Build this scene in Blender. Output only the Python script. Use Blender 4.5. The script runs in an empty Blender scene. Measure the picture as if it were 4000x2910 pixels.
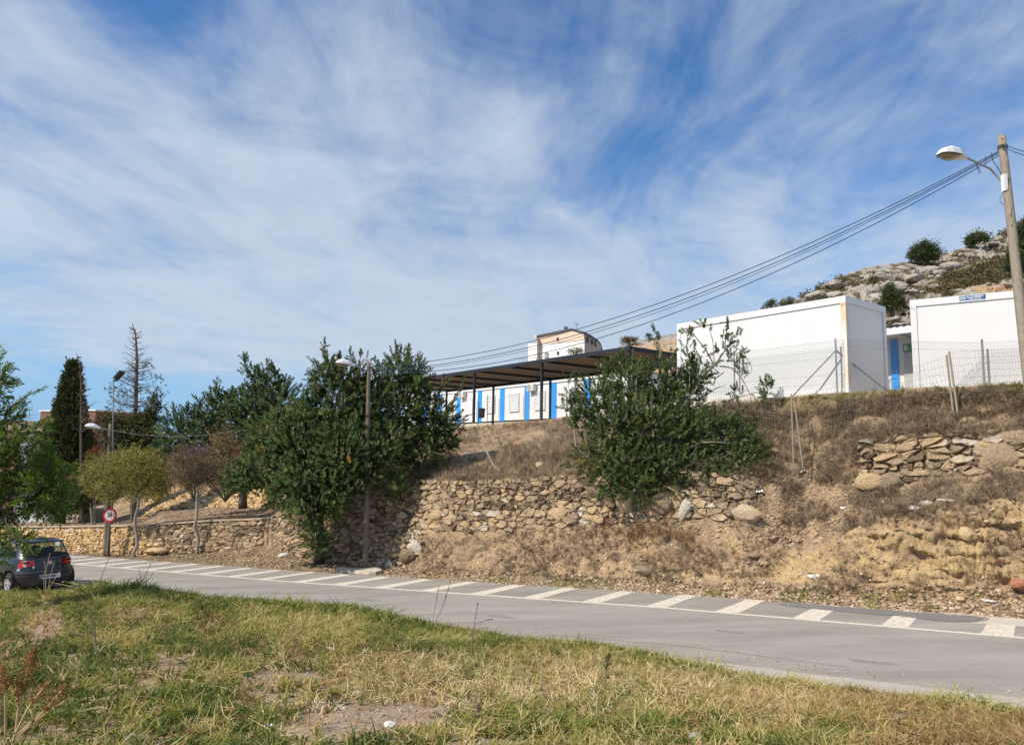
import bpy, math, random
import numpy as np
rng = np.random.default_rng(7)
random.seed(7)
R = math.radians
SC = bpy.context.scene
COL = SC.collection

# ------------------------------------------------------------------ camera
F = 2800.0; PITCH = R(6.6); ROLL = R(1.0)
CAM = np.array([0.0, 0.0, 3.0])
_f = np.array([0, math.cos(PITCH), math.sin(PITCH)])
_r = np.array([1.0, 0, 0]); _u = np.cross(_r, _f)
_c, _s = math.cos(ROLL), math.sin(ROLL)
CR = _c*_r + _s*_u; CU = -_s*_r + _c*_u; CF = _f
cd = bpy.data.cameras.new('camera'); cam = bpy.data.objects.new('camera', cd); COL.objects.link(cam)
from mathutils import Matrix, Vector
cam.matrix_world = Matrix(((CR[0], CU[0], -CF[0], 0), (CR[1], CU[1], -CF[1], 0), (CR[2], CU[2], -CF[2], 3.0), (0, 0, 0, 1)))
cd.sensor_width = 36; cd.sensor_fit = 'HORIZONTAL'; cd.lens = F/4000*36; cd.clip_end = 6000; cd.clip_start = 0.1
SC.camera = cam

# ------------------------------------------------------------------ world, sun
SUN_EL = R(44); TR = np.array([0.86, 0.51])          # horizontal travel of the light
world = bpy.data.worlds.new('World'); SC.world = world; world.use_nodes = True
wt = world.node_tree; wt.nodes.clear(); wl = wt.links
def wn(t, **k):
    n = wt.nodes.new(t)
    for a, b in k.items(): setattr(n, a, b)
    return n
def wm(op, a, b=None, c=None, clamp=False):
    n = wn('ShaderNodeMath', operation=op, use_clamp=clamp)
    for i, v in enumerate((a, b, c)):
        if v is None: continue
        if isinstance(v, (int, float)): n.inputs[i].default_value = v
        else: wl.new(v, n.inputs[i])
    return n.outputs[0]
SKY_STRENGTH = 0.1
sky = wn('ShaderNodeTexSky', sky_type='NISHITA'); sky.sun_disc = False
sky.sun_elevation = SUN_EL; sky.sun_rotation = math.atan2(-TR[0], -TR[1]); sky.air_density = 1.0; sky.dust_density = 0.15; sky.ozone_density = 2.0
tc = wn('ShaderNodeTexCoord'); sep = wn('ShaderNodeSeparateXYZ'); wl.new(tc.outputs['Generated'], sep.inputs[0])
X, Y, Z = sep.outputs
zz = wm('MAXIMUM', Z, 0.0)
den = wm('ADD', zz, 0.10)
u = wm('DIVIDE', X, den); v = wm('DIVIDE', Y, den)
# cirrus sheet: long streaks fanning out from a point low in front of the viewer
def noise(ux, vy, sx, sy, detail, rough, dist=0.0, off=0.0):
    c = wn('ShaderNodeCombineXYZ')
    wl.new(wm('MULTIPLY_ADD', ux, sx, off), c.inputs[0]); wl.new(wm('MULTIPLY', vy, sy), c.inputs[1]); c.inputs[2].default_value = off
    n = wn('ShaderNodeTexNoise'); n.inputs['Scale'].default_value = 1; n.inputs['Detail'].default_value = detail
    n.inputs['Roughness'].default_value = rough; n.inputs['Distortion'].default_value = dist
    wl.new(c.outputs[0], n.inputs['Vector']); return n.outputs[0]
ru = wm('SUBTRACT', u, wm('MULTIPLY', v, 0.12)); rv = wm('ADD', v, wm('MULTIPLY', u, 0.12))
n_warp = noise(ru, rv, 0.7, 0.30, 3, 0.5, 0, 3.1)
ru2 = wm('ADD', ru, wm('MULTIPLY', wm('SUBTRACT', n_warp, 0.5), 1.1))
n_big = noise(ru2, rv, 0.95, 0.45, 5, 0.55, 0.2, 5.3)
n_str = noise(ru2, rv, 2.6, 0.75, 9, 0.60, 0.35, 1.7)
n_fine = noise(ru2, rv, 8.5, 3.2, 10, 0.62, 0.5, 8.2)
n_mid = noise(ru2, rv, 2.1, 1.9, 8, 0.60, 0.7, 12.2)
az = wm('ARCTAN2', X, Y)                 # 0 ahead, + right
el = wm('ARCSINE', Z)
def blob(a0, e0, sa, se, slope=0.0):
    a0, e0, sa, se = map(R, (a0, e0, sa, se))
    da = wm('SUBTRACT', az, a0); de = wm('SUBTRACT', wm('SUBTRACT', el, e0), wm('MULTIPLY', da, slope))
    q = wm('ADD', wm('POWER', wm('DIVIDE', da, sa), 2.0), wm('POWER', wm('DIVIDE', de, se), 2.0))
    return wm('EXPONENT', wm('MULTIPLY', q, -1.0))
cov = wm('ADD', wm('MULTIPLY', n_big, 0.40), wm('ADD', wm('MULTIPLY', n_str, 0.42), wm('ADD', wm('MULTIPLY', n_mid, 0.58), wm('MULTIPLY', n_fine, 0.27))))
bias = None
for a0, e0, sa, se, sl, w in (
        (14, 23, 4, 8, 1.1, -0.10), (27, 32, 12, 6, 0.3, -0.12), (30, 22, 9, 5, 0.5, -0.03), (0, 38, 45, 9, 0, -.12), (26, 9, 12, 5, .3, .10), (-29, 31, 6, 4.5, 0.0, -0.20), (-9, 17, 3.5, 3.5, 0.0, -0.08), (-6, 24, 3, 8, 0.5, -0.05),
        (-30, 3.0, 9, 2.6, 0.0, -0.42), (-17, 3.5, 8, 2.4, 0.0, -0.34), (-35, 8.3, 5, .8, 0.05, -0.12), (-18, 6, 6, 1.2, -.1, -.05), (-26, 17, 13, 7, -0.1, 0.15), (-14, 16, 10, 5, 0.0, 0.12), (0, 12, 16, 8, 0.1, 0.15),
        (4, 5, 26, 5, 0, 0.22), (31, 12, 10, 6, 0.6, 0.05), (-20, 9, 12, 3, 0, .12), (-12, 29, 8, 5, 0, .06)):
    t = wm('MULTIPLY', blob(a0, e0, sa, se, sl), w)
    bias = t if bias is None else wm('ADD', bias, t)
cov = wm('ADD', cov, bias)
mr = wn('ShaderNodeMapRange'); mr.interpolation_type = 'SMOOTHSTEP'
mr.inputs['From Min'].default_value = 0.53; mr.inputs['From Max'].default_value = 1.08
wl.new(cov, mr.inputs['Value'])
alpha = wm('MULTIPLY', wm('MULTIPLY', mr.outputs[0], 0.90), wm('GREATER_THAN', Z, -.01))
# cloud brightness varies gently
cb = wn('ShaderNodeMapRange'); wl.new(n_mid, cb.inputs['Value']); cb.inputs['From Min'].default_value = .3; cb.inputs['From Max'].default_value = .75
cb.inputs['To Min'].default_value = 0.92; cb.inputs['To Max'].default_value = 1.04
ccol = wn('ShaderNodeMix', data_type='RGBA', blend_type='MULTIPLY'); ccol.inputs[0].default_value = 1
ccol.inputs[6].default_value = (5.0, 5.75, 6.75, 1); wl.new(cb.outputs[0], ccol.inputs[7])
# sky colour: Nishita, a little more saturated as the phone rendered it
hs = wn('ShaderNodeHueSaturation'); hs.inputs['Saturation'].default_value = 1.28; hs.inputs['Value'].default_value = 1.28; hs.inputs['Hue'].default_value = 0.505
wl.new(sky.outputs[0], hs.inputs['Color'])
lowb = wn('ShaderNodeMapRange'); lowb.interpolation_type = 'SMOOTHSTEP'; wl.new(Z, lowb.inputs['Value']); lowb.inputs['From Min'].default_value = .30; lowb.inputs['From Max'].default_value = -.02
lowb.inputs['To Min'].default_value = 0; lowb.inputs['To Max'].default_value = .92
hz = wn('ShaderNodeMix', data_type='RGBA'); wl.new(lowb.outputs[0], hz.inputs[0]); wl.new(hs.outputs[0], hz.inputs[6]); hz.inputs[7].default_value = (1.9, 4.0, 7.0, 1)
mx = wn('ShaderNodeMix', data_type='RGBA'); wl.new(alpha, mx.inputs[0]); wl.new(hz.outputs[2], mx.inputs[6]); wl.new(ccol.outputs[2], mx.inputs[7])
bg = wn('ShaderNodeBackground'); bg.inputs['Strength'].default_value = SKY_STRENGTH; wl.new(mx.outputs[2], bg.inputs['Color'])
wo = wn('ShaderNodeOutputWorld'); wl.new(bg.outputs[0], wo.inputs[0])
sd = bpy.data.lights.new('sun', 'SUN'); sd.energy = 4.4; sd.angle = R(0.53); sd.color = (1.0, 0.91, 0.79)
so = bpy.data.objects.new('sun', sd); COL.objects.link(so)
_h = TR/np.hypot(*TR)
sdir = Vector((-_h[0]*math.cos(SUN_EL), -_h[1]*math.cos(SUN_EL), math.sin(SUN_EL)))
so.rotation_euler = sdir.to_track_quat('Z', 'Y').to_euler()
SC.view_settings.view_transform = 'Standard'; SC.view_settings.look = 'None'; SC.view_settings.exposure = 0.22; SC.view_settings.gamma = 1
SC.view_settings.use_curve_mapping = False
SC.render.engine = 'CYCLES'; SC.cycles.max_bounces = 6; SC.cycles.transparent_max_bounces = 16

# ------------------------------------------------------------------ surveying helpers (photo pixel -> place, at a stated distance)
def ray(px, py): return CF + CR*(px-2000)/F + CU*(1455-py)/F
def proj(P):
    d = np.asarray(P, float)-CAM; z = d@CF
    return 2000+F*(d@CR)/z, 1455-F*(d@CU)/z
D = np.array([-.827, .5623, -.052]); N = np.array([.5623, .827, 0.0]); DH = np.array([-.827, .5623, 0])
L1 = np.array([6.30, 13.83, 0.0]); NL = L1@N
def line(s): return np.interp(s, [-20, 3.5, 15, 26, 50, 120], [15, 15, 14.18, 13.87, 13.6, 13.0])
def RP(s, n, z=0.0):
    s = np.asarray(s, float); n = np.asarray(n, float)
    return L1 + s[..., None]*D + (n-NL)[..., None]*N + np.array([0, 0, 1.])*np.asarray(z)[..., None]
def PN(px, py, n): d = ray(px, py); return CAM+d*(n/(d@N))
def PZ(px, py, z): d = ray(px, py); return CAM+d*((z-3)/d[2])
def PY(px, py, Yd): d = ray(px, py); return CAM+d*(Yd/d[1])
def PR(px, py):
    nn = np.cross(D, N); d = ray(px, py); return CAM+d*(((L1-CAM)@nn)/(d@nn))
_ss = np.linspace(-13, 120, 1500)
def edge_at(px, dn):
    xs = proj(RP(_ss, line(_ss)+dn))[0]
    s = float(np.interp(-px, -xs, _ss)); return s
A_ = np.array([-.604, .797, 0.]); Q_ = np.array([.797, .604, 0.]); UP = np.array([0, 0, 1.])

def hash3(i, j, k, seed=0):
    h = (i.astype(np.int64)*374761393 + j.astype(np.int64)*668265263 + k.astype(np.int64)*2147483647 + seed*974711) & 0xffffffff
    h = ((h ^ (h >> 13))*1274126177) & 0xffffffff
    return ((h ^ (h >> 16)) & 0xffffff)/float(0xffffff)
def vnoise(P, scale, octv=4, seed=0, gain=.5):
    P = np.asarray(P)*scale; out = 0; a = 1; tot = 0
    for o in range(octv):
        I = np.floor(P).astype(np.int64); f = P-I; f = f*f*(3-2*f); r = 0
        for dx in (0, 1):
            for dy in (0, 1):
                for dz in (0, 1):
                    w = (f[..., 0] if dx else 1-f[..., 0])*(f[..., 1] if dy else 1-f[..., 1])*(f[..., 2] if dz else 1-f[..., 2])
                    r = r+w*hash3(I[..., 0]+dx, I[..., 1]+dy, I[..., 2]+dz, seed+o*17)
        out = out+a*r; tot += a; a *= gain; P = P*2.03+7.7
    return out/tot
def worley(P, scale, seed=0):
    P = np.asarray(P)*scale; I = np.floor(P).astype(np.int64); best = np.full(P.shape[:-1], 9.); bid = np.zeros(P.shape[:-1])
    for dx in (-1, 0, 1):
        for dy in (-1, 0, 1):
            for dz in (-1, 0, 1):
                a, b, c = I[..., 0]+dx, I[..., 1]+dy, I[..., 2]+dz
                fx = a+hash3(a, b, c, seed); fy = b+hash3(a, b, c, seed+1); fz = c+hash3(a, b, c, seed+2)
                dd = (fx-P[..., 0])**2+(fy-P[..., 1])**2+(fz-P[..., 2])**2
                m = dd < best; best = np.where(m, dd, best); bid = np.where(m, hash3(a, b, c, seed+5), bid)
    return np.sqrt(best), bid

# ------------------------------------------------------------------ mesh building
class MB:
    def __init__(s): s.v = []; s.l = []; s.c = []; s.t = []; s.n = 0
    def add(s, V, Fc, tint=0.5):
        V = np.asarray(V, float).reshape(-1, 3)
        if isinstance(Fc, np.ndarray):
            s.l.append(Fc.reshape(-1)+s.n); s.c.append(np.full(len(Fc), Fc.shape[1]))
        else:
            s.l.append(np.array([i for f in Fc for i in f])+s.n); s.c.append(np.array([len(f) for f in Fc]))
        s.v.append(V); s.t.append(np.broadcast_to(np.asarray(tint, float), (len(V),)).copy()); s.n += len(V)
        return s
    def build(s, name, mat, parent=None, smooth=False, **props):
        me = bpy.data.meshes.new(name)
        if s.n:
            V = np.concatenate(s.v); L = np.concatenate(s.l).astype(np.int32); C = np.concatenate(s.c).astype(np.int32)
            me.vertices.add(len(V)); me.vertices.foreach_set('co', V.astype(np.float32).ravel())
            me.loops.add(len(L)); me.loops.foreach_set('vertex_index', L)
            me.polygons.add(len(C)); st = np.zeros(len(C), np.int32); st[1:] = np.cumsum(C)[:-1]
            me.polygons.foreach_set('loop_start', st); me.polygons.foreach_set('loop_total', C)
            me.polygons.foreach_set('use_smooth', np.full(len(C), bool(smooth)))
            a = me.attributes.new('tint', 'FLOAT', 'POINT'); a.data.foreach_set('value', np.concatenate(s.t).astype(np.float32))
            me.update(calc_edges=True)
        if mat is not None: me.materials.append(mat)
        o = bpy.data.objects.new(name, me); COL.objects.link(o)
        if parent is not None: o.parent = parent; o.matrix_parent_inverse = parent.matrix_world.inverted() if not parent.get('_loc') else Matrix()
        for k, x in props.items(): o[k] = x
        return o
def thing(name, label, cat, loc=(0, 0, 0), group=None, rot=None):
    o = bpy.data.objects.new(name, None); COL.objects.link(o); o.location = Vector(loc); o.empty_display_size = .2
    if rot is not None: o.matrix_world = Matrix.Translation(Vector(loc)) @ rot.to_4x4()
    else: o.matrix_world = Matrix.Translation(Vector(loc))
    o['label'] = label; o['category'] = cat
    if group: o['group'] = group
    return o
def tag(o, label, cat, group=None):
    o['label'] = label; o['category'] = cat
    if group: o['group'] = group
    return o
BF = np.array([[0, 3, 2, 1], [4, 5, 6, 7], [0, 1, 5, 4], [1, 2, 6, 5], [2, 3, 7, 6], [3, 0, 4, 7]])
def obox(mb, o, ax, ay, az, x0, x1, y0, y1, z0, z1, tint=.5):
    """box in a local frame: origin o, axes ax, ay, az"""
    o, ax, ay, az = map(np.asarray, (o, ax, ay, az))
    P = [o+ax*x+ay*y+az*z for z in (z0, z1) for x, y in ((x0, y0), (x1, y0), (x1, y1), (x0, y1))]
    f = BF if np.dot(np.cross(ax, ay), az) > 0 else BF[:, ::-1]
    mb.add(P, f, tint); return mb
def box(mb, x0, x1, y0, y1, z0, z1, tint=.5): return obox(mb, [0, 0, 0], [1, 0, 0], [0, 1, 0], [0, 0, 1], x0, x1, y0, y1, z0, z1, tint)
def perp(d):
    d = d/np.linalg.norm(d); a = np.array([0, 0, 1.]) if abs(d[2]) < .9 else np.array([1., 0, 0])
    x = np.cross(a, d); x /= np.linalg.norm(x); return x, np.cross(d, x)
def tube(mb, pts, rad, k=6, tint=.5, cap=True):
    pts = np.asarray(pts, float); n = len(pts); rad = np.broadcast_to(np.asarray(rad, float), (n,))
    V = []; x = None
    for i in range(n):
        d = pts[min(i+1, n-1)]-pts[max(i-1, 0)]
        if x is None: x, y = perp(d)
        else:
            d = d/np.linalg.norm(d); x = x-d*(x@d); x /= np.linalg.norm(x); y = np.cross(d, x)
        an = np.arange(k)*2*math.pi/k
        V.append(pts[i]+rad[i]*(np.cos(an)[:, None]*x+np.sin(an)[:, None]*y))
    V = np.concatenate(V); f = []
    for i in range(n-1):
        for j in range(k): f.append((i*k+j, i*k+(j+1) % k, (i+1)*k+(j+1) % k, (i+1)*k+j))
    if cap: f.append(tuple(range(k))[::-1]); f.append(tuple((n-1)*k+j for j in range(k)))
    mb.add(V, f, tint); return mb
def wires(mb, A, B, r, tint=.5):
    """many straight thin wires, three-sided, vectorised"""
    A = np.asarray(A, float); B = np.asarray(B, float)
    d = B-A; L = np.linalg.norm(d, axis=1, keepdims=True); m = L[:, 0] > 1e-4; A, B, d, L = A[m], B[m], d[m], L[m]
    d = d/L; a = np.where(np.abs(d[:, 2:3]) < .9, [[0, 0, 1.]], [[1., 0, 0]]); x = np.cross(a, d); x /= np.linalg.norm(x, axis=1, keepdims=True); y = np.cross(d, x)
    V = np.stack([p+r*(math.cos(t)*x+math.sin(t)*y) for p in (A, B) for t in (0, 2.094, 4.189)], 1)
    k = len(A); base = np.arange(k)[:, None, None]*6
    f = np.array([[0, 1, 4, 3], [1, 2, 5, 4], [2, 0, 3, 5]])[None]+base
    mb.add(V.reshape(-1, 3), f.reshape(-1, 4), tint); return mb
def scatter(mb, tpl, P, dirs, scale, tint, roll=None):
    """copies of a leaf or sprig template (z along dirs)"""
    V, Fq = tpl[0], tpl[1]; tt = tpl[2] if len(tpl) > 2 else 0
    P = np.asarray(P, float); k = len(P)
    if k == 0: return mb
    d = np.asarray(dirs, float); d = d/np.maximum(np.linalg.norm(d, axis=1, keepdims=True), 1e-6)
    a = np.where(np.abs(d[:, 2:3]) < .95, [[0, 0, 1.]], [[1., 0, 0]]); x = np.cross(a, d); x /= np.linalg.norm(x, axis=1, keepdims=True); y = np.cross(d, x)
    an = rng.uniform(0, 6.283, k) if roll is None else roll
    c, s_ = np.cos(an)[:, None], np.sin(an)[:, None]; x, y = x*c+y*s_, y*c-x*s_
    Rm = np.stack([x, y, d], 2)
    sc = np.broadcast_to(np.asarray(scale, float), (k,) if np.ndim(scale) < 2 else (k, 3))
    if sc.ndim == 1: W = np.einsum('kij,nj->kni', Rm, V)*sc[:, None, None]
    else: W = np.einsum('kij,knj->kni', Rm, V[None]*sc[:, None, :])
    W = W+P[:, None, :]
    f = Fq[None]+np.arange(k)[:, None, None]*len(V)
    ti = np.repeat(np.broadcast_to(np.asarray(tint, float), (k,)), len(V))+np.tile(np.broadcast_to(tt, (len(V),)), k)
    mb.add(W.reshape(-1, 3), f.reshape(-1, Fq.shape[1]), ti); return mb
def leafq(b, t, w, nrm):
    b, t, nrm = map(lambda q: np.asarray(q, float), (b, t, nrm)); s_ = np.cross(t-b, nrm); s_ = s_/np.linalg.norm(s_)*w/2; m = b*.45+t*.55
    return [b, m+s_, t, m-s_]
def make_sprig(nl, ln, wd, spread, seed, top=1.0, start=.1, stem=True):
    r = np.random.default_rng(seed); V = []; 
    for i in range(nl):
        h = start+(top-start)*i/nl; a = i*2.4+r.normal()*.3; el_ = spread*(1-.45*h)+r.normal()*.15
        d = np.array([math.cos(a)*math.sin(el_), math.sin(a)*math.sin(el_), math.cos(el_)]); b = np.array([0, 0, h])
        V += leafq(b, b+d*ln*r.uniform(.8, 1.15), wd*r.uniform(.85, 1.15), np.array([-math.cos(a)*math.cos(el_), -math.sin(a)*math.cos(el_), math.sin(el_)])+r.normal(size=3)*.25)
    V = np.array(V); Fq = np.arange(len(V)).reshape(-1, 4); T = np.repeat(r.uniform(-.12, .12, nl), 4)
    if stem:
        w = .012; S = np.array([[-w, 0, 0], [w, 0, 0], [w*.5, 0, .95*top], [-w*.5, 0, .95*top]]); Fq = np.vstack([Fq, np.arange(4)+len(V)]); V = np.vstack([V, S]); T = np.append(T, [-.3]*4)
    return V, Fq, T
def make_cluster(nl, ln, wd, seed, up=.3):
    r = np.random.default_rng(seed); V = []
    for i in range(nl):
        d = r.normal(size=3); d[2] += up; d /= np.linalg.norm(d); b = r.normal(size=3)*.22
        V += leafq(b, b+d*ln*r.uniform(.7, 1.2), wd*r.uniform(.8, 1.2), r.normal(size=3))
    return np.array(V), np.arange(nl*4).reshape(-1, 4), np.repeat(r.uniform(-.12, .12, nl), 4)
def make_tuft(nb, h, w, lean, seed, curl=.5):
    r = np.random.default_rng(seed); V = []; Q = []; T = []
    for i in range(nb):
        a = r.uniform(0, 6.28); l = lean*r.uniform(.3, 1.3); hh = h*r.uniform(.5, 1.15); b = np.array([r.normal()*.12*lean, r.normal()*.12*lean, -.03])
        d = np.array([math.cos(a), math.sin(a), 0]); sd_ = np.array([-math.sin(a+r.normal()*.6), math.cos(a), 0])*w
        p1 = b+d*l*.35*hh+UP*hh*.6; p2 = b+d*l*hh*(1+curl*.3)+UP*hh*(1-.35*curl*r.uniform(0, 2))
        k = len(V); V += [b-sd_, b+sd_, p1+sd_*.8, p1-sd_*.8, p2+sd_*.15, p2-sd_*.15]; Q += [[k, k+1, k+2, k+3], [k+3, k+2, k+4, k+5]]; T += [r.uniform(-.15, .15)]*6
    return np.array(V), np.array(Q), np.array(T)
def ico(sub=1):
    t = (1+5**.5)/2
    V = [(-1, t, 0), (1, t, 0), (-1, -t, 0), (1, -t, 0), (0, -1, t), (0, 1, t), (0, -1, -t), (0, 1, -t), (t, 0, -1), (t, 0, 1), (-t, 0, -1), (-t, 0, 1)]
    Fc = [(0, 11, 5), (0, 5, 1), (0, 1, 7), (0, 7, 10), (0, 10, 11), (1, 5, 9), (5, 11, 4), (11, 10, 2), (10, 7, 6), (7, 1, 8), (3, 9, 4), (3, 4, 2), (3, 2, 6), (3, 6, 8), (3, 8, 9), (4, 9, 5), (2, 4, 11), (6, 2, 10), (8, 6, 7), (9, 8, 1)]
    V = [np.array(v)/np.linalg.norm(v) for v in V]
    for _ in range(sub):
        c = {}; G = []
        def mid(a, b):
            k = (min(a, b), max(a, b))
            if k not in c: m = V[a]+V[b]; V.append(m/np.linalg.norm(m)); c[k] = len(V)-1
            return c[k]
        for a, b, d in Fc:
            x, y, z = mid(a, b), mid(b, d), mid(d, a); G += [(a, x, z), (b, y, x), (d, z, y), (x, y, z)]
        Fc = G
    return np.array(V), np.array(Fc)
ICO0, ICO1, ICO2 = ico(0), ico(1), ico(2)
def rock_tpl(seed, base=ICO1, flat=.7, rough=.28):
    V = base[0].copy(); n = vnoise(V+seed*3.1, 1.3, 3, seed)-.5; n2 = np.abs(V@np.random.default_rng(seed).normal(size=(3, 5))).max(1)
    V = V*(1+rough*2*n-.13*(n2-1.2))[:, None]; V[:, 2] *= flat; return V, base[1]

# ------------------------------------------------------------------ materials
MATS = {}
def nmat(name, ramp, scale=3., detail=6, rough=.85, bump=0., bscale=None, bdist=.02, attr=0., spec=.3, trans=None, metal=0., nrough=.6, stretch=(1, 1, 1), rand=0., coat=0.):
    m = bpy.data.materials.new(name); m.use_nodes = True; t = m.node_tree; nd = t.nodes; lk = t.links
    b = nd['Principled BSDF']; b.inputs['Roughness'].default_value = rough; b.inputs['Specular IOR Level'].default_value = spec; b.inputs['Metallic'].default_value = metal
    if coat: b.inputs['Coat Weight'].default_value = coat; b.inputs['Coat Roughness'].default_value = .06
    tc_ = nd.new('ShaderNodeTexCoord'); mp = nd.new('ShaderNodeMapping'); mp.inputs['Scale'].default_value = stretch; lk.new(tc_.outputs['Object'], mp.inputs[0])
    n = nd.new('ShaderNodeTexNoise'); n.inputs['Scale'].default_value = scale; n.inputs['Detail'].default_value = detail; n.inputs['Roughness'].default_value = nrough; lk.new(mp.outputs[0], n.inputs['Vector'])
    fac = n.outputs[0]
    def mth(op, a, b_):
        q = nd.new('ShaderNodeMath'); q.operation = op
        for i, z in enumerate((a, b_)):
            if isinstance(z, (int, float)): q.inputs[i].default_value = z
            else: lk.new(z, q.inputs[i])
        return q.outputs[0]
    if attr or rand:
        # noise remapped about zero, attribute carries the mean
        dev = mth('MULTIPLY', mth('SUBTRACT', fac, .5), 1.3*(1-attr)+.35)
        if attr:
            at = nd.new('ShaderNodeAttribute'); at.attribute_name = 'tint'; fac = mth('ADD', dev, at.outputs['Fac'])
        if rand:
            oi = nd.new('ShaderNodeObjectInfo'); fac = mth('ADD', mth('MULTIPLY', mth('SUBTRACT', oi.outputs['Random'], .5), rand), fac)
    cr = nd.new('ShaderNodeValToRGB'); els = cr.color_ramp.elements
    while len(els) > 1: els.remove(els[-1])
    for i, (p, c) in enumerate(ramp):
        e = els[0] if i == 0 else els.new(p)
        e.position = p; e.color = (*c, 1)
    lk.new(fac, cr.inputs[0]); lk.new(cr.outputs[0], b.inputs['Base Color'])
    if bump:
        n2 = nd.new('ShaderNodeTexNoise'); n2.inputs['Scale'].default_value = bscale or scale*4; n2.inputs['Detail'].default_value = 8; n2.inputs['Roughness'].default_value = .65; lk.new(mp.outputs[0], n2.inputs['Vector'])
        bp = nd.new('ShaderNodeBump'); bp.inputs['Strength'].default_value = bump; bp.inputs['Distance'].default_value = bdist; lk.new(n2.outputs[0], bp.inputs['Height']); lk.new(bp.outputs[0], b.inputs['Normal'])
    if trans:
        tr = nd.new('ShaderNodeBsdfTranslucent'); mxs = nd.new('ShaderNodeMixShader'); mxs.inputs[0].default_value = trans
        mc = nd.new('ShaderNodeMix'); mc.data_type = 'RGBA'; mc.blend_type = 'MULTIPLY'; mc.inputs[0].default_value = 1; mc.inputs[7].default_value = (1.3, 1.4, .7, 1); lk.new(cr.outputs[0], mc.inputs[6]); lk.new(mc.outputs[2], tr.inputs[0])
        lk.new(b.outputs[0], mxs.inputs[1]); lk.new(tr.outputs[0], mxs.inputs[2]); lk.new(mxs.outputs[0], nd['Material Output'].inputs[0])
    MATS[name] = m; return m
def plain(name, c, rough=.6, var=.12, scale=6, **k):
    a = tuple(x*(1-var) for x in c); b = tuple(min(1, x*(1+var)) for x in c)
    return nmat(name, [(.3, a), (.7, b)], scale=scale, rough=rough, **k)
earth_ramp = [(.0, (.10, .075, .055)), (.22, (.22, .155, .10)), (.42, (.37, .265, .17)), (.6, (.47, .335, .205)), (.8, (.56, .405, .215)), (1., (.60, .44, .22))]
m_earth = nmat('dry_earth', earth_ramp, scale=2.6, detail=9, rough=.95, bump=1., bscale=14, bdist=.09, attr=.45, nrough=.7, spec=.1)
m_field = nmat('field_soil', [(.25, (.20, .14, .10)), (.5, (.38, .27, .185)), (.75, (.50, .35, .235))], scale=5, detail=9, rough=.95, bump=.8, bscale=30, bdist=.03, spec=.1, nrough=.7)
m_asphalt = nmat('old_asphalt', [(.28, (.23, .21, .185)), (.42, (.295, .272, .24)), (.58, (.33, .306, .27)), (.74, (.43, .40, .355))], scale=22, detail=15, rough=.9, bump=.6, bscale=120, bdist=.006, spec=.15, nrough=.85)
_t = m_asphalt.node_tree; _b = _t.nodes['Principled BSDF']; _l = _b.inputs['Base Color'].links[0]; _src = _l.from_socket
_tc = _t.nodes.new('ShaderNodeTexCoord'); _mp = _t.nodes.new('ShaderNodeMapping'); _mp.inputs['Rotation'].default_value = (0, 0, R(34)); _mp.inputs['Scale'].default_value = (.35, 1.6, 1); _t.links.new(_tc.outputs['Object'], _mp.inputs[0])
_n = _t.nodes.new('ShaderNodeTexNoise'); _n.inputs['Scale'].default_value = .9; _n.inputs['Detail'].default_value = 7; _n.inputs['Roughness'].default_value = .6; _t.links.new(_mp.outputs[0], _n.inputs['Vector'])
_r = _t.nodes.new('ShaderNodeMapRange'); _r.inputs['From Min'].default_value = .3; _r.inputs['From Max'].default_value = .7; _r.inputs['To Min'].default_value = .80; _r.inputs['To Max'].default_value = 1.14; _t.links.new(_n.outputs[0], _r.inputs['Value'])
_m = _t.nodes.new('ShaderNodeMix'); _m.data_type = 'RGBA'; _m.blend_type = 'MULTIPLY'; _m.inputs[0].default_value = 1; _t.links.new(_src, _m.inputs[6]); _t.links.new(_r.outputs[0], _m.inputs[7]); _t.links.new(_m.outputs[2], _b.inputs['Base Color'])
m_patch = nmat('asphalt_patch', [(.3, (.175, .165, .16)), (.7, (.22, .21, .20))], scale=30, rough=.9, bump=.5, bscale=150, bdist=.006, spec=.2)
m_conc = nmat('pale_concrete', [(.25, (.42, .38, .31)), (.7, (.62, .56, .46))], scale=5, detail=9, rough=.9, bump=.3, bscale=60, bdist=.01, spec=.2)
m_paint = nmat('road_paint', [(.37, (.34, .31, .27)), (.44, (.54, .49, .41)), (.53, (.67, .60, .49)), (.7, (.74, .67, .54))], scale=14, detail=12, rough=.8, bump=.2, bscale=100, bdist=.004, nrough=.75)
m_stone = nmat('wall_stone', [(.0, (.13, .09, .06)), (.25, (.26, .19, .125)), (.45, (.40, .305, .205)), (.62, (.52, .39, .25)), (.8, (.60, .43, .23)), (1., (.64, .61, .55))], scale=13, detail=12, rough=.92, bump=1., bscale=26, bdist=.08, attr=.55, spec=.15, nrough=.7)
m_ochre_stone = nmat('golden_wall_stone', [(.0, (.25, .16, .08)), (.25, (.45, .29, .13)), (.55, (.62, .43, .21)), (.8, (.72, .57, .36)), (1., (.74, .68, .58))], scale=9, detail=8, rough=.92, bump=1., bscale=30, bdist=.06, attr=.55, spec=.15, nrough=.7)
m_limestone = nmat('hill_limestone', [(.0, (.07, .06, .035)), (.2, (.15, .12, .07)), (.34, (.23, .19, .14)), (.5, (.37, .33, .275)), (.75, (.48, .445, .385)), (.93, (.50, .36, .22)), (1., (.54, .34, .18))], scale=1.1, detail=10, rough=.95, bump=1., bscale=2.5, bdist=.4, attr=.6, spec=.1, nrough=.7)
m_wood = nmat('weathered_wood', [(.25, (.16, .13, .10)), (.5, (.28, .24, .19)), (.8, (.38, .34, .27))], scale=9, detail=8, rough=.9, bump=.5, bscale=30, stretch=(6, 6, .5), spec=.2)
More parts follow.
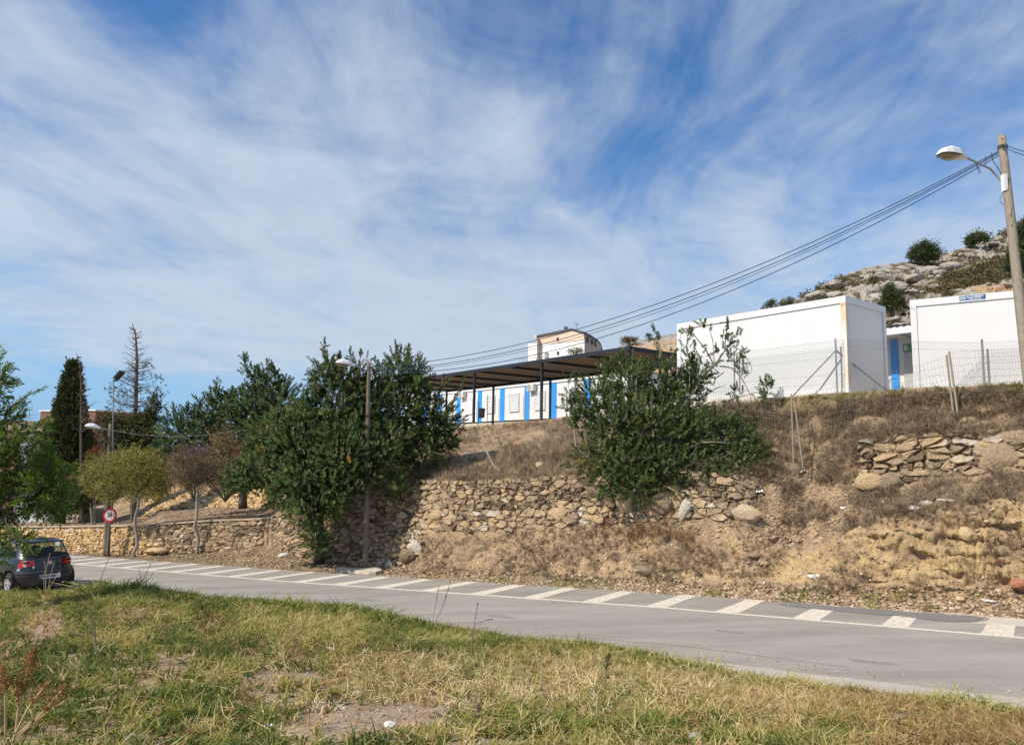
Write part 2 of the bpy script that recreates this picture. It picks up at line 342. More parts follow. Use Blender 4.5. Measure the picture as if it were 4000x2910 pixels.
m_dwood = nmat('dark_wood', [(.25, (.10, .075, .055)), (.7, (.21, .165, .12))], scale=9, detail=8, rough=.9, bump=.5, bscale=30, stretch=(6, 6, .5), spec=.2)
m_bark = nmat('bark', [(.2, (.07, .055, .045)), (.7, (.20, .165, .135))], scale=10, rough=.95, bump=.8, bscale=30, spec=.1)
m_gbark = nmat('grey_bark', [(.2, (.20, .175, .15)), (.7, (.40, .36, .32))], scale=10, rough=.95, bump=.8, bscale=30, spec=.1)
m_white = nmat('white_panel', [(.3, (.665, .68, .69)), (.7, (.71, .72, .725))], scale=.8, detail=6, rough=.42, spec=.4)
m_whiteb = nmat('off_white_panel', [(.25, (.70, .695, .68)), (.7, (.79, .785, .77))], scale=2, detail=8, rough=.5, spec=.4)
m_rust = nmat('rust_stained_post', [(.34, (.50, .30, .13)), (.42, (.66, .50, .32)), (.5, (.70, .62, .52)), (.6, (.71, .70, .67))], scale=2.2, detail=8, rough=.5, stretch=(1, 1, .45))
m_blue = plain('bright_blue_panel', (.018, .31, .84), .45, .05, 2)
m_dark = plain('anthracite_steel', (.022, .027, .036), .5, .15)
m_canopy = plain('canopy_underside', (.23, .20, .175), .8, .1, 2)
m_steel = plain('galvanised_steel', (.30, .31, .32), .45, .15, 12, metal=.5)
m_wire = plain('fence_wire', (.26, .26, .26), .5, .1, 12, metal=.3)
m_rwire = plain('rusty_wire', (.20, .165, .14), .7, .2, 12)
m_black = plain('black_rubber', (.02, .02, .022), .7)
m_cable = plain('blue_grey_cable', (.028, .055, .12), .6, .1)
m_lampw = plain('lamp_housing_white', (.72, .74, .76), .4, .05)
m_lens = nmat('lamp_lens', [(.3, (.22, .17, .10)), (.7, (.42, .35, .24))], scale=9, rough=.25, spec=.5)
m_red = plain('sign_red', (.42, .012, .02), .5, .08)
m_swhite = plain('sign_white', (.55, .54, .52), .5, .06)
m_ink = plain('black_print', (.01, .01, .012), .6)
m_wink = plain('white_print', (.8, .82, .85), .6, .03)
m_navy = plain('sticker_navy', (.03, .09, .24), .5, .05)
m_teal = plain('sticker_teal', (.04, .20, .25), .5, .05)
m_green = plain('exit_sign_green', (.03, .28, .09), .5, .05)
m_brick = nmat('brown_brick', [(.3, (.17, .095, .065)), (.7, (.25, .145, .10))], scale=3, detail=9, rough=.9, bump=.3, bscale=40)
m_render = nmat('tan_render', [(.3, (.36, .27, .20)), (.7, (.44, .345, .265))], scale=.6, detail=9, rough=.9)
m_peach = nmat('peach_render', [(.3, (.66, .50, .38)), (.7, (.74, .59, .46))], scale=.25, detail=9, rough=.85)
m_wwall = nmat('white_brick_wall', [(.3, (.74, .75, .76)), (.7, (.80, .80, .80))], scale=.3, detail=9, rough=.85)
m_roofm = plain('slate_roof_edge', (.09, .09, .11), .6)
m_glassd = plain('dark_window_glass', (.03, .035, .045), .15, .1, spec=.6)
m_leaf = nmat('carob_leaf', [(.0, (.023, .034, .013)), (.3, (.050, .084, .025)), (.6, (.105, .150, .044)), (.85, (.175, .21, .064)), (.95, (.20, .19, .05)), (1., (.42, .17, .02))], scale=1.2, detail=3, rough=.52, attr=.8, spec=.35, trans=.18)
m_leaf2 = nmat('fresh_green_leaf', [(.0, (.014, .030, .007)), (.3, (.050, .098, .016)), (.6, (.115, .19, .030)), (.9, (.21, .28, .055)), (1., (.26, .25, .06))], scale=1.2, detail=3, rough=.5, attr=.8, spec=.35, trans=.35)
m_cyp = nmat('cypress_leaf', [(.0, (.028, .036, .013)), (.4, (.075, .088, .028)), (.75, (.098, .098, .032)), (1., (.16, .115, .06))], scale=1., detail=4, rough=.7, attr=.8, spec=.3, trans=.08)
m_oliv = nmat('yellow_olive_leaf', [(.0, (.065, .055, .02)), (.35, (.18, .17, .045)), (.65, (.31, .285, .075)), (1., (.42, .37, .13))], scale=1., detail=4, rough=.7, attr=.8, spec=.3, trans=.2)
m_tan = nmat('dry_brown_leaf', [(.0, (.10, .07, .045)), (.4, (.24, .175, .10)), (.75, (.36, .27, .16)), (1., (.44, .34, .21))], scale=1., detail=4, rough=.85, attr=.8, spec=.2, trans=.2)
m_pink = nmat('mauve_blossom', [(.0, (.12, .06, .07)), (.5, (.25, .14, .17)), (1., (.42, .27, .33))], scale=1., detail=4, rough=.85, attr=.8, spec=.2, trans=.2)
m_redleaf = nmat('dark_red_leaf', [(.0, (.08, .02, .018)), (.6, (.2, .045, .035)), (1., (.3, .09, .06))], scale=1., detail=4, rough=.85, attr=.8, spec=.2, trans=.2)
m_pine = nmat('pine_needle', [(.0, (.02, .032, .014)), (.4, (.055, .078, .026)), (.8, (.11, .125, .035)), (1., (.16, .15, .04))], scale=1., detail=4, rough=.7, attr=.8, spec=.3, trans=.08)
m_scrub = nmat('dry_scrub', [(.0, (.10, .075, .055)), (.3, (.21, .155, .11)), (.55, (.35, .27, .19)), (.8, (.49, .38, .23)), (1., (.58, .48, .32))], scale=1.5, detail=4, rough=.9, attr=.8, spec=.15, trans=.1)
m_grass = nmat('green_grass', [(.0, (.04, .06, .014)), (.3, (.105, .145, .026)), (.55, (.235, .25, .052)), (.8, (.40, .33, .12)), (1., (.54, .43, .21))], scale=.8, detail=4, rough=.75, attr=.8, spec=.25, trans=.25)
m_straw = nmat('straw', [(.0, (.20, .12, .05)), (.3, (.36, .24, .10)), (.6, (.52, .40, .20)), (1., (.70, .60, .38))], scale=1.5, detail=4, rough=.8, attr=.8, spec=.25, trans=.15)
m_dock = plain('rust_brown_seed', (.27, .13, .04), .9, .25, 30)
m_gravel = nmat('gravel', [(.0, (.19, .135, .09)), (.4, (.40, .29, .19)), (.7, (.53, .42, .30)), (1., (.64, .60, .55))], scale=6, detail=4, rough=.95, attr=.8, spec=.15)
# E2

# ------------------------------------------------------------------ the ground
def catrow(a, n):
    """resample a polyline of control values (rows) to n rows between each pair"""
    return a
back = thing  # (name kept short below)
def road_col(px):
    s = edge_at(px, 1.9); return s, float(line(s))+1.9
COLS = {  # photo column -> places of: foot of bank, mid bank, wall foot, wall top, mid slope, platform edge, as (photo row, n) or (photo row, 'z', height)
 -900: [(2118, 16.4), (2116, 16.5), (2112, 16.6), (2060, 16.8), (2050, 20.0), (2000, 26.)],
 0:   [(2152, 16.3), (2150, 16.4), (2147, 16.5), (2060, 16.7), (2040, 21.5), (2000, 29.)],
 300: [(2162, 16.5), (2160, 16.6), (2157, 16.7), (2058, 16.9), (2043, 21.5), (2000, 29.)],
 430: [(2166, 16.7), (2164, 16.8), (2162, 16.9), (2056, 17.1), (2040, 22.), (1985, 29.)],
 560: [(2172, 16.8), (2170, 16.9), (2165, 17.1), (2057, 17.3), (2036, 22.), (1950, 27.5)],
 640: [(2176, 16.8), (2172, 17.0), (2166, 17.2), (2049, 17.4), (1985, 24.), (1915, 27.)],
 820: [(2186, 16.9), (2176, 17.4), (2160, 17.8), (2036, 18.0), (1985, 24.), (1900, 26.5)],
 1030: [(2205, 17.2), (2165, 18.0), (2128, 18.7), (2030, 18.9), (1980, 23.), (1885, 25.)],
 1060: [(2208, 17.2), (2175, 17.9), (2140, 18.5), (2030, 19.2), (1960, 23.), (1840, 25.)],
 1150: [(2215, 17.4), (2195, 17.8), (2170, 18.1), (1990, 19.0), (1880, 21.5), (1770, 25.)],
 1300: [(2226, 17.6), (2212, 17.9), (2196, 18.2), (1950, 19.1), (1830, 21.5), (1730, 27.)],
 1430: [(2232, 17.6), (2220, 18.0), (2207, 18.3), (1915, 19.1), (1800, 22.), (1705, 'z', 4.88)],
 1570: [(2238, 17.5), (2218, 17.8), (2202, 18.1), (1893, 19.0), (1790, 22.), (1690, 'z', 4.88)],
 1625: [(2240, 17.4), (2205, 17.8), (2170, 18.1), (1888, 18.95), (1785, 22.), (1683, 'z', 4.88)],
 1665: [(2240, 17.4), (2160, 17.9), (2066, 18.3), (1886, 18.9), (1780, 22.), (1678, 'z', 4.88)],
 1850: [(2252, 17.3), (2165, 17.9), (2068, 18.3), (1885, 18.8), (1775, 22.), (1664, 'z', 4.88)],
 2050: [(2262, 17.3), (2165, 17.9), (2062, 18.3), (1878, 18.8), (1760, 22.), (1646, 'z', 4.88)],
 2300: [(2275, 17.3), (2165, 17.9), (2042, 18.3), (1858, 18.8), (1735, 22.), (1622, 'z', 4.88)],
 2480: [(2284, 17.3), (2165, 17.9), (2030, 18.3), (1850, 18.8), (1720, 22.), (1607, 'z', 4.88)],
 2700: [(2294, 17.3), (2160, 18.0), (2024, 18.5), (1848, 19.0), (1690, 21.6), (1582, 'z', 4.86)],
 2880: [(2304, 17.3), (2155, 18.0), (2020, 18.6), (1862, 19.1), (1680, 21.4), (1566, 'z', 4.86)],
 2980: [(2310, 17.3), (2140, 18.1), (2000, 18.9), (1900, 19.5), (1690, 21.2), (1557, 'z', 4.86)],
 3120: [(2318, 17.3), (2130, 18.3), (1980, 19.3), (1880, 19.8), (1690, 21.2), (1545, 'z', 4.86)],
 3260: [(2328, 17.3), (2100, 18.0), (1930, 19.0), (1850, 19.5), (1670, 21.), (1534, 'z', 4.86)],
 3360: [(2335, 17.3), (2060, 17.9), (1915, 18.9), (1745, 19.3), (1620, 20.7), (1531, 'z', 4.86)],
 3600: [(2345, 17.4), (2035, 17.7), (1878, 18.9), (1706, 19.3), (1600, 20.4), (1514, 'z', 4.86)],
 3800: [(2352, 17.4), (2000, 17.6), (1850, 18.8), (1702, 19.2), (1590, 20.2), (1508, 'z', 4.86)],
 4000: [(2362, 17.4), (1960, 17.6), (1840, 18.8), (1690, 19.2), (1580, 20.2), (1500, 'z', 4.86)],
 4500: [(2400, 17.4), (2000, 17.6), (1860, 18.8), (1700, 19.2), (1590, 20.2), (1500, 'z', 4.86)],
 5300: [(2480, 17.4), (2100, 17.8), (1900, 18.8), (1720, 19.2), (1600, 20.2), (1510, 'z', 4.86)]}
PX = np.array(sorted(COLS)); ctrl = []
for px in PX:
    s, n = road_col(px); row = [RP(s, n-.25, -.03)]
    for c in COLS[px]:
        row.append(PN(px, c[0], c[1]) if c[1] != 'z' else PZ(px, c[0], c[2]))
    h = ray(px, 1750); h = h.copy(); h[2] = 0; h /= np.hypot(h[0], h[1])
    row.append(row[-1]+h*(70 if px > 1350 else 60)+UP*(0 if px > 1350 else -.5)); ctrl.append(row)
ctrl = np.array(ctrl)                        # columns x 8 levels x 3
NC = 900; qx = np.concatenate([np.linspace(-900, -50, 40), np.linspace(-45, 4080, NC), np.linspace(4100, 5300, 50)])
SUBS = [14, 34, 30, 22, 30, 36, 24]
def colsample(q): return np.stack([[np.interp(q, PX, ctrl[:, k, c]) for c in range(3)] for k in range(8)], 0).transpose(2, 0, 1)   # q x 8 x 3
CS = colsample(qx)
lev = []
for k, m in enumerate(SUBS):
    for i in range(m): lev.append(k+i/m)
lev.append(7.0); lev = np.array(lev)
k0 = np.minimum(lev.astype(int), 6); fr = lev-k0
G = CS[:, k0]*(1-fr)[None, :, None]+CS[:, np.minimum(k0+1, 7)]*fr[None, :, None]
LV = np.broadcast_to(lev[None], G.shape[:2]); QX = np.broadcast_to(qx[:, None], G.shape[:2])
amp = np.interp(lev, [0, .3, 1, 1.6, 2.7, 3, 4, 4.3, 5, 5.8, 6, 7], [0, .05, .10, .20, .12, .03, .02, .10, .16, .12, .02, .05])
big = vnoise(G, .55, 4, 1)-.5; fine_ = vnoise(G, 2.6, 4, 2, .6)-.5; ax_ = np.stack([np.full(big.shape, -N[0]*.75), np.full(big.shape, -N[1]*.75), np.full(big.shape, .65)], -1)
vis = (QX > 1560) | (LV > 4.1) | (LV < 2.2)
disp = amp[None]*(2.2*big+1.3*fine_)*np.where(vis, 1, .5)
# rocky cut with ledges on the right, and gullies down the bank
led = vnoise(G*np.array([1.1, 1.1, 6.]), 1.7, 6, 3, .66); ro = np.clip((QX-3180)/200, 0, 1)*np.clip((LV-.95)/.2, 0, 1)*np.clip((2.15-LV)/.25, 0, 1)
led2 = np.floor(led*13)/13
G = G+np.stack([-N[0]*np.ones_like(led), -N[1]*np.ones_like(led), led*0], -1)*(ro*((led2-.5)*.30+(led-.5)*.15+np.abs(fine_)*.55-np.abs(vnoise(G*np.array([.6, .6, 2.4]), 1.2, 4, 51)-.5)*.5))[..., None]
wd, wid = worley(G*np.array([1, 1, 1.6]), 1.7, 9); bnk = np.clip((LV-.5)/.5, 0, 1)*np.clip((2.95-LV)/.4, 0, 1)*(QX > 1640)
wd3, wid3 = worley(G*np.array([1, 1, 1.8]), 4.5, 19); disp += bnk*(.22*(.5-wd)+.12*(wid-.5)+.07*(.5-wd3))+bnk*(vnoise(G*np.array([1, 1, .45]), 1.4, 4, 23)-.5)*.55
disp -= np.exp(-((QX-3150)/130)**2)*np.clip((LV-1.2)/1, 0, 1)*np.clip((5.2-LV)/1, 0, 1)*.35
G = G+ax_*disp[..., None]
# colour value of the earth: dark litter / tan / ochre
och = np.exp(-((QX-3600)/420)**2)*np.exp(-((LV-1.5)/.55)**2)*.22+np.exp(-((QX-2700)/500)**2)*np.exp(-((LV-1.4)/.5)**2)*.14+np.exp(-((QX-3170)/160)**2)*np.exp(-((LV-2.4)/1.4)**2)*.20+ro*.1
gre = np.clip((LV-4.0)/.3, 0, 1)*.10+np.exp(-((QX-3450)/450)**2)*np.exp(-((LV-2.5)/.4)**2)*.22+(QX < 1060)*.05
tin = .50+och-gre+(vnoise(G, .9, 4, 4)-.5)*.55+(vnoise(G, 3.5, 3, 6)-.5)*.5-np.clip(wd-.55, 0, 1)*bnk*.5+(wid-.5)*.10*bnk
tin = np.where(LV < 1.0, tin-.06, tin)
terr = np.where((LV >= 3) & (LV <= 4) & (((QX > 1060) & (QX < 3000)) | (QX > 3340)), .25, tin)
ni, nj = G.shape[:2]
idx = np.arange(ni*nj).reshape(ni, nj)
quad = np.stack([idx[:-1, :-1], idx[:-1, 1:], idx[1:, 1:], idx[1:, :-1]], -1).reshape(-1, 4)
o = MB().add(G.reshape(-1, 3), quad[:, ::-1], terr.reshape(-1)).build('hillside_ground', m_earth, smooth=True, kind='structure')
GP = proj(G.reshape(-1, 3)); GPX = GP[0].reshape(ni, nj); GPY = GP[1].reshape(ni, nj)
GF = G.reshape(-1, 3); GL = LV.reshape(-1)
def on_bank(px, py, lo=0, hi=7):
    m = (GL >= lo) & (GL <= hi); d = np.where(m, (GP[0]-px)**2+(GP[1]-py)**2, 1e12); return GF[np.argmin(d)].copy()
def bank_random(k, q0, q1, l0, l1):
    """random places on the bank between photo columns and profile levels"""
    i = rng.uniform(np.searchsorted(qx, q0), np.searchsorted(qx, q1)-1.01, k); j = rng.uniform(np.searchsorted(lev, l0), np.searchsorted(lev, l1)-1.01, k)
    a, b = i.astype(int), j.astype(int); fa, fb = (i-a)[:, None], (j-b)[:, None]
    return G[a, b]*(1-fa)*(1-fb)+G[a+1, b]*fa*(1-fb)+G[a, b+1]*(1-fa)*fb+G[a+1, b+1]*fa*fb

# far ground sheet reaching the horizon, well below everything
mb = MB(); gx = np.array([-5000, -600, -200, 200, 600, 5000.]); 
mb.add([[x, y, -6.5] for x in (-5500, 5500) for y in (-3000, 5900)], [(0, 2, 3, 1)], .4)
mb.build('ground', nmat('far_ground', [(.3, (.12, .11, .06)), (.7, (.24, .19, .12))], scale=.05, rough=1), kind='structure')
# far blue ridge beyond the town
mb = MB(); xs = np.linspace(-5200, -600, 120); h = 60+120*vnoise(np.stack([xs, xs*0, xs*0], -1), .0016, 5, 5)
V = np.concatenate([np.stack([xs, 4200+0*xs, -7+0*xs], -1), np.stack([xs, 4700+0*xs, h], -1), np.stack([xs, 5400+0*xs, -7+0*xs], -1)]); k = len(xs)
mb.add(V, [(i, i+1, k+i+1, k+i) for i in range(k-1)]+[(k+i, k+i+1, 2*k+i+1, 2*k+i) for i in range(k-1)], .5)
mb.build('distant_ridge', plain('far_ridge', (.16, .21, .28), 1), kind='structure')

# near field
FC = {-900: (2335, 6.3), 0: (2326, 7.2), 300: (2316, 7.5), 560: (2306, 7.6), 800: (2338, 7.9), 1000: (2352, 8.1), 1250: (2378, 8.4), 1400: (2388, 8.6), 1700: (2448, 8.9), 2000: (2500, 9.2),
      2300: (2524, 9.5), 2600: (2580, 9.9), 2900: (2652, 10.2), 3300: (2712, 10.5), 3700: (2764, 10.55), 4000: (2806, 10.45), 4600: (2890, 10.3), 5300: (3000, 10.2)}
FX = np.array(sorted(FC)); fc = []
for px in FX:
    Pc = PN(px, *FC[px]); f1 = PY(px, 2960, 4.0); f0 = f1.copy(); f0[:2] *= -.4; f0[2] = 1.35; f00 = f0.copy(); f00[:2] = f0[:2]+np.array([0, -12.])
    s = edge_at(px, -4.1) if px > -400 else edge_at(px, -4.1); ne = float(line(s))-4.1
    nc = FC[px][1]; PnD = PN(px, 2330 if px < 0 else FC[px][0], nc)
    sc_ = (Pc-L1)@DH/(DH@DH)
    e1 = RP(sc_+.2, max(nc+.12, float(line(sc_))-5.3), -.02); e2 = RP(sc_+.25, max(nc+.3, float(line(sc_))-3.9), -.035)
    fc.append([f00, f1*np.array([1, .2, 1])+np.array([0, -.5, .0]), f1, Pc, e1, e2])
fc = np.array(fc)
fq = np.linspace(-900, 5300, 620); FS = np.stack([[np.interp(fq, FX, fc[:, k, c]) for c in range(3)] for k in range(6)], 0).transpose(2, 0, 1)
fl = np.concatenate([np.linspace(0, 1, 4)[:-1], np.linspace(1, 2, 8)[:-1], np.linspace(2, 3, 150)[:-1], np.linspace(3, 4, 20)[:-1], np.linspace(4, 5, 6)])
k0 = np.minimum(fl.astype(int), 4); fr = fl-k0
FG = FS[:, k0]*(1-fr)[None, :, None]+FS[:, k0+1]*fr[None, :, None]
am = np.interp(fl, [0, 1, 2, 2.9, 3.2, 4, 5], [.05, .05, .05, .03, .03, .0, 0])
FG[..., 2] += am[None]*((vnoise(FG, .6, 4, 11)-.5)*3.+(vnoise(FG, 6, 3, 12)-.5)*.7)
fi, fj = FG.shape[:2]; idx = np.arange(fi*fj).reshape(fi, fj)
quad = np.stack([idx[:-1, :-1], idx[:-1, 1:], idx[1:, 1:], idx[1:, :-1]], -1).reshape(-1, 4)
MB().add(FG.reshape(-1, 3), quad[:, ::-1], .5).build('field_ground', m_field, smooth=True, kind='structure')
def field_random(k, q0, q1, l0, l1, pw=1.):
    i = rng.uniform(np.searchsorted(fq, q0), np.searchsorted(fq, q1)-1.01, k); lj = l0+(l1-l0)*rng.uniform(0, 1, k)**pw; j = np.interp(lj, fl, np.arange(len(fl)))
    j = np.minimum(j, fj-1.01); a, b = i.astype(int), j.astype(int); fa, fb = (i-a)[:, None], (j-b)[:, None]
    return FG[a, b]*(1-fa)*(1-fb)+FG[a+1, b]*fa*(1-fb)+FG[a, b+1]*(1-fa)*fb+FG[a+1, b+1]*fa*fb
FPX = proj(FG[:, 3:].reshape(-1, 3)); FF = FG[:, 3:].reshape(-1, 3)
def on_field(px, py): return FF[np.argmin((FPX[0]-px)**2+(FPX[1]-py)**2)].copy()

# ------------------------------------------------------------------ road
sr = np.concatenate([np.linspace(-16, 40, 113), np.linspace(42, 110, 20)])
def ribbon(name, d0, d1, z, mat, s=None, wob=0., parent=None, th=.06, seed=0, **kw):
    s = sr if s is None else s; r = np.random.default_rng(seed)
    w0 = (vnoise(np.stack([s, s*0+seed, s*0], -1), 1.3, 4, seed)-.5)*wob; w1 = (vnoise(np.stack([s, s*0+9+seed, s*0], -1), 1.3, 4, seed+3)-.5)*wob
    a = RP(s, line(s)+d0+w0, z); b = RP(s, line(s)+d1+w1, z); k = len(s)
    V = np.concatenate([a, b, b-UP*th, a-UP*th]); f = []
    for i in range(k-1):
        for q in range(4): f.append((q*k+i, q*k+i+1, ((q+1) % 4)*k+i+1, ((q+1) % 4)*k+i))
    f += [(0, k, 2*k, 3*k), (k-1, 4*k-1, 3*k-1, 2*k-1)]
    return MB().add(V, f, .5).build(name, mat, parent, **kw)
sfine = np.linspace(-16, 60, 500)
road = ribbon('road', -3.8, 1.9, 0.0, m_asphalt, s=sfine, wob=.16, kind='structure')
ribbon('verge_strip', -4.62, -3.7, -.006, m_conc if False else nmat('pale_gravel_strip', [(.3, (.34, .31, .27)), (.7, (.50, .46, .40))], scale=25, detail=8, rough=.95, bump=.6, bscale=90, bdist=.01), s=np.linspace(-16, 30, 300), wob=.35, th=.05, seed=5, kind='structure')
def decal(name, poly, z, mat, parent):
    """thin painted sheet on the road: poly = list of (s, n) ; top face plus a little thickness"""
    P = np.array([RP(s, n, z) for s, n in poly]); k = len(P); V = np.concatenate([P, P-UP*.003])
    f = [tuple(range(k)), tuple(range(k, 2*k))[::-1]]+[(i, (i+1) % k, k+(i+1) % k, k+i) for i in range(k)]
    return MB().add(V, f, .5).build(name, mat, parent)
ribbon('edge_line', -.055, .065, .004, m_paint, s=np.linspace(-16, 60, 300), wob=.02, parent=road, th=.003, seed=2)
patch_poly = [(1.55, 16.45), (1.25, 16.78), (.9, 16.72), (.3, 16.62), (-.6, 16.66), (-1.3, 16.62), (-2.0, 16.66), (-2.15, 16.5), (-2.05, 16.2), (-1.75, 15.95), (-1.35, 15.93), (-.8, 16.1), (-.2, 16.08), (.4, 16.12), (1.0, 16.2), (1.4, 16.3)]
s0 = -2.26
for i in range(-6, 23):
    s = 4.01+1.53*(i-4); w = .46
    if s > 33: continue
    L = float(line(s)); far = L+1.82
    j = [random.uniform(-.03, .03) for _ in range(4)]
    decal('painted_bar', [(s+j[0], L+.0), (s-w+j[1], L+.0), (s-w-.05+j[2], L+.9), (s-w-.1, far+j[2]), (s-.16, far+j[3]), (s-.09, L+.9)], .0045, m_paint, road)
decal('asphalt_repair', patch_poly, .0095, m_patch, road)
decal('concrete_repair', [(-1.95, 15.93), (-2.6, 16.0), (-3.1, 15.95), (-3.9, 15.9), (-4.4, 16.1), (-4.2, 16.62), (-3.3, 16.86), (-2.5, 16.9), (-1.9, 16.9), (-1.4, 16.82), (-1.55, 16.7), (-2.15, 16.72), (-2.3, 16.5), (-2.2, 16.25)], .0075, m_conc, road)
# thin crack seal in the lane
decal('crack', [(13.8, 12.5), (11.0, 13.6), (9.6, 14.0), (9.6, 13.97), (11.0, 13.57), (13.8, 12.46)], .004, m_patch, road)
decal('crack', [(4.5, 11.6), (2.0, 11.9), (-.6, 11.75), (-.6, 11.735), (2., 11.88), (4.5, 11.585)], .004, m_patch, road)
for cs, cn, rs_ in ((6.2, 12.6, .22), (1.6, 13.3, .16), (10.5, 12.9, .3), (-.8, 12.2, .2), (16., 12.4, .3)):
    decal('oil_stain', [(cs+rs_*1.6*math.cos(a)*(1+.3*math.sin(3*a+cs)), cn+rs_*.6*math.sin(a)*(1+.25*math.cos(2*a))) for a in np.linspace(0, 6.283, 17)[:-1]], .0035, nmat('oil_stain', [(.3, (.20, .185, .165)), (.7, (.29, .265, .235))], scale=9, rough=.8), road)
# concrete pad at the middle pole
Pp = PR(1432, 2221); 
Ppole = RP(14.99, 17.25, .0)
mb = MB(); ang = np.linspace(0, 2*math.pi, 26)[:-1]; c0 = RP(14.8, 17.05, .022); rr = 1+.22*np.cos(ang*3+1)+.12*np.sin(ang*5)
ring = np.array([c0+D*(.95*r*math.cos(a))+N*(.42*r*math.sin(a)) for a, r in zip(ang, rr)]); k = len(ring)
mb.add(np.concatenate([ring, ring-UP*.12]), [tuple(range(k))]+[(i, (i+1) % k, k+(i+1) % k, k+i) for i in range(k)], .5)
mb.build('concrete_pad', m_conc, kind='structure')

# ------------------------------------------------------------------ dry stone walls
def power_cells(P, W, x0, x1, y0, y1, kn=18):
    out = []
    for i in range(len(P)):
        d2 = ((P-P[i])**2).sum(1); nb = np.argsort(d2)[1:kn+1]
        poly = [(x0, y0), (x1, y0), (x1, y1), (x0, y1)]
        pad = 1.2; poly = [(max(x0, P[i, 0]-pad), max(y0, P[i, 1]-pad)), (min(x1, P[i, 0]+pad), max(y0, P[i, 1]-pad)), (min(x1, P[i, 0]+pad), min(y1, P[i, 1]+pad)), (max(x0, P[i, 0]-pad), min(y1, P[i, 1]+pad))]
        for j in nb:
            n0, n1 = P[j]-P[i]; c = ((P[j]**2).sum()-(P[i]**2).sum()-W[j]+W[i])/2
            q = []; m = len(poly)
            for k in range(m):
                a, b = poly[k], poly[(k+1) % m]; da = a[0]*n0+a[1]*n1-c; db = b[0]*n0+b[1]*n1-c
                if da <= 0: q.append(a)
                if (da < 0 < db) or (db < 0 < da): t = da/(da-db); q.append((a[0]+(b[0]-a[0])*t, a[1]+(b[1]-a[1])*t))
            poly = q
            if len(poly) < 3: break
        out.append(np.array(poly) if len(poly) >= 3 else None)
    return out
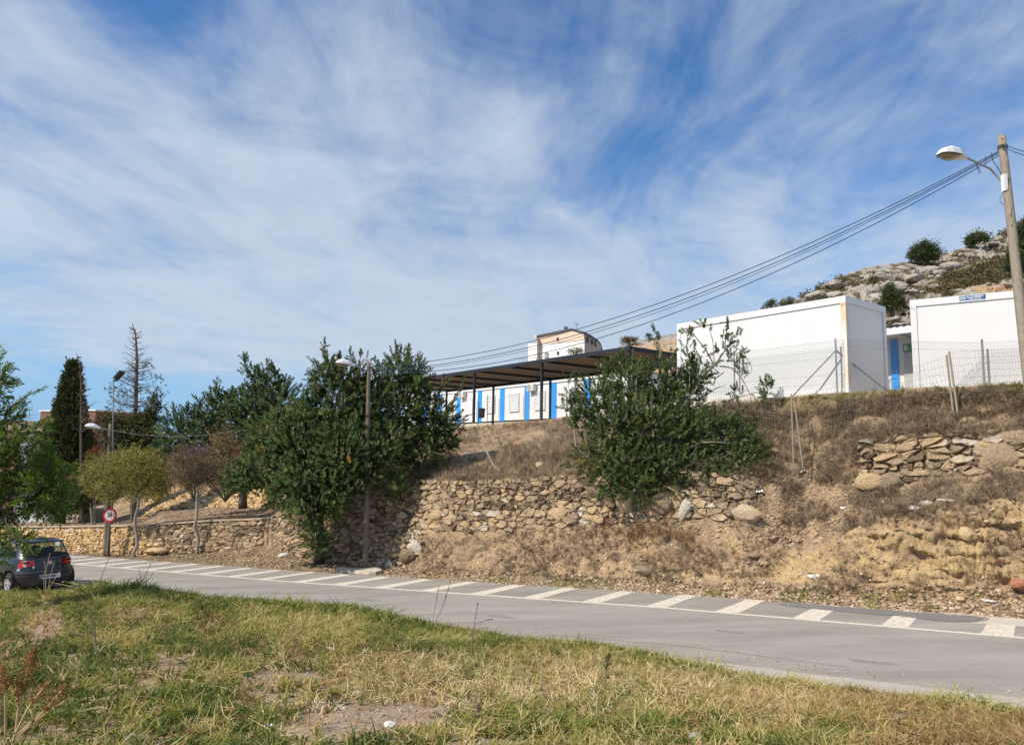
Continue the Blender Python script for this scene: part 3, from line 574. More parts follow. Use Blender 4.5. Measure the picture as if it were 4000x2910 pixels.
def stone_wall(root, q0, q1, kb, kt, sw, sh, depth, mat, tmean, seed, maxparts=300, gap=.014, top_stand=0., push=.0, tvar=.22, cap_course=False):
    """stones fitted together like a power diagram, measured downwards from the wall top"""
    r = np.random.default_rng(seed)
    q = np.linspace(q0, q1, 500); C = colsample(q); B = C[:, kb]; T = C[:, kt].copy()
    xl = np.concatenate([[0], np.cumsum(np.linalg.norm(np.diff(T[:, :2], axis=0), axis=1))]); Ltot = xl[-1]
    H = np.linalg.norm(T-B, axis=1); Hm = H.max(); dn = (B-T)/H[:, None]
    ker = np.ones(61)/61; dn = np.stack([np.convolve(np.pad(dn[:, i], 30, 'edge'), ker, 'valid') for i in range(3)], -1)
    an = sw/sh
    seeds = []; y = -.3*sh; row = 0
    while y < Hm+sh:
        x = r.uniform(-sw, 0); first = cap_course and row == 0
        while x < Ltot+sw:
            seeds.append((x+r.normal()*.2*sw, (y+r.normal()*(.10 if first else .30)*sh)*an)); x += sw*(r.uniform(.45, .8) if first else r.choice([.45, .7, 1., 1.5])*r.uniform(.8, 1.2))
        y += sh*(1.5 if first else r.uniform(.7, 1.3)); row += 1
    P = np.array(seeds); W = r.uniform(-.16, .22, len(P))*sw*sw*r.choice([.5, 1, 2.2], len(P))
    cells = power_cells(P, W, -sw, Ltot+sw, -sh*an, (Hm+2*sh)*an)
    items = []
    for p, c in zip(P, cells):
        if c is None: continue
        c = c.copy(); c[:, 1] /= an; cx, cy = c.mean(0)
        if cx < 0.0 or cx > Ltot: continue
        Hh = np.interp(cx, xl, H)
        if cy > Hh+.35*sh or cy < -.5*sh: continue
        c[:, 1] = np.maximum(c[:, 1], -r.uniform(.0, .45)*sh-top_stand*r.uniform(0, 1))
        a = .5*abs(np.dot(c[:, 0], np.roll(c[:, 1], 1))-np.dot(c[:, 1], np.roll(c[:, 0], 1)))
        if a < .06*sw*sh: continue
        items.append((a, c))
    nrm = -N*.97+UP*.22; nrm /= np.linalg.norm(nrm)
    meshes = []
    for a, c in items:
        k = len(c); pts = []; rad = math.sqrt(a/3.14)
        for i in range(k):
            p0, p1, p2 = c[i-1], c[i], c[(i+1) % k]
            if np.linalg.norm(p2-p1) < .25*rad and k > 4 and len(pts) and np.linalg.norm(pts[-1]-p1) < .25*rad: continue
            pts.append(p1*.94+p0*.03+p2*.03)
            if np.linalg.norm(p2-p1) > 1.0*rad: pts.append((p1+p2)/2+r.normal(size=2)*.06*rad)
        c2 = np.array(pts); m = c2.mean(0); c2 = m+(c2-m)*max(.80, 1-gap/rad)
        c2 = c2+r.normal(size=c2.shape)*.05*rad
        k = len(c2); dd = depth*r.uniform(.35, 1.2)
        tilt = r.normal(size=2)*.22
        def lift(P2, off):
            x, y = P2[:, 0], P2[:, 1]; t = np.stack([np.interp(x, xl, T[:, i]) for i in range(3)], -1); d_ = np.stack([np.interp(x, xl, dn[:, i]) for i in range(3)], -1)
            return t+d_*y[:, None]+nrm*(off[:, None])
        zt = lambda Q: np.clip((Q-m)@tilt, -.05, .05)
        r1 = m+(c2-m)*.985; r2 = m+(c2-m)*r.uniform(.78, .90)+r.normal(size=c2.shape)*.05*rad
        V = np.concatenate([lift(c2, np.full(k, -.08+push)), lift(r1, dd*.72+zt(r1)+push+r.normal(size=k)*.02), lift(r2, dd+zt(r2)+push+r.normal(size=k)*.16*depth), lift(m[None]+r.normal(size=(1, 2))*.25*rad, np.array([dd+push+r.normal()*.12*depth]))])
        f = []
        for j in range(2):
            for i in range(k): f.append((j*k+i, j*k+(i+1) % k, (j+1)*k+(i+1) % k, (j+1)*k+i))
        for i in range(k): f.append((2*k+i, 2*k+(i+1) % k, 3*k))
        ccw = np.dot(c2[:, 0], np.roll(c2[:, 1], -1))-np.dot(c2[:, 1], np.roll(c2[:, 0], -1)) > 0
        f = f if not ccw else [z[::-1] for z in f]
        ti = np.clip(tmean(m[0]/Ltot, 1-m[1]/max(.1, np.interp(m[0], xl, H)))+r.normal()*tvar+(.2 if r.uniform() < .04 else 0), .05, .97)
        pxs = proj(V[-1])[0]
        meshes.append((a/max(4, np.linalg.norm(V[-1]-CAM))**2*(1 if -10 < pxs < 4010 else .01), V, f, ti))
    meshes.sort(key=lambda z: -z[0])
    mbr = MB()
    for i, (a, V, f, ti) in enumerate(meshes):
        if i < maxparts: MB().add(V, f, ti).build('stone', mat, root)
        else: mbr.add(V, f, ti)
    kk = int(Ltot*H.mean()/(sw*sh)*5.0); x = r.uniform(0, Ltot, kk); y = r.uniform(0, 1, kk)*np.interp(x, xl, H)
    t = np.stack([np.interp(x, xl, T[:, i]) for i in range(3)], -1); d_ = np.stack([np.interp(x, xl, dn[:, i]) for i in range(3)], -1); Pq = t+d_*y[:, None]+nrm*(depth*.25+push)
    for tq in range(3):
        mk = np.arange(kk) % 3 == tq; scatter(mbr, rock_tpl(60+tq, ICO0), Pq[mk], r.normal(size=(mk.sum(), 3)), sh*r.uniform(.16, .42, mk.sum()), np.clip(.52+r.normal(size=mk.sum())*.2, .05, 1))
    o = mbr.build('small_stones', mat, root); o['kind'] = 'stuff'
    return xl, B, T, H
gr = 'dry stone retaining walls'
wM = thing('retaining_wall', 'long brown dry stone retaining wall behind the middle lamp pole and under the bushes', 'stone wall', PN(2000, 2065, 18.3))
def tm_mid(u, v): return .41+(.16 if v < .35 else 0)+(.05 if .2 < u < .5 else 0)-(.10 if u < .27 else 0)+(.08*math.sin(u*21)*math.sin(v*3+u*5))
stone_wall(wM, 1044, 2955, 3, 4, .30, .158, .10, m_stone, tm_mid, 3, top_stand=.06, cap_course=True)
# a few large boulders built into its foot
def boulder(root, P, s, tint, seed, mat, name='boulder', flat=.8, rot=None, asp=(1, .6, .8)):
    V, Fc = rock_tpl(seed, ICO2, 1., .34); a = random.uniform(-.5, .5) if rot is None else rot
    c, sn = math.cos(a), math.sin(a); X2 = V[:, 0]*asp[0]; Z2 = V[:, 2]*asp[2]
    W = np.stack([X2*c-Z2*sn, V[:, 1]*asp[1], X2*sn+Z2*c], -1)*s
    e = -DH/np.linalg.norm(DH); W = W[:, :1]*e+W[:, 1:2]*N+W[:, 2:]*UP
    return MB().add(np.asarray(P)+W, Fc, tint).build(name, mat, root, smooth=False)
for (px, py, n_, s, ti, a, asp) in [(2440, 1958, 18.38, .34, .80, 1.3, (1.25, .5, .8)), (2580, 1978, 18.42, .32, .30, .2, (1, .5, 1)), (2672, 1990, 18.4, .27, .97, 1.2, (1.1, .3, .5)), (2915, 2008, 18.55, .30, .86, -.1, (1.3, .5, .75)),
        (2190, 2010, 18.4, .24, .78, .1, (1.2, .5, 1)), (2300, 2023, 18.3, .18, .76, 0, (1.4, .5, .6)), (1700, 2020, 18.4, .27, .72, .2, (1.3, .5, .9)), (1760, 2028, 18.4, .22, .62, .2, (1.3, .5, .8)), (1620, 2140, 18.1, .24, .97, .1, (1.2, .5, .8)), (1590, 2170, 18.0, .26, .30, .1, (1.4, .6, .8)),
        (1520, 2208, 18.05, .17, .98, .5, (1, .6, 1)), (1480, 2205, 18.1, .15, .95, .2, (1.2, .6, .8))]:
    boulder(wM, PN(px, py, n_), s, ti, int(px), m_stone, rot=a, asp=asp)
wR = thing('terrace_wall', 'short wall of large brown stones high on the bank at the right edge', 'stone wall', PN(3700, 1850, 18.8))
stone_wall(wR, 3352, 4260, 3, 4, .36, .17, .13, m_stone, lambda u, v: .50+.08*math.sin(u*17+v*4), 11, top_stand=.12, gap=.022)
for (px, py, n_, s, ti, a, asp) in [(3895, 1800, 18.95, .44, .48, 0, (1.2, .5, .8)), (3395, 1880, 18.8, .26, .75, .1, (1.2, .5, .8)), (3970, 1710, 19.1, .26, .55, 0, (1.5, .6, .7)), (3850, 1738, 19.05, .18, .78, -.1, (1.2, .6, .7)), (3470, 1880, 18.8, .24, .4, .1, (1.2, .5, .8))]:
    boulder(wR, PN(px, py, n_), s, ti, int(px), m_stone, rot=a, asp=asp)
wL = thing('roadside_wall', 'low sunlit golden stone wall along the road behind the parked car', 'stone wall', PN(300, 2157, 16.7))
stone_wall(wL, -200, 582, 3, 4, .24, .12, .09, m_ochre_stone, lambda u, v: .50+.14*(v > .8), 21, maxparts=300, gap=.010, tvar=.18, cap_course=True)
def coping(root, q0, q1, k, w, h, mat, seed):
    q = np.linspace(q0, q1, 60); C = colsample(q)[:, k]; r = np.random.default_rng(seed)
    off = (vnoise(C, 1.2, 3, seed)-.5)[:, None]*.1
    a = C-N*(.14)+UP*(.0)+N*off*.3; b = C+N*w+UP*0; kk = len(q)
    V = np.concatenate([a, b, b+UP*h, a+UP*h+UP*off*.2]); f = []
    for i in range(kk-1):
        for j in range(4): f.append((j*kk+i, j*kk+i+1, ((j+1) % 4)*kk+i+1, ((j+1) % 4)*kk+i))
    f += [(0, kk, 2*kk, 3*kk)[::-1], (kk-1, 2*kk-1, 3*kk-1, 4*kk-1)]
    MB().add(V, f, .5).build('coping', mat, root)
m_mortar = nmat('mortar_coping', [(.3, (.34, .26, .18)), (.7, (.52, .42, .30))], scale=4, detail=8, rough=.95, bump=.5, bscale=30)
coping(wL, -200, 560, 4, .35, .06, m_mortar, 4)
wL2 = thing('roadside_wall', 'low brown shaded stone wall right of the steps with two thin trees before it', 'stone wall', PN(820, 2160, 17.8))
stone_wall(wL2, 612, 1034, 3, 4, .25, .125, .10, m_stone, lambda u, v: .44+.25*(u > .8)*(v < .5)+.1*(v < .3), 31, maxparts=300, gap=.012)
coping(wL2, 628, 1034, 4, .4, .07, m_mortar, 5)
st = thing('stone_steps', 'rough stone steps through the gap in the low wall left of the thin tree', 'steps', PN(595, 2160, 17.1))
for i, (y, n_) in enumerate([(2150, 17.0), (2126, 17.35), (2100, 17.75), (2075, 18.15)]):
    for j in range(3):
        P = PN(575+j*26, y, n_); mb = MB(); e = -DH/np.linalg.norm(DH)
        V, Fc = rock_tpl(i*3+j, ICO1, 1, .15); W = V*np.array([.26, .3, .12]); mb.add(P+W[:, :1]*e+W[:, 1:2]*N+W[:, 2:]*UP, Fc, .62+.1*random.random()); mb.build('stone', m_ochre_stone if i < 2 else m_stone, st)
wB = thing('upper_rock_wall', 'pale upright stones backing the sunlit path above the low walls', 'stone wall', PN(850, 1985, 24))
stone_wall(wB, 575, 1120, 5, 6, .42, .42, .22, m_ochre_stone, lambda u, v: .48, 41, gap=.03, tvar=.3)

# ------------------------------------------------------------------ site huts
def frame_part(root, name, o, ax, ay, rects, mat, tint=.5, smooth=False):
    mb = MB()
    for r in rects: obox(mb, o, ax, ay, UP, *r, tint=tint)
    return mb.build(name, mat, root, smooth=smooth)
def site_hut(label, o, ax, ay, L, W, H, rust=None, endwall=True):
    """steel-framed cabin: o = ground corner nearest the viewer, ax along its long face, ay into its depth"""
    t = thing('site_cabin', label, 'portable cabin', o)
    p = .17; e = .035
    fp = lambda n, r, m: frame_part(t, n, o, ax, ay, r, m)
    fp('top_rail', [(0, L, -.0, p, H-.20, H), (0, L, W-p, W, H-.20, H), (0, p, p, W-p, H-.20, H), (L-p, L, p, W-p, H-.20, H)], m_white)
    fp('roof', [(p, L-p, p, W-p, H-.12, H-.05)], m_whiteb)
    fp('base_rail', [(0, L, 0, p, 0, .14), (0, L, W-p, W, 0, .14), (0, p, p, W-p, 0, .14), (L-p, L, p, W-p, 0, .14)], m_whiteb)
    for i, (x, y) in enumerate(((0, 0), (L-p, 0), (0, W-p), (L-p, W-p))):
        fp('corner_post', [(x+.003, x+p-.003, y+.003, y+p-.003, .14, H-.20)], m_rust if rust == i else m_white)
    fp('floor', [(p, L-p, p, W-p, .03, .10)], m_whiteb)
    # wall panels, recessed from the frame, with joints
    n = max(1, int(round((L-2*p)/1.14))); w = (L-2*p)/n
    for i in range(n):
        fp('wall_panel', [(p+i*w+.0006, p+(i+1)*w-.0006, e, e+.06, .14, H-.20)], m_white)
        fp('wall_panel', [(p+i*w+.002, p+(i+1)*w-.002, W-e-.06, W-e, .14, H-.20)], m_white)
    n = 2; w = (W-2*p)/n
    for x in (e, L-e-.06):
        for i in range(n): fp('wall_panel', [(x, x+.06, p+i*w+.002, p+(i+1)*w-.002, .14, H-.20)], m_white)
    for x, z in ((.05, H-.26), (.11, H-.28), (L-.05, H-.26), (L-.11, H-.28)):
        mb = MB(); c = o+ax*x+UP*z; tube(mb, [c-ay*.004, c+ay*.01], .014, 8); mb.build('bolt_hole', m_dark, t)
    return t
ZP = 4.89
cA = np.array([9.449, 20.0, ZP])
hut1 = site_hut('white portable cabin standing end-on left of the narrow gap, rust on its corner post', cA, A_, Q_, 6.1, 2.38, 2.80, rust=0)
# right cabin follows the road line
cB = PY(3553, 1173.6, 21.3); HB = 2.85; cB[2] -= HB
axB = -DH/np.linalg.norm(DH); ayB = N
hut2 = site_hut('white portable cabin at the right edge with a navy sticker on its top rail', cB, axB, ayB, 7.2, 2.45, HB)
# sticker with circular logo and two lines of print
def text(parent, s, o, ax, up, size, mat, name='lettering', ext=.002, bold=0.0, align='LEFT', sx=1.0):
    cu = bpy.data.curves.new(name, 'FONT'); cu.body = s; cu.size = size; cu.extrude = ext; cu.offset = bold; cu.align_x = align; cu.align_y = 'CENTER'; cu.resolution_u = 3
    nrm = np.cross(ax, up)
    cu.materials.append(mat); tmp = bpy.data.objects.new('tmp', cu); COL.objects.link(tmp); bpy.context.view_layer.update()
    me = bpy.data.meshes.new_from_object(tmp.evaluated_get(bpy.context.evaluated_depsgraph_get())); me.name = name; bpy.data.objects.remove(tmp); bpy.data.curves.remove(cu)
    ob = bpy.data.objects.new(name, me); COL.objects.link(ob)
    if not me.materials: me.materials.append(mat)
    M = Matrix(((ax[0]*sx, up[0], nrm[0], o[0]), (ax[1]*sx, up[1], nrm[1], o[1]), (ax[2]*sx, up[2], nrm[2], o[2]), (0, 0, 0, 1)))
    ob.matrix_world = M
    ob.parent = parent; ob.matrix_parent_inverse = parent.matrix_world.inverted()
    return ob
sx0 = 1.28; zt = HB-.195
sk = frame_part(hut2, 'sticker', cB, axB, ayB, [(sx0, sx0+.64, -.006, -.002, zt, zt+.175)], m_navy)
frame_part(hut2, 'sticker_band', cB, axB, ayB, [(sx0, sx0+.64, -.009, -.0065, zt, zt+.024)], m_wink)
mb = MB(); c = cB+axB*(sx0+.085)+UP*(zt+.1); an = np.linspace(0, 2*math.pi, 25)[:-1]
for r0, r1, m in ((.062, .072, m_wink), (0, .06, m_teal)):
    V = np.concatenate([[c+axB*r1*math.cos(a)+UP*r1*math.sin(a)-N*.008 for a in an], [c+axB*r0*math.cos(a)+UP*r0*math.sin(a)-N*.008 for a in an]]); k = 24
    MB().add(V, [(i, (i+1) % k, k+(i+1) % k, k+i) for i in range(k)] if r0 else [tuple(range(k))]).build('logo_disc', m, hut2)
text(hut2, 'PMI', c-axB*.047-N*.010, axB, UP, .062, m_wink, bold=.001)
text(hut2, 'ALQUIBERIA', cB+axB*(sx0+.175)+UP*(zt+.128)-N*.008, axB, UP, .075, m_wink, bold=.0015)
text(hut2, '968 929 692', cB+axB*(sx0+.245)+UP*(zt+.062)-N*.008, axB, UP, .058, m_wink, bold=.001)
MB().add([cB+axB*(sx0+.21)+UP*(zt+.062)-N*.009+axB*.018*math.cos(a)+UP*.018*math.sin(a) for a in an[::3]], [tuple(range(8))]).build('phone_icon', plain('icon_blue', (.25, .5, .85), .5), hut2)

# third cabin at the end of the passage, with porch roof, blue strip, door sign and railing
P3 = PY(3462, 1530, 25.2); P3[2] = ZP
hut3 = thing('classroom_block', 'cabin block with blue corner strip and porch seen through the gap between the white cabins', 'portable cabin', P3)
a3 = -A_; q3 = Q_
def gapx(px, py, Yd): return PY(px, py, Yd)
# wall behind the gap, parallel to the short side
Lb = 4.2
frame_part(hut3, 'wall', P3, a3, q3, [(-1.2, .222, 0, .1, 0, 2.38)], m_white)
frame_part(hut3, 'blue_strip', P3, a3, q3, [(.225, .47, -.05, .12, 0, 2.38)], m_blue)
frame_part(hut3, 'wall', P3, a3, q3, [(.473, 3.6, .0, .1, 0, 2.38)], m_whiteb)
frame_part(hut3, 'porch_roof', P3, a3, q3, [(-1.2, 3.6, -1.2, .2, 2.42, 2.50)], m_whiteb)
frame_part(hut3, 'porch_beam', P3, a3, q3, [(-1.2, 3.6, -1.28, -1.2, 2.36, 2.60), (.0, .07, -1.2, 0, 2.33, 2.415), (.9, .97, -1.2, 0, 2.33, 2.415)], m_white)
for i in range(22): frame_part(hut3, 'roof_rib', P3, a3, q3, [(-1.2+i*.22, -1.1+i*.22, -1.32, 1.2, 2.61, 2.67)], m_dark)
frame_part(hut3, 'door', P3, a3, q3, [(.66, 1.5, -.03, .0, .1, 1.88)], plain('grey_door', (.50, .50, .49), .5, .05))
sg = tag(frame_part(None, 'door_sign', P3, a3, q3, [(.66, 1.5, -.06, -.035, 1.90, 2.18)], m_green), 'green sign with white letter E above the door in the gap', 'sign')
text(sg, 'E', P3+a3*.70-q3*.064+UP*2.04, a3, UP, .23, m_wink, bold=.008)
rl = thing('handrail', 'dark steel stair railing in the gap between the white cabins', 'railing', P3-q3*.6)
b0 = P3-q3*.6
for i in range(7):
    b = b0+a3*(.10+i*.06); wires(mb := MB(), [b], [b+UP*(.62+i*.05)], .009); mb.build('baluster', m_dark, rl)
mb = MB(); wires(mb, [b0+a3*.08+UP*.60, b0+a3*.08+UP*.16, b0+a3*.48+UP*.95, b0+a3*.48+UP*.5], [b0+a3*.48+UP*.95, b0+a3*.48+UP*.5, b0+a3*.62+UP*.95, b0+a3*.66+UP*.5], .016); mb.build('rail', m_dark, rl)
# slab edge under the cabins
mb = MB(); s_o = cA-Q_*.30+UP*-.30
obox(mb, s_o, A_, Q_, UP, -.3, 7.5, 0, 3.4, 0, .285)
mb.build('concrete_slab', m_conc, kind='structure')
mb = MB(); obox(mb, cB-UP*.30-N*.35, axB, ayB, UP, -3.4, 8, 0, 3.6, 0, .30-.008); mb.build('concrete_slab', m_conc, kind='structure')

# long blue and white classroom building
BQ = 34.0
oB = PZ(2273, 1628, ZP+.02); 
# slide to q = BQ along its ray
d = ray(2273, 1620); tq = (BQ-CAM@Q_)/(d@Q_); oB = CAM+d*tq; oB[2] = ZP+.70
mod = None
def at_px_on(px, base, axd):
    ts = np.linspace(-20, 45, 6501); xs = proj(base+ts[:, None]*axd)[0]; return float(ts[np.argmin(np.abs(xs-px))])
stripes = [2273+22, 2163, 2055+3, 1961, 1873, 1790, 1718, 1660]
ts = [at_px_on(p, oB, A_) for p in stripes]
bl = thing('school_building', 'long low white prefabricated building with blue vertical strips and shutters behind the canopy', 'building', oB)
Hs = 2.75
t_lo, t_hi = at_px_on(2470, oB, A_), ts[-1]+3
frame_part(bl, 'wall', oB, A_, Q_, [(t_lo, t_hi, 0, .12, .16, Hs)], m_whiteb)
frame_part(bl, 'wall', oB, A_, Q_, [(t_lo, t_lo+.12, .12, 6, .28, Hs), (t_hi-.12, t_hi, .12, 6, .28, Hs), (t_lo, t_hi, 6, 6.12, .28, Hs)], m_whiteb)
frame_part(bl, 'roof', oB, A_, Q_, [(t_lo-.1, t_hi+.1, -.08, 6.2, Hs, Hs+.16)], m_white)
frame_part(bl, 'plinth', oB, A_, Q_, [(t_lo, t_hi, .1, 6, 0, .16)], m_dark); frame_part(bl, 'footing', oB, A_, Q_, [(t_lo-.2, t_hi+.2, -.5, 6.2, -.8, -.004)], m_conc)
sw = .60
for i, t0 in enumerate(ts):
    frame_part(bl, 'blue_strip', oB, A_, Q_, [(t0-sw/2, t0+sw/2, -.035, -.002, .12, Hs-.02)], m_blue)
m_shut = plain('white_shutter', (.80, .80, .79), .5, .04)
edges = [t_lo]+ts
wins = []
allt = [2*ts[0]-ts[1]]+ts
for i in range(len(allt)-1):
    a, b = allt[i], allt[i+1]
    w0 = (a+b)/2-.02; ww = 1.12; x0, x1 = w0-ww/2, w0+ww/2; z0, z1 = .86, 2.16
    fr_ = frame_part(bl, 'window', oB, A_, Q_, [(x0, x1, -.10, -.003, z0-.05, z0), (x0, x1, -.10, -.003, z1, z1+.06), (x0-.06, x0, -.12, -.003, z0-.05, z1+.06), (x1, x1+.06, -.10, -.003, z0-.05, z1+.06), (x0, x1, -.03, -.004, z0, z1)], m_shut)
    for k in range(9):
        z = z0+.01+k*(z1-z0)/9; mb = MB(); o2 = oB-Q_*.035+UP*z
        obox(mb, o2, A_, Q_*.94+UP*-.25, UP*.94+Q_*.25, x0+.01, x1-.01, -.045, -.025, 0, .105); q_ = mb.build('slat', m_shut, fr_)
    frame_part(bl, 'conduit', oB, A_, Q_, [(a+.42, a+.45, -.03, -.003, .3, 1.9)], m_steel)
for px_, z_ in ((2085, 2.28), (1812, 2.28)):
    t0 = at_px_on(px_, oB, A_)
    ac = thing('air_conditioner', 'beige air conditioner box under the canopy, '+('right one of two' if px_ > 2000 else 'left one of two, half behind the big tree'), 'air conditioner', oB+A_*t0-Q_*.3+UP*z_, group='air conditioning units on the school wall')
    m_ac = MATS.get('ac_casing') or plain('ac_casing', (.62, .60, .54), .5, .05)
    frame_part(ac, 'casing', oB+A_*t0+UP*z_, A_, Q_, [(-.4, .4, -.42, -.12, 0, .5)], m_ac)
    for s_ in (-.28, .28): frame_part(ac, 'bracket', oB+A_*t0+UP*z_, A_, Q_, [(s_-.015, s_+.015, -.42, -.005, -.04, -.004), (s_-.015, s_+.015, -.04, -.005, -.24, -.042)], m_ac)
    mb = MB(); c = oB+A_*(t0+.12)+UP*(z_+.25)-Q_*.425
    for r_ in (.20, .15, .10, .05): tube(mb, [c+A_*r_*math.cos(a)+UP*r_*math.sin(a) for a in np.linspace(0, 6.283, 17)], .006, 4, cap=False)
    mb.build('fan_grille', m_dark, ac)

# canopy
cp1 = np.array([5.37, 32.5, ZP]); HC = 3.17; WC = 6.05; pit = 6.30
cp = thing('canopy', 'long flat anthracite steel canopy with beige underside before the school building', 'canopy', cp1)
NB = 4; LC = pit*NB
for i in range(NB+1):
    for y in (0, WC-.12):
        frame_part(cp, 'post', cp1, A_, Q_, [(i*pit-.0, i*pit+.12, y, y+.12, 0, HC-.18)], m_dark)
frame_part(cp, 'edge_beam', cp1, A_, Q_, [(-.06, LC+.2, -.06, .02, HC-.19, HC)], m_dark)
frame_part(cp, 'edge_beam', cp1, A_, Q_, [(-.06, LC+.2, WC-.02, WC+.06, HC-.19, HC)], m_dark)
frame_part(cp, 'edge_beam', cp1, A_, Q_, [(-.06, .02, .02, WC-.02, HC-.19, HC)], m_dark)
for i in range(1, NB*2+1):
    frame_part(cp, 'cross_beam', cp1, A_, Q_, [(i*pit/2-.05, i*pit/2+.05, .02, WC-.02, HC-.16, HC-.04)], m_dark)
    frame_part(cp, 'gutter_strip', cp1, A_, Q_, [((i-1)*pit/2+.07, i*pit/2-.07, .021, .05, HC-.155, HC-.125)], m_steel)
for i in range(NB*2):
    frame_part(cp, 'roof_panel', cp1, A_, Q_, [(i*pit/2+.002, (i+1)*pit/2-.002, .02, WC-.02, HC-.038, HC-.005)], m_canopy)

# litter bin on its post
pb = PZ(1868, 1668, ZP)
bn = thing('litter_bin', 'grey perforated litter bin hung on a thin post beside the canopy post', 'litter bin', pb)
mb = MB(); tube(mb, [pb, pb+UP*1.75], .035, 8); mb.build('post', m_steel, bn)
mb = MB(); c = pb+axB*.28+UP*.62; an = np.linspace(0, 6.283, 17)[:-1]
V = np.array([c+axB*r*math.cos(a)*1.05+N*r*.8*math.sin(a)+UP*z for z, r in ((0, .15), (.06, .2), (.62, .24), (.66, .23)) for a in an]); k = 16
mb.add(V, [(j*k+i, j*k+(i+1) % k, (j+1)*k+(i+1) % k, (j+1)*k+i) for j in range(3) for i in range(k)]+[tuple(range(k))[::-1]]); m_bin = plain('bin_grey', (.15, .16, .17), .6); mb.build('bucket', m_bin, bn, smooth=True)
mb = MB(); H_ = []; 
for r in range(7):
    for a in np.linspace(-2.6, -.5, 9):
        H_.append(c+axB*.232*math.cos(a)*1.05+N*.232*.82*math.sin(a)+UP*(.12+r*.075))
scatter(mb, (ICO0[0]*np.array([1, 1, .3]), ICO0[1]), H_, np.tile(-N, (len(H_), 1)), .012, .5); mb.build('perforations', m_steel, bn, kind='stuff')
mb = MB(); obox(mb, pb, axB, N, UP, .03, .12, -.02, .02, .9, .94); obox(mb, pb, axB, N, UP, .03, .16, -.02, .02, .58, .62); mb.build('bracket', m_dark, bn)

# far house beyond the canopy
YB = 92.
def FB(px, py, Yd=YB): return PY(px, py, Yd)
fb = thing('apartment_house', 'tall white and peach house with a curved grey roof edge far beyond the canopy', 'house', FB(2200, 1500))
def prism(poly, dep, mat, name, parent, dv=None):
    dv = np.array([.25, 1., 0])*dep if dv is None else dv
    P = np.array(poly); k = len(P); V = np.concatenate([P, P+dv])
    return MB().add(V, [tuple(range(k))[::-1], tuple(range(k, 2*k))]+[(i, (i+1) % k, k+(i+1) % k, k+i) for i in range(k)], .5).build(name, mat, parent)
zpx = lambda x, y, Yd=YB: FB(x, y, Yd+max(0, 2283-x)*.034)
prism([zpx(2063, 1343), zpx(2063, 1520), zpx(2283, 1520), zpx(2283, 1315), zpx(2180, 1340), zpx(2096, 1343)], 9, m_wwall, 'wall', fb)
prism([zpx(2096, 1310.5, 91.9), zpx(2096, 1343, 91.9), zpx(2180, 1340, 91.9), zpx(2282, 1326, 91.9), zpx(2282, 1295.5, 91.9), zpx(2232, 1282.5, 91.9)], 8, m_peach, 'upper_wall', fb)
# curved right end
arc = [(2283, 92, 1297, 0), (2312, 95, 1313, 0), (2336, 99, 1329, 0), (2347, 104, 1345, 0), (2350, 110, 1362, 0)]
V = []; 
for x, yd, yt, _ in arc: V += [zpx(x, yt, yd), zpx(x, 1520, yd)]
mbx = MB().add(V, [(2*i, 2*i+1, 2*i+3, 2*i+2) for i in range(4)]); V2 = [v+np.array([-6, 5, 0]) for v in V]; mbx.add(V2, [(2*i, 2*i+2, 2*i+3, 2*i+1) for i in range(4)]).build('curved_wall', m_peach, fb)
V = []
top = [(2095, 91.6, 1311), (2232, 91.6, 1283), (2283, 91.6, 1297), (2312, 94.6, 1312), (2336, 98.6, 1328), (2348, 103.6, 1344), (2351.5, 109.6, 1361), (2350, 112, 1375)]
mb = MB(); P = np.array([zpx(x, y-1, yd) for x, yd, y in top]); k = len(P)
V = np.concatenate([P, P-UP*.22, P+np.array([1.5, 9., 0])*.7, P+np.array([1.5, 9., 0])*.7-UP*.22]); f = []
for i in range(k-1): f += [(i, k+i, k+i+1, i+1), (i, i+1, 2*k+i+1, 2*k+i), (k+i, 3*k+i, 3*k+i+1, k+i+1)]
mb.add(V, f).build('roof', m_roofm, fb)
def fwin(x0, x1, y0, y1, Yd, name='window', dy=0):
    P = [zpx(x0, y0, Yd), zpx(x0, y1, Yd), zpx(x1, y1+dy, Yd), zpx(x1, y0+dy, Yd)]; w = prism(P, .06, m_roofm, name, fb, dv=np.array([0, .05, 0]))
    c = sum(P)/4; P2 = [c+(p-c)*.76-np.array([0, .03, 0]) for p in P]; prism(P2, .02, m_glassd, 'pane', w, dv=np.array([0, .02, 0]))
fwin(2174, 2182, 1318, 1332, 91.8); fwin(2175, 2184, 1373, 1387, 91.9)
fwin(2290, 2300, 1314, 1337, 92.2, dy=3); fwin(2308, 2317, 1322, 1345, 94.6, dy=3); fwin(2323, 2329, 1330, 1353, 96.6, dy=3)
prism([zpx(2128, 1378, 91.8), zpx(2128, 1398, 91.8), zpx(2142, 1398, 91.8), zpx(2142, 1378, 91.8)], .1, m_roofm, 'doorway', fb, dv=np.array([0, .05, 0]))
prism([zpx(2130.5, 1382, 91.7), zpx(2130.5, 1396, 91.7), zpx(2139.5, 1396, 91.7), zpx(2139.5, 1382, 91.7)], .1, plain('grey_blind', (.4, .42, .44), .5), 'blind', fb, dv=np.array([0, .05, 0]))
prism([zpx(2202, 1275, 93), zpx(2202, 1285.5, 93), zpx(2214, 1284, 93), zpx(2214, 1275, 93)], 1, m_roofm, 'chimney', fb)
prism([zpx(2081, 1313, 91.5), zpx(2096, 1322, 91.5), zpx(2096, 1310, 91.5), zpx(2092, 1309, 91.5)], 2, m_peach, 'eave', fb)
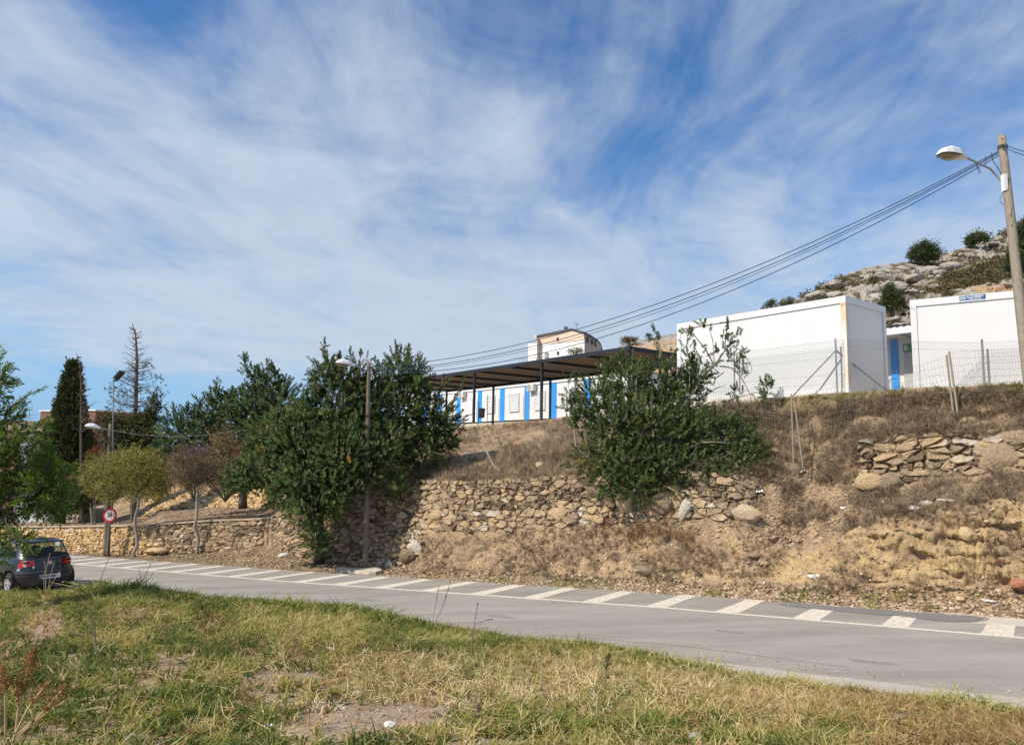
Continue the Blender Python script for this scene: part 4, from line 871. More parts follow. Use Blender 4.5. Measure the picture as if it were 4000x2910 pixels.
mb = MB(); b0 = zpx(2251.5, 1285, 93); wires(mb, [b0, b0+UP*.55], [b0+UP*.65, b0+UP*.6+np.array([.3, 0, .1])], .03); tube(mb, [b0+UP*.5+np.array([.22*math.cos(a), 0, .22*math.sin(a)+.1]) for a in np.linspace(-1, 3.9, 12)], .02, 4); mb.build('aerial', m_roofm, fb)
mb = MB(); rp = [zpx(x, y, 88) for x, y in ((2028, 1402), (2045, 1401), (2062, 1400), (2078, 1399), (2095, 1398), (2112, 1396), (2130, 1395))]
wires(mb, rp[:-1], rp[1:], .03); wires(mb, rp, [p-UP*.45 for p in rp], .025); mb.build('balcony_rail', m_roofm, fb)

# brick building on the left
b1 = thing('brick_building', 'brown brick building with a taller block behind the tall cypress at the far left', 'building', PY(250, 1850, 66))
def bld(root, name, x0, x1, y0, y1, Yd, dep, mat, skew=0.):
    a, b = PY(x0, y1, Yd), PY(x1, y1, Yd+skew); zt_ = (PY(x0, y0, Yd)[2]+PY(x1, y0, Yd+skew)[2])/2; zb = -4.
    e = (b-a); e[2] = 0; e /= np.linalg.norm(e); w = np.linalg.norm((b-a)[:2]); nn = np.array([-e[1], e[0], 0]); o = a.copy(); o[2] = zb
    return frame_part(root, name, o, e, nn, [(0, w, 0, dep, 0, zt_-zb)], mat), o, e, nn, w, zt_-zb
blk, o_, e_, n_2, w_, h_ = bld(b1, 'tall_block', 141, 358, 1606, 1800, 66, 6, m_brick, skew=-3)
frame_part(b1, 'parapet', o_, e_, n_2, [(-.1, w_+.1, -.1, 6.1, h_, h_+.12)], m_whiteb)
# shaded return of the block to the right
bld(b1, 'lower_block', -260, 141, 1641, 1800, 67.5, 8, m_render, skew=-1)
_, o_, e_, n_2, w_, h_ = bld(b1, 'front_wall', 60, 200, 1664, 1830, 62.5, 3.9, m_render)
frame_part(b1, 'terrace_rail', PY(48, 1643, 66), np.array([1., 0, 0]), np.array([0, 1., 0]), [(0, .05, 0, .05, 0, .55), (0, 2.2, 0, .05, .5, .55), (1., 2.2, 0, .04, .22, .26)], m_steel)
mb = MB(); a0 = PY(112, 1640, 65.9); wires(mb, [a0, a0+UP*.9+np.array([-.25, 0, 0]), a0+UP*.9+np.array([-.25, 0, 0]), a0+UP*.9+np.array([.2, 0, 0])], [a0+UP*1.2, a0+UP*.9+np.array([.2, 0, 0]), a0+UP*1.3+np.array([-.25, 0, 0]), a0+UP*1.3+np.array([.2, 0, 0])], .025); mb.build('aerial', m_roofm, b1)
b2 = thing('white_house', 'pale house wall glimpsed through the leafy tree at the left edge', 'house', PY(0, 1900, 58))
bld(b2, 'wall', -300, 70, 1690, 1950, 58, 5, m_wwall)
bld(b2, 'roof', -305, 75, 1683, 1692, 57.8, 5.4, m_brick)
b3 = thing('white_shed', 'white wall low behind the trees left of the cypress trunk', 'shed', PY(120, 1990, 45))
bld(b3, 'wall', 60, 180, 1955, 2050, 46, 2, m_wwall)

# ------------------------------------------------------------------ right hill
SIL = [(2150, 1470, 78), (2300, 1430, 78), (2420, 1352, 76), (2470, 1330, 76), (2520, 1325, 76), (2560, 1316, 76), (2640, 1305, 77), (2760, 1290, 78), (2900, 1250, 79), (2960, 1227, 80), (3031, 1199, 81), (3118, 1168, 82), (3210, 1117, 86), (3327, 1063, 92), (3378, 1044, 95), (3482, 1029, 99), (3657, 1003, 106), (3773, 966, 112), (3933, 908, 122), (4000, 874, 126), (4300, 740, 140), (5300, 420, 160)]
SX = np.array([s[0] for s in SIL]); hq = np.concatenate([np.linspace(2150, 2400, 30), np.linspace(2405, 4060, 520), np.linspace(4080, 5300, 60)])
hl = np.concatenate([np.linspace(0, 1, 190), np.linspace(1.03, 1.5, 12)])
HG = np.zeros((len(hq), len(hl), 3))
for i, q in enumerate(hq):
    y = np.interp(q, SX, [s[1] for s in SIL]); Yd = np.interp(q, SX, [s[2] for s in SIL]); crest = PY(q, y, Yd); b = PZ(q, 1500, 4.85); dr = ray(q, 1500); dr = dr.copy(); dr[2] = 0; dr /= dr[1]; yb = float(np.interp(q, [2600, 3000], [62, 46])); b = np.array([dr[0]*yb, yb, 4.6])
    for j, l in enumerate(hl):
        if l <= 1:
            P = b+(crest-b)*l; P = P+UP*(.05*(crest[2]-b[2])*math.sin(l*math.pi))*0
        else: P = crest+dr*(l-1)*80-UP*((l-1)*60)**1.0*.6
        HG[i, j] = P
wd1, wi1 = worley(HG*np.array([1, 1, 1.5]), .20, 31); wd2, wi2 = worley(HG*np.array([1, 1, 1.3]), .55, 41); nb = vnoise(HG, .07, 4, 33); nf = vnoise(HG, 1.3, 4, 35)
edge_w = np.clip(1-(hl-1)*4, 0, 1)[None]*np.clip(hl*8, 0, 1)[None]
rocky = np.clip((nb-.33)*5, .25, 1); HXX = np.broadcast_to(hq[:, None], nb.shape); HLL = np.broadcast_to(hl[None], nb.shape)
hp = proj(HG); scrubm = np.clip(np.exp(-(((hp[0]-3830)/170)**2+((hp[1]-1080-.28*(3830-hp[0]))/42)**2))*1.6, 0, 1)
rocky = rocky*(1-.8*scrubm)
mound = np.clip((2760-HXX)/60, 0, 1)
nff = vnoise(HG*np.array([1, 1, 1.8]), .5, 5, 37, .62)
dsp = (np.clip(.55-wd1, -.1, 1)*1.1+np.clip(.5-wd2, -.1, 1)*.7+(np.abs(nff-.5)*-3.2)+(np.floor(nff*7)/7-.5)*1.2+(nf-.5)*1.1)*1.25*rocky*(1-.7*mound)
crestdamp = np.where(HLL > .9, .35, 1)
HG2 = HG.copy(); HG2[..., 2] += dsp*edge_w*.75*crestdamp; HG2[..., 1] -= dsp*edge_w*.5*crestdamp
ht = .24+rocky*.36+np.clip(wi1-.5, -.5, .5)*.15-np.clip(wd1-.5, 0, 1)*1.0-np.clip(wd2-.45, 0, 1)*1.4+(nf-.5)*.7-scrubm*.42
ocm = np.exp(-(((hp[0]-3860)/120)**2+((hp[1]-1128+.1*(hp[0]-3860))/26)**2)); ht = np.where(ocm > .45, .93+(nf-.5)*.2, ht)
ht = np.where((mound > .3), .90+(nf-.5)*.35-np.clip(HLL-.93, 0, 1)*8, ht)
ni_, nj_ = HG2.shape[:2]; idx = np.arange(ni_*nj_).reshape(ni_, nj_); quad = np.stack([idx[:-1, :-1], idx[:-1, 1:], idx[1:, 1:], idx[1:, :-1]], -1).reshape(-1, 4)
hill = MB().add(HG2.reshape(-1, 3), quad[:, ::-1], np.clip(ht, .02, 1).reshape(-1)).build('rocky_hill', m_limestone, smooth=True, kind='structure')
HF = HG2.reshape(-1, 3); HP = proj(HF)
def on_hill(px, py): return HF[np.argmin((HP[0]-px)**2+(HP[1]-py)**2)].copy()
# boulders standing out of the slope
for i in range(190):
    for _ in range(60):
        px = rng.uniform(3000, 3960); py = rng.uniform(900, 1290); yc = np.interp(px, SX, [s[1] for s in SIL])
        if py > yc+12 and math.exp(-(((px-3830)/170)**2+((py-1080-.28*(3830-px))/42)**2)) < .4: break
    P = on_hill(px, py); s = (.35+.95*rng.uniform()**2.2)*(.85 if px > 3500 else 1.1)
    V, Fc = rock_tpl(i % 23, ICO1 if s < .6 else ICO2, .62, .42); a = rng.uniform(0, 6.28); c, sn = math.cos(a), math.sin(a)
    W = V*np.array([1.5, .9, 1])*s; W = np.stack([W[:, 0]*c-W[:, 1]*sn, W[:, 0]*sn+W[:, 1]*c, W[:, 2]], -1)+P+UP*s*.1
    MB().add(W, Fc, float(np.clip(.62+rng.normal()*.07, .45, .78))).build('boulder', m_limestone, hill, smooth=False)
m_mast = plain('mast_grey', (.13, .135, .14), .6, .1)
m_midwood = nmat('mid_wood', [(.25, (.11, .085, .065)), (.7, (.24, .195, .15))], scale=9, detail=8, rough=.9, bump=.5, bscale=30, stretch=(6, 6, .5), spec=.2)

# ------------------------------------------------------------------ lamp poles and cables
def pole_mesh(root, a, b, r0, r1, mat, name='pole'):
    n = 14; pts = [a+(b-a)*i/n+np.array([vnoise(np.array([[i*.7, r0*50, 1.]]), 1, 2)[0]-.5, 0, 0])*.02 for i in range(n+1)]
    mb = MB(); tube(mb, pts, np.linspace(r0, r1, n+1), 12); return mb.build(name, mat, root, smooth=True)
def lamp_head(root, c, d, s=1.0, side=None):
    """street lamp head: c = neck, d = horizontal direction it points"""
    d = d/np.linalg.norm(d); sd_ = np.cross(UP, d); sd_ /= np.linalg.norm(sd_); up = np.cross(d, sd_)
    st_ = [(0, .05, .04, .04), (.10, .085, .07, .06), (.22, .13, .13, .05), (.26, .14, .155, .02), (.46, .155, .17, .015), (.60, .13, .12, .015), (.68, .07, .03, .012)]
    V = []; k = 12
    for x, w, ht_, hb in st_:
        for j in range(k):
            a = j*2*math.pi/k; cx, sn = math.cos(a), math.sin(a); hz = ht_*max(0, sn)**.7 if sn > 0 else -hb*(-sn)
            V.append(c+s*(d*x+sd_*w*np.sign(cx)*abs(cx)**.6+up*hz))
    f = [(j*k+i, j*k+(i+1) % k, (j+1)*k+(i+1) % k, (j+1)*k+i) for j in range(len(st_)-1) for i in range(k)]+[tuple(range(k))[::-1], tuple((len(st_)-1)*k+i for i in range(k))]
    head = MB().add(V, f).build('lamp_head', m_lampw, root, smooth=False)
    V = []; st2 = [(.25, .10, .02), (.30, .125, .07), (.45, .135, .10), (.58, .11, .08), (.655, .05, .02)]; k = 7
    for x, w, h in st2:
        for j in range(k):
            a = math.pi*j/(k-1); V.append(c+s*(d*x+sd_*w*math.cos(a)-up*(.014+h*math.sin(a))))
    f = [(j*k+i, j*k+i+1, (j+1)*k+i+1, (j+1)*k+i) for j in range(len(st2)-1) for i in range(k-1)]
    MB().add(V, f).build('lens', m_lens, head, smooth=True)
    mb = MB()
    rim = [c+s*(d*x+sd_*w-up*.016) for x, w in ((.24, .125), (.30, .14), (.46, .155), (.60, .13), (.68, .06))]; rim2 = [c+s*(d*x-sd_*w-up*.016) for x, w in ((.68, .06), (.60, .13), (.46, .155), (.30, .14), (.24, .125))]
    tube(mb, rim+rim2+rim[:1], .009*s, 5, cap=False); mb.build('gasket', m_black, head)
    obox(mb := MB(), c+s*d*.30+s*sd_*-.15, d, sd_, up, -.02, .02, -.02, .01, -.05, .05); mb.build('clip', m_steel, head)
# right pole
pr_b = PN(4118, 2345, 17.3); Ytop = 15.6
pr_t = PY(3912, 533, Ytop); pr = thing('lamp_pole', 'tall leaning wooden pole at the right edge carrying a white street lamp and cables', 'lamp pole', pr_b)
pole_mesh(pr, pr_b-UP*.3, pr_t, .125, .083, m_wood)
pt = lambda f: pr_b+(pr_t-pr_b)*f
def at_y(py):
    fs = np.linspace(0, 1, 400); ys = proj(pr_b+fs[:, None]*(pr_t-pr_b))[1]; return pt(fs[np.argmin(np.abs(ys-py))])
ab = at_y(718); neck = PY(3775, 617, Ytop-.25); kn = PY(3868, 660, Ytop-.2)
kn0 = ab+(PY(3922, 718, Ytop-.12)-ab)
mb = MB(); tube(mb, [ab, kn0, kn, neck, neck+(neck-kn)*.25], .022, 8); mb.build('arm', m_steel, pr, smooth=True)
hd = PY(3648, 597, Ytop-.45)-neck; hd[2] *= 1.0
lamp_head(pr, neck, hd/np.linalg.norm(hd), 1.08)
fr_d = (kn-ab); fr_d[2] = 0; fr_d /= np.linalg.norm(fr_d); sdd = np.cross(UP, fr_d)
obox(mb := MB(), ab-UP*.06+fr_d*.04+N*-.06, fr_d, sdd, UP, -.02, .05, -.06, .06, -.14, .24); mb.build('junction_box', m_lampw, pr)
mb = MB()
for k in range(6): 
    c = at_y(572+k*2.2); tube(mb, [c+.097*np.array([math.cos(a), math.sin(a), .02*math.sin(a+k)]) for a in np.linspace(0, 6.283, 15)], .006, 4, cap=False)
mb.build('cable_wrap', m_black, pr)
mb = MB()
def hang(mb, pts, r=.006, seg=8):
    P = np.array(pts, float); t = np.linspace(0, 1, len(P)); tt = np.linspace(0, 1, seg*len(P)); Q = np.stack([np.interp(tt, t, P[:, i]) for i in range(3)], -1)
    for _ in range(4): Q[1:-1] = (Q[:-2]+2*Q[1:-1]+Q[2:])/4
    tube(mb, Q, r, 5)
hang(mb, [PY(3873, 596, Ytop-.1), PY(3876, 625, Ytop-.1), PY(3892, 650, Ytop-.1), PY(3912, 680, Ytop-.1)])
hang(mb, [PY(3873, 596, Ytop-.12), PY(3880, 635, Ytop-.12), PY(3902, 660, Ytop-.12), PY(3908, 682, Ytop-.12)])
hang(mb, [PY(3922, 748, Ytop-.12), PY(3908, 770, Ytop-.12), PY(3905, 785, Ytop-.12), PY(3918, 800, Ytop-.12), PY(3938, 802, Ytop-.12), PY(3946, 782, Ytop-.12), PY(3930, 752, Ytop-.12)])
hang(mb, [PY(3922, 748, Ytop-.14), PY(3926, 775, Ytop-.14), PY(3930, 812, Ytop-.14)]); mb.build('loose_cable', m_cable, pr)
mb = MB()
for px, py in ((3905, 548), (3930, 700), (3938, 745), (3930, 590), (3945, 850), (3960, 885)):
    c = at_y(py)-N*.10; scatter(mb, (ICO0[0], ICO0[1]), [c], [UP], .014, .5)
mb.build('bolt', m_black, pr)
# middle pole
pm_b = RP(14.99, 17.42, .05); Ym = pm_b[1]
pm_t = PY(1441, 1416, Ym); pmt = thing('lamp_pole', 'upright wooden pole in front of the big dark tree carrying a white street lamp', 'lamp pole', pm_b)
pole_mesh(pmt, pm_b-UP*.2, pm_t, .11, .062, m_midwood)
mn = PY(1389, 1428, Ym-.1); mk = PY(1422, 1443, Ym-.1); ma = PY(1436, 1452, Ym)
mb = MB(); tube(mb, [ma, mk, mn, mn+(mn-mk)*.2], .022, 8); mb.build('arm', m_steel, pmt, smooth=True)
hd = PY(1319, 1418, Ym-.25)-mn; lamp_head(pmt, mn, hd/np.linalg.norm(hd), .98)
mb = MB()
for k in range(3):
    c = PY(1440, 1432+k*7, Ym); tube(mb, [c+.078*np.array([math.cos(a), math.sin(a), .03*math.sin(a+k)]) for a in np.linspace(0, 6.283, 12)], .007, 4, cap=False)
mb.build('cable_wrap', m_black, pmt)
# left pole
pl_b = PR(417, 2167)+UP*.03; Yl = pl_b[1]
pl_t = PY(432, 1655, Yl+.3); plt_ = thing('lamp_pole', 'dark leaning wooden pole behind the round speed sign with a white street lamp', 'lamp pole', pl_b)
pole_mesh(plt_, pl_b-UP*.2, pl_t, .135, .08, m_dwood)
ln = PY(393, 1672, Yl-.1); lk_ = PY(415, 1676, Yl); mb = MB(); tube(mb, [PY(431, 1682, Yl+.2), lk_, ln, ln+(ln-lk_)*.2], .022, 8); mb.build('arm', m_steel, plt_, smooth=True)
hd = PY(341, 1665, Yl-.2)-ln; lamp_head(plt_, ln, hd/np.linalg.norm(hd), .92)
# floodlight mast
fb_b = PY(441, 2045, 37.0); fb_b[2] = on_bank(441, 2040, 5, 7)[2]-.1
fl_t = PY(443.5, 1485, 37.0); ff = thing('floodlight_mast', 'thin grey mast with a dark tilted floodlight beside the half dead conifer', 'floodlight', fb_b)
mb = MB(); tube(mb, [fb_b, fl_t], [.04, .028], 8); mb.build('mast', m_mast, ff, smooth=True)
e = np.array([.62, 0, .78]); nn = np.array([.78, 0, -.62]); obox(mb := MB(), fl_t+UP*.02, e, np.array([0, 1., 0]), nn, .10, .62, -.22, .22, -.0, .12); obox(mb, fl_t, np.array([1., 0, 0]), np.array([0, 1., 0]), UP, 0, .22, -.04, .04, -.06, .02); mb.build('floodlight_head', m_dark, ff)

# overhead cables: sagging between the poles
def cable(mb, a, b, sag, r=.011, n=60):
    t = np.linspace(0, 1, n)[:, None]; tube(mb, a+(b-a)*t-UP*(4*sag*t*(1-t)), r, 4, cap=False)
ca = thing('overhead_cables', 'bundle of dark blue overhead cables sagging between the right and middle lamp poles', 'cables', at_y(590))
wrap = at_y(582)
for k, (sg_, dz, dm) in enumerate([(1.02, .0, .02), (1.10, -.03, -.10), (1.16, -.055, -.13), (1.30, -.10, -.20)]):
    mb = MB(); cable(mb, wrap+UP*dz+np.array([0, .02*k, 0]), PY(1441, 1434, Ym)+UP*dm+np.array([0, .25, 0]), sg_, .0105 if k != 2 else .007); mb.build('cable', m_cable, ca)
mb = MB(); c0 = PY(3848, 609, Ytop-.9); hang(mb, [PY(3812, 640, Ytop-1.3), PY(3820, 660, Ytop-1.3), PY(3824, 680, Ytop-1.3)]); hang(mb, [PY(3815, 642, Ytop-1.3), PY(3826, 665, Ytop-1.3), PY(3832, 678, Ytop-1.3)]); hang(mb, [c0, PY(3852, 630, Ytop-.9), PY(3850, 648, Ytop-.9)]); mb.build('cut_end', m_cable, ca)
cb_ = thing('overhead_cable', 'pair of dark cables leaving the right pole towards the upper right', 'cables', wrap+UP*.2)
for k, py in enumerate((545, 560)):
    mb = MB(); a_ = at_y(563+k*12); b_ = PY(4000, py+3, 12.5)
    cable(mb, a_, a_+(b_-a_)*6, .4, .0095); mb.build('cable', m_cable, cb_)
cl_ = thing('overhead_cable', 'single grey cable drooping from the left lamp pole to the middle lamp pole', 'cable', ln)
mb = MB(); cable(mb, PY(434, 1680, Yl+.1), PY(1437, 1535, Ym), .75, .009); mb.build('cable', m_mast, cl_)

# ------------------------------------------------------------------ speed sign
sg_b = PR(426, 2160)+UP*.02; sp = thing('speed_sign', 'round red and white 20 speed sign on a thin grey post', 'road sign', sg_b)
Ys = Yl-.35; c = PY(430, 2012, Ys)
mb = MB(); tube(mb, [PY(417, 2166, Ys+.0), PY(430, 2000, Ys+.03)], .028, 8); mb.build('post', m_steel, sp)
fx = np.array([.985, -.10, .0]); fx /= np.linalg.norm(fx); fu = np.array([.06, 0, 1.]); fu /= np.linalg.norm(fu); fn = np.cross(fx, fu); rs = .30
def disc(r0, r1, off, mat, name, th=.004, cx=0, cy=0, k=40, ey=1.):
    an = np.linspace(0, 6.2832, k+1)[:-1]; o = c+fn*off+fx*cx+fu*cy
    ring = lambda r, z: [o+fn*z+fx*r*math.cos(a)+fu*r*ey*math.sin(a) for a in an]
    if r0 > 0:
        V = np.array(ring(r1, 0)+ring(r1, th)+ring(r0, th)+ring(r0, 0)); f = [(q*k+i, q*k+(i+1) % k, ((q+1) % 4)*k+(i+1) % k, ((q+1) % 4)*k+i) for q in range(4) for i in range(k)]
    else: V = np.array(ring(r1, 0)+ring(r1, th)); f = [(i, (i+1) % k, k+(i+1) % k, k+i) for i in range(k)]+[tuple(range(k))[::-1], tuple(range(k, 2*k))]
    return MB().add(V, f).build(name, mat, sp)
disc(0, rs, 0, m_steel, 'back_plate', .02); disc(0, rs*.98, .0205, m_swhite, 'face', .002); disc(rs*.74, rs, .021, m_red, 'red_ring', .004)
text(sp, '20', c+fn*.0245+fx*.0, fx, fu, .23, m_ink, name='number', bold=.008, align='CENTER')
disc(.035, .052, .0255, m_ink, 'scrawl', .002, cx=.205, cy=.0, k=20, ey=1.9); disc(.045, .058, .0255, m_red, 'scrawl', .002, cx=-.10, cy=-.145, k=20)

# ------------------------------------------------------------------ fences
def clip_diag(Lx, Hx, sp_, sgn):
    A, B = [], []; k = np.arange(-int(Hx/sp_)-2, int(Lx/sp_)+int(Hx/sp_)+3)*sp_
    for x in k:                                  # line u = x + sgn*v
        v0, v1 = 0., Hx
        lo = (0-x)/sgn; hi = (Lx-x)/sgn; a, b = min(lo, hi), max(lo, hi); v0, v1 = max(v0, a), min(v1, b)
        if v1 > v0+1e-3: A.append((x+sgn*v0, v0)); B.append((x+sgn*v1, v1))
    return np.array(A), np.array(B)
def chainlink(root, P0, P1, Hh, sp_=.085, r=.0024):
    P0, P1 = np.asarray(P0), np.asarray(P1); L = np.linalg.norm(P1-P0); e = (P1-P0)/L; mb = MB()
    for s_ in (.8, -.8):
        A, B = clip_diag(L, Hh, sp_, s_); wires(mb, P0+A[:, :1]*e+A[:, 1:]*UP, P0+B[:, :1]*e+B[:, 1:]*UP, r)
    for z in (.03, Hh*.36, Hh*.86, Hh-.0): wires(mb, [P0+UP*z], [P1+UP*z], r*1.3)
    return mb.build('wire_mesh', m_wire, root)
def hutp(t, q=-.20): return cA+A_*t+Q_*q
cf = thing('chainlink_fence', 'galvanised chain link fence on steel posts close against the left white cabin', 'fence', hutp(0))
HF_ = 1.50
tp = [at_px_on(p, hutp(0), A_) for p in (3270, 2870, 2520)]
fp_ = [hutp(t) for t in tp]
for i, P in enumerate(fp_): tube(mb := MB(), [P-UP*.2, P+UP*(HF_+.06)], .024, 8); mb.build('post', m_steel, cf)
for a, b in zip(fp_[:-1], fp_[1:]): chainlink(cf, a, b, HF_)
tube(mb := MB(), [fp_[0]+UP*1.22, hutp(tp[0]+1.25, -.45)+UP*-.05], .02, 8); mb.build('brace', m_steel, cf)
far_c = PZ(3462, 1532, ZP); far_c = cA+Q_*1.7-A_*.45; far_c[2] = ZP
tube(mb := MB(), [fp_[0]+UP*1.22, far_c], .02, 8); mb.build('brace', m_steel, cf)
pc = cB+axB*at_px_on(3847, cB, axB)-N*.22; pc[2] = ZP
cf2 = thing('chainlink_fence', 'galvanised chain link fence crossing the gap and the right white cabin', 'fence', pc)
tube(mb := MB(), [pc-UP*.2, pc+UP*(1.62)], .03, 8); mb.build('post', m_steel, cf2)
chainlink(cf2, fp_[0], pc, 1.52, .08); chainlink(cf2, pc, pc+axB*3.2, 1.52, .08)
tube(mb := MB(), [pc+axB*3.2-UP*.2, pc+axB*3.2+UP*1.6], .03, 8); mb.build('post', m_steel, cf2)
cf3 = thing('chainlink_fence', 'chain link fence in front of the canopy posts and the blue and white building', 'fence', PZ(2100, 1640, ZP))
q0 = cp1-Q_*.55; pts3 = [q0+A_*t for t in (-6.5, -3, 0.6, 3.7, 7.0, 10.4)]
for P in pts3[1:]: tube(mb := MB(), [P-UP*.2, P+UP*1.5], .024, 8); mb.build('post', m_steel, cf3)
for a, b in zip(pts3[:-1], pts3[1:]): chainlink(cf3, a, b, 1.45, .11, .0022)
# old rusty welded wire fence wandering along the slope
def welded(root, bases, tops, nu, nv, jit=.03, r=.0032, mat=None, seed=0):
    r_ = np.random.default_rng(seed); B = np.array(bases); T = np.array(tops); ll = np.concatenate([[0], np.cumsum(np.linalg.norm(np.diff(B, axis=0), axis=1))])
    u = np.linspace(0, ll[-1], nu); Bi = np.stack([np.interp(u, ll, B[:, i]) for i in range(3)], -1); Ti = np.stack([np.interp(u, ll, T[:, i]) for i in range(3)], -1)
    v = np.linspace(0, 1, nv); Gd = Bi[:, None]*(1-v)[None, :, None]+Ti[:, None]*v[None, :, None]; Gd = Gd+r_.normal(size=Gd.shape)*jit*np.array([.6, .6, .5])
    sagu = (vnoise(np.stack([u, u*0, u*0], -1), .8, 3, seed)-.5)*.25; Gd += sagu[:, None, None]*N
    mb = MB(); wires(mb, Gd[:-1].reshape(-1, 3), Gd[1:].reshape(-1, 3), r); wires(mb, Gd[:, :-1].reshape(-1, 3), Gd[:, 1:].reshape(-1, 3), r)
    return mb.build('wire_mesh', mat or m_rwire, root)
n1, n2 = 20.3, 20.9
oa = thing('wire_fence', 'old sagging rusty wire fence with pairs of pale posts along the slope below the cabins', 'fence', PN(3100, 1800, 20.2))
def rod(root, x0, y0, n0, x1, y1, n1_, r=.022, mat=None, name='post'):
    tube(mb := MB(), [PN(x0, y0, n0), PN(x1, y1, n1_)], r, 7); mb.build(name, mat or m_steel, root)
rod(oa, 3101, 1835, 20.1, 3091, 1538, 20.5, .02, m_wood); rod(oa, 3137, 1830, 19.9, 3103, 1568, 20.4, .02, m_wood)
rod(oa, 3733, 1690, 19.7, 3697, 1388, 20.3, .026, m_wood); rod(oa, 3752, 1690, 19.7, 3707, 1374, 20.2, .026, m_wood)
welded(oa, [PN(2780, 1660, 21.0), PN(3095, 1690, 20.5), PN(3400, 1640, 20.6), PN(3720, 1560, 20.2)], [PN(2780, 1505, 21.0), PN(3093, 1556, 20.5), PN(3380, 1480, 20.6), PN(3690, 1400, 20.2)], 78, 7, .02, seed=1)
welded(oa, [PN(3735, 1560, 20.2), PN(3900, 1545, 20.2), PN(4120, 1535, 20.2)], [PN(3712, 1378, 20.2), PN(3860, 1368, 20.2), PN(4120, 1360, 20.2)], 42, 8, .012, r=.003, seed=2)
welded(oa, [PN(1905, 1760, 22.), PN(2080, 1745, 22.), PN(2255, 1735, 21.6), PN(2600, 1720, 21.3)], [PN(1860, 1668, 22.5), PN(2060, 1660, 22.5), PN(2238, 1640, 22.), PN(2600, 1620, 21.6)], 60, 5, .03, r=.0022, seed=3)
ob_ = 'leaning bare fence posts on the dry slope'
def lean_post(label, *a, **k):
    t = thing('fence_post', label, 'post', PN(a[0], a[1], a[2]), group=ob_); rod(t, *a, name='rod', **k); return t
lean_post('grey post leaning far left above the stone wall, below the bin', 1940, 1840, 20.2, 1852, 1668, 21.2, r=.035, mat=m_wood)
lean_post('leaning pale post right of the tree trunk shade, upper of two', 1647, 1830, 20.0, 1588, 1702, 20.6, r=.026, mat=m_wood)
lean_post('leaning pale post left of its twin in the tree shade', 1625, 1812, 20.4, 1565, 1714, 20.9, r=.022, mat=m_wood)
lean_post('nearly upright grey post at the left edge of the bush', 2250, 1745, 20.8, 2233, 1585, 21.3, r=.026, mat=m_wood)

# ------------------------------------------------------------------ trees
CAROB = [make_sprig(24, .24, .135, 1.15, s) for s in range(4)]
WILLOW = [make_sprig(14, .42, .105, .95, 20+s) for s in range(3)]
CLUST = [make_cluster(12, .40, .20, 40+s) for s in range(3)]
SMALLC = [make_cluster(14, .30, .15, 50+s) for s in range(3)]
CYPS = [make_sprig(14, .34, .13, .45, 60+s) for s in range(3)]
PINES = [make_cluster(40, .26, .085, 70+s) for s in range(3)]
def limb_path(a, b, bow=.15, n=7, r=None):
    r = r or rng; a, b = np.asarray(a, float), np.asarray(b, float); t = np.linspace(0, 1, n)[:, None]; m = np.linalg.norm(b-a)
    off = r.normal(size=3)*bow*m; return a+(b-a)*t+off*np.sin(t*math.pi)*.6+r.normal(size=(n, 3))*.02*m*np.sin(t*math.pi)+UP*(.12*m*(t-t*t))
def crown_points(blobs, dens, shell=(.72, 1.05), inner=.25, yflat=1.0):
    """places and outward directions over a set of leaf masses (centre, radius xyz)"""
    Ps, Ds, Hs_ = [], [], []
    for c, r in blobs:
        r = np.asarray(r, float); k = int(dens*(r[0]*r[2]+r[0]*r[1]+r[1]*r[2])/3*12.6); d = rng.normal(size=(k, 3)); d /= np.linalg.norm(d, axis=1, keepdims=True)
        rad = np.where(rng.uniform(size=k) < inner, rng.uniform(.25, .8, k), rng.uniform(shell[0], shell[1], k))
        lump = .58+.84*vnoise(d*2.2+np.asarray(c), 1.0, 3, 9)
        Ps.append(np.asarray(c)+d*r*(rad*lump)[:, None]); Ds.append(d/r*r.mean())
    return np.concatenate(Ps), np.concatenate(Ds)
def px_blobs(lst, Y0):
    out = []
    for b in lst:
        px, py, rp = b[:3]; dy = b[3] if len(b) > 3 else 0; Yd = Y0+dy; s = Yd/F
        ry = (b[4] if len(b) > 4 else rp)*s; out.append((PY(px, py, Yd), (rp*s, min(rp, ry/s)*s*.9, ry)))
    return out
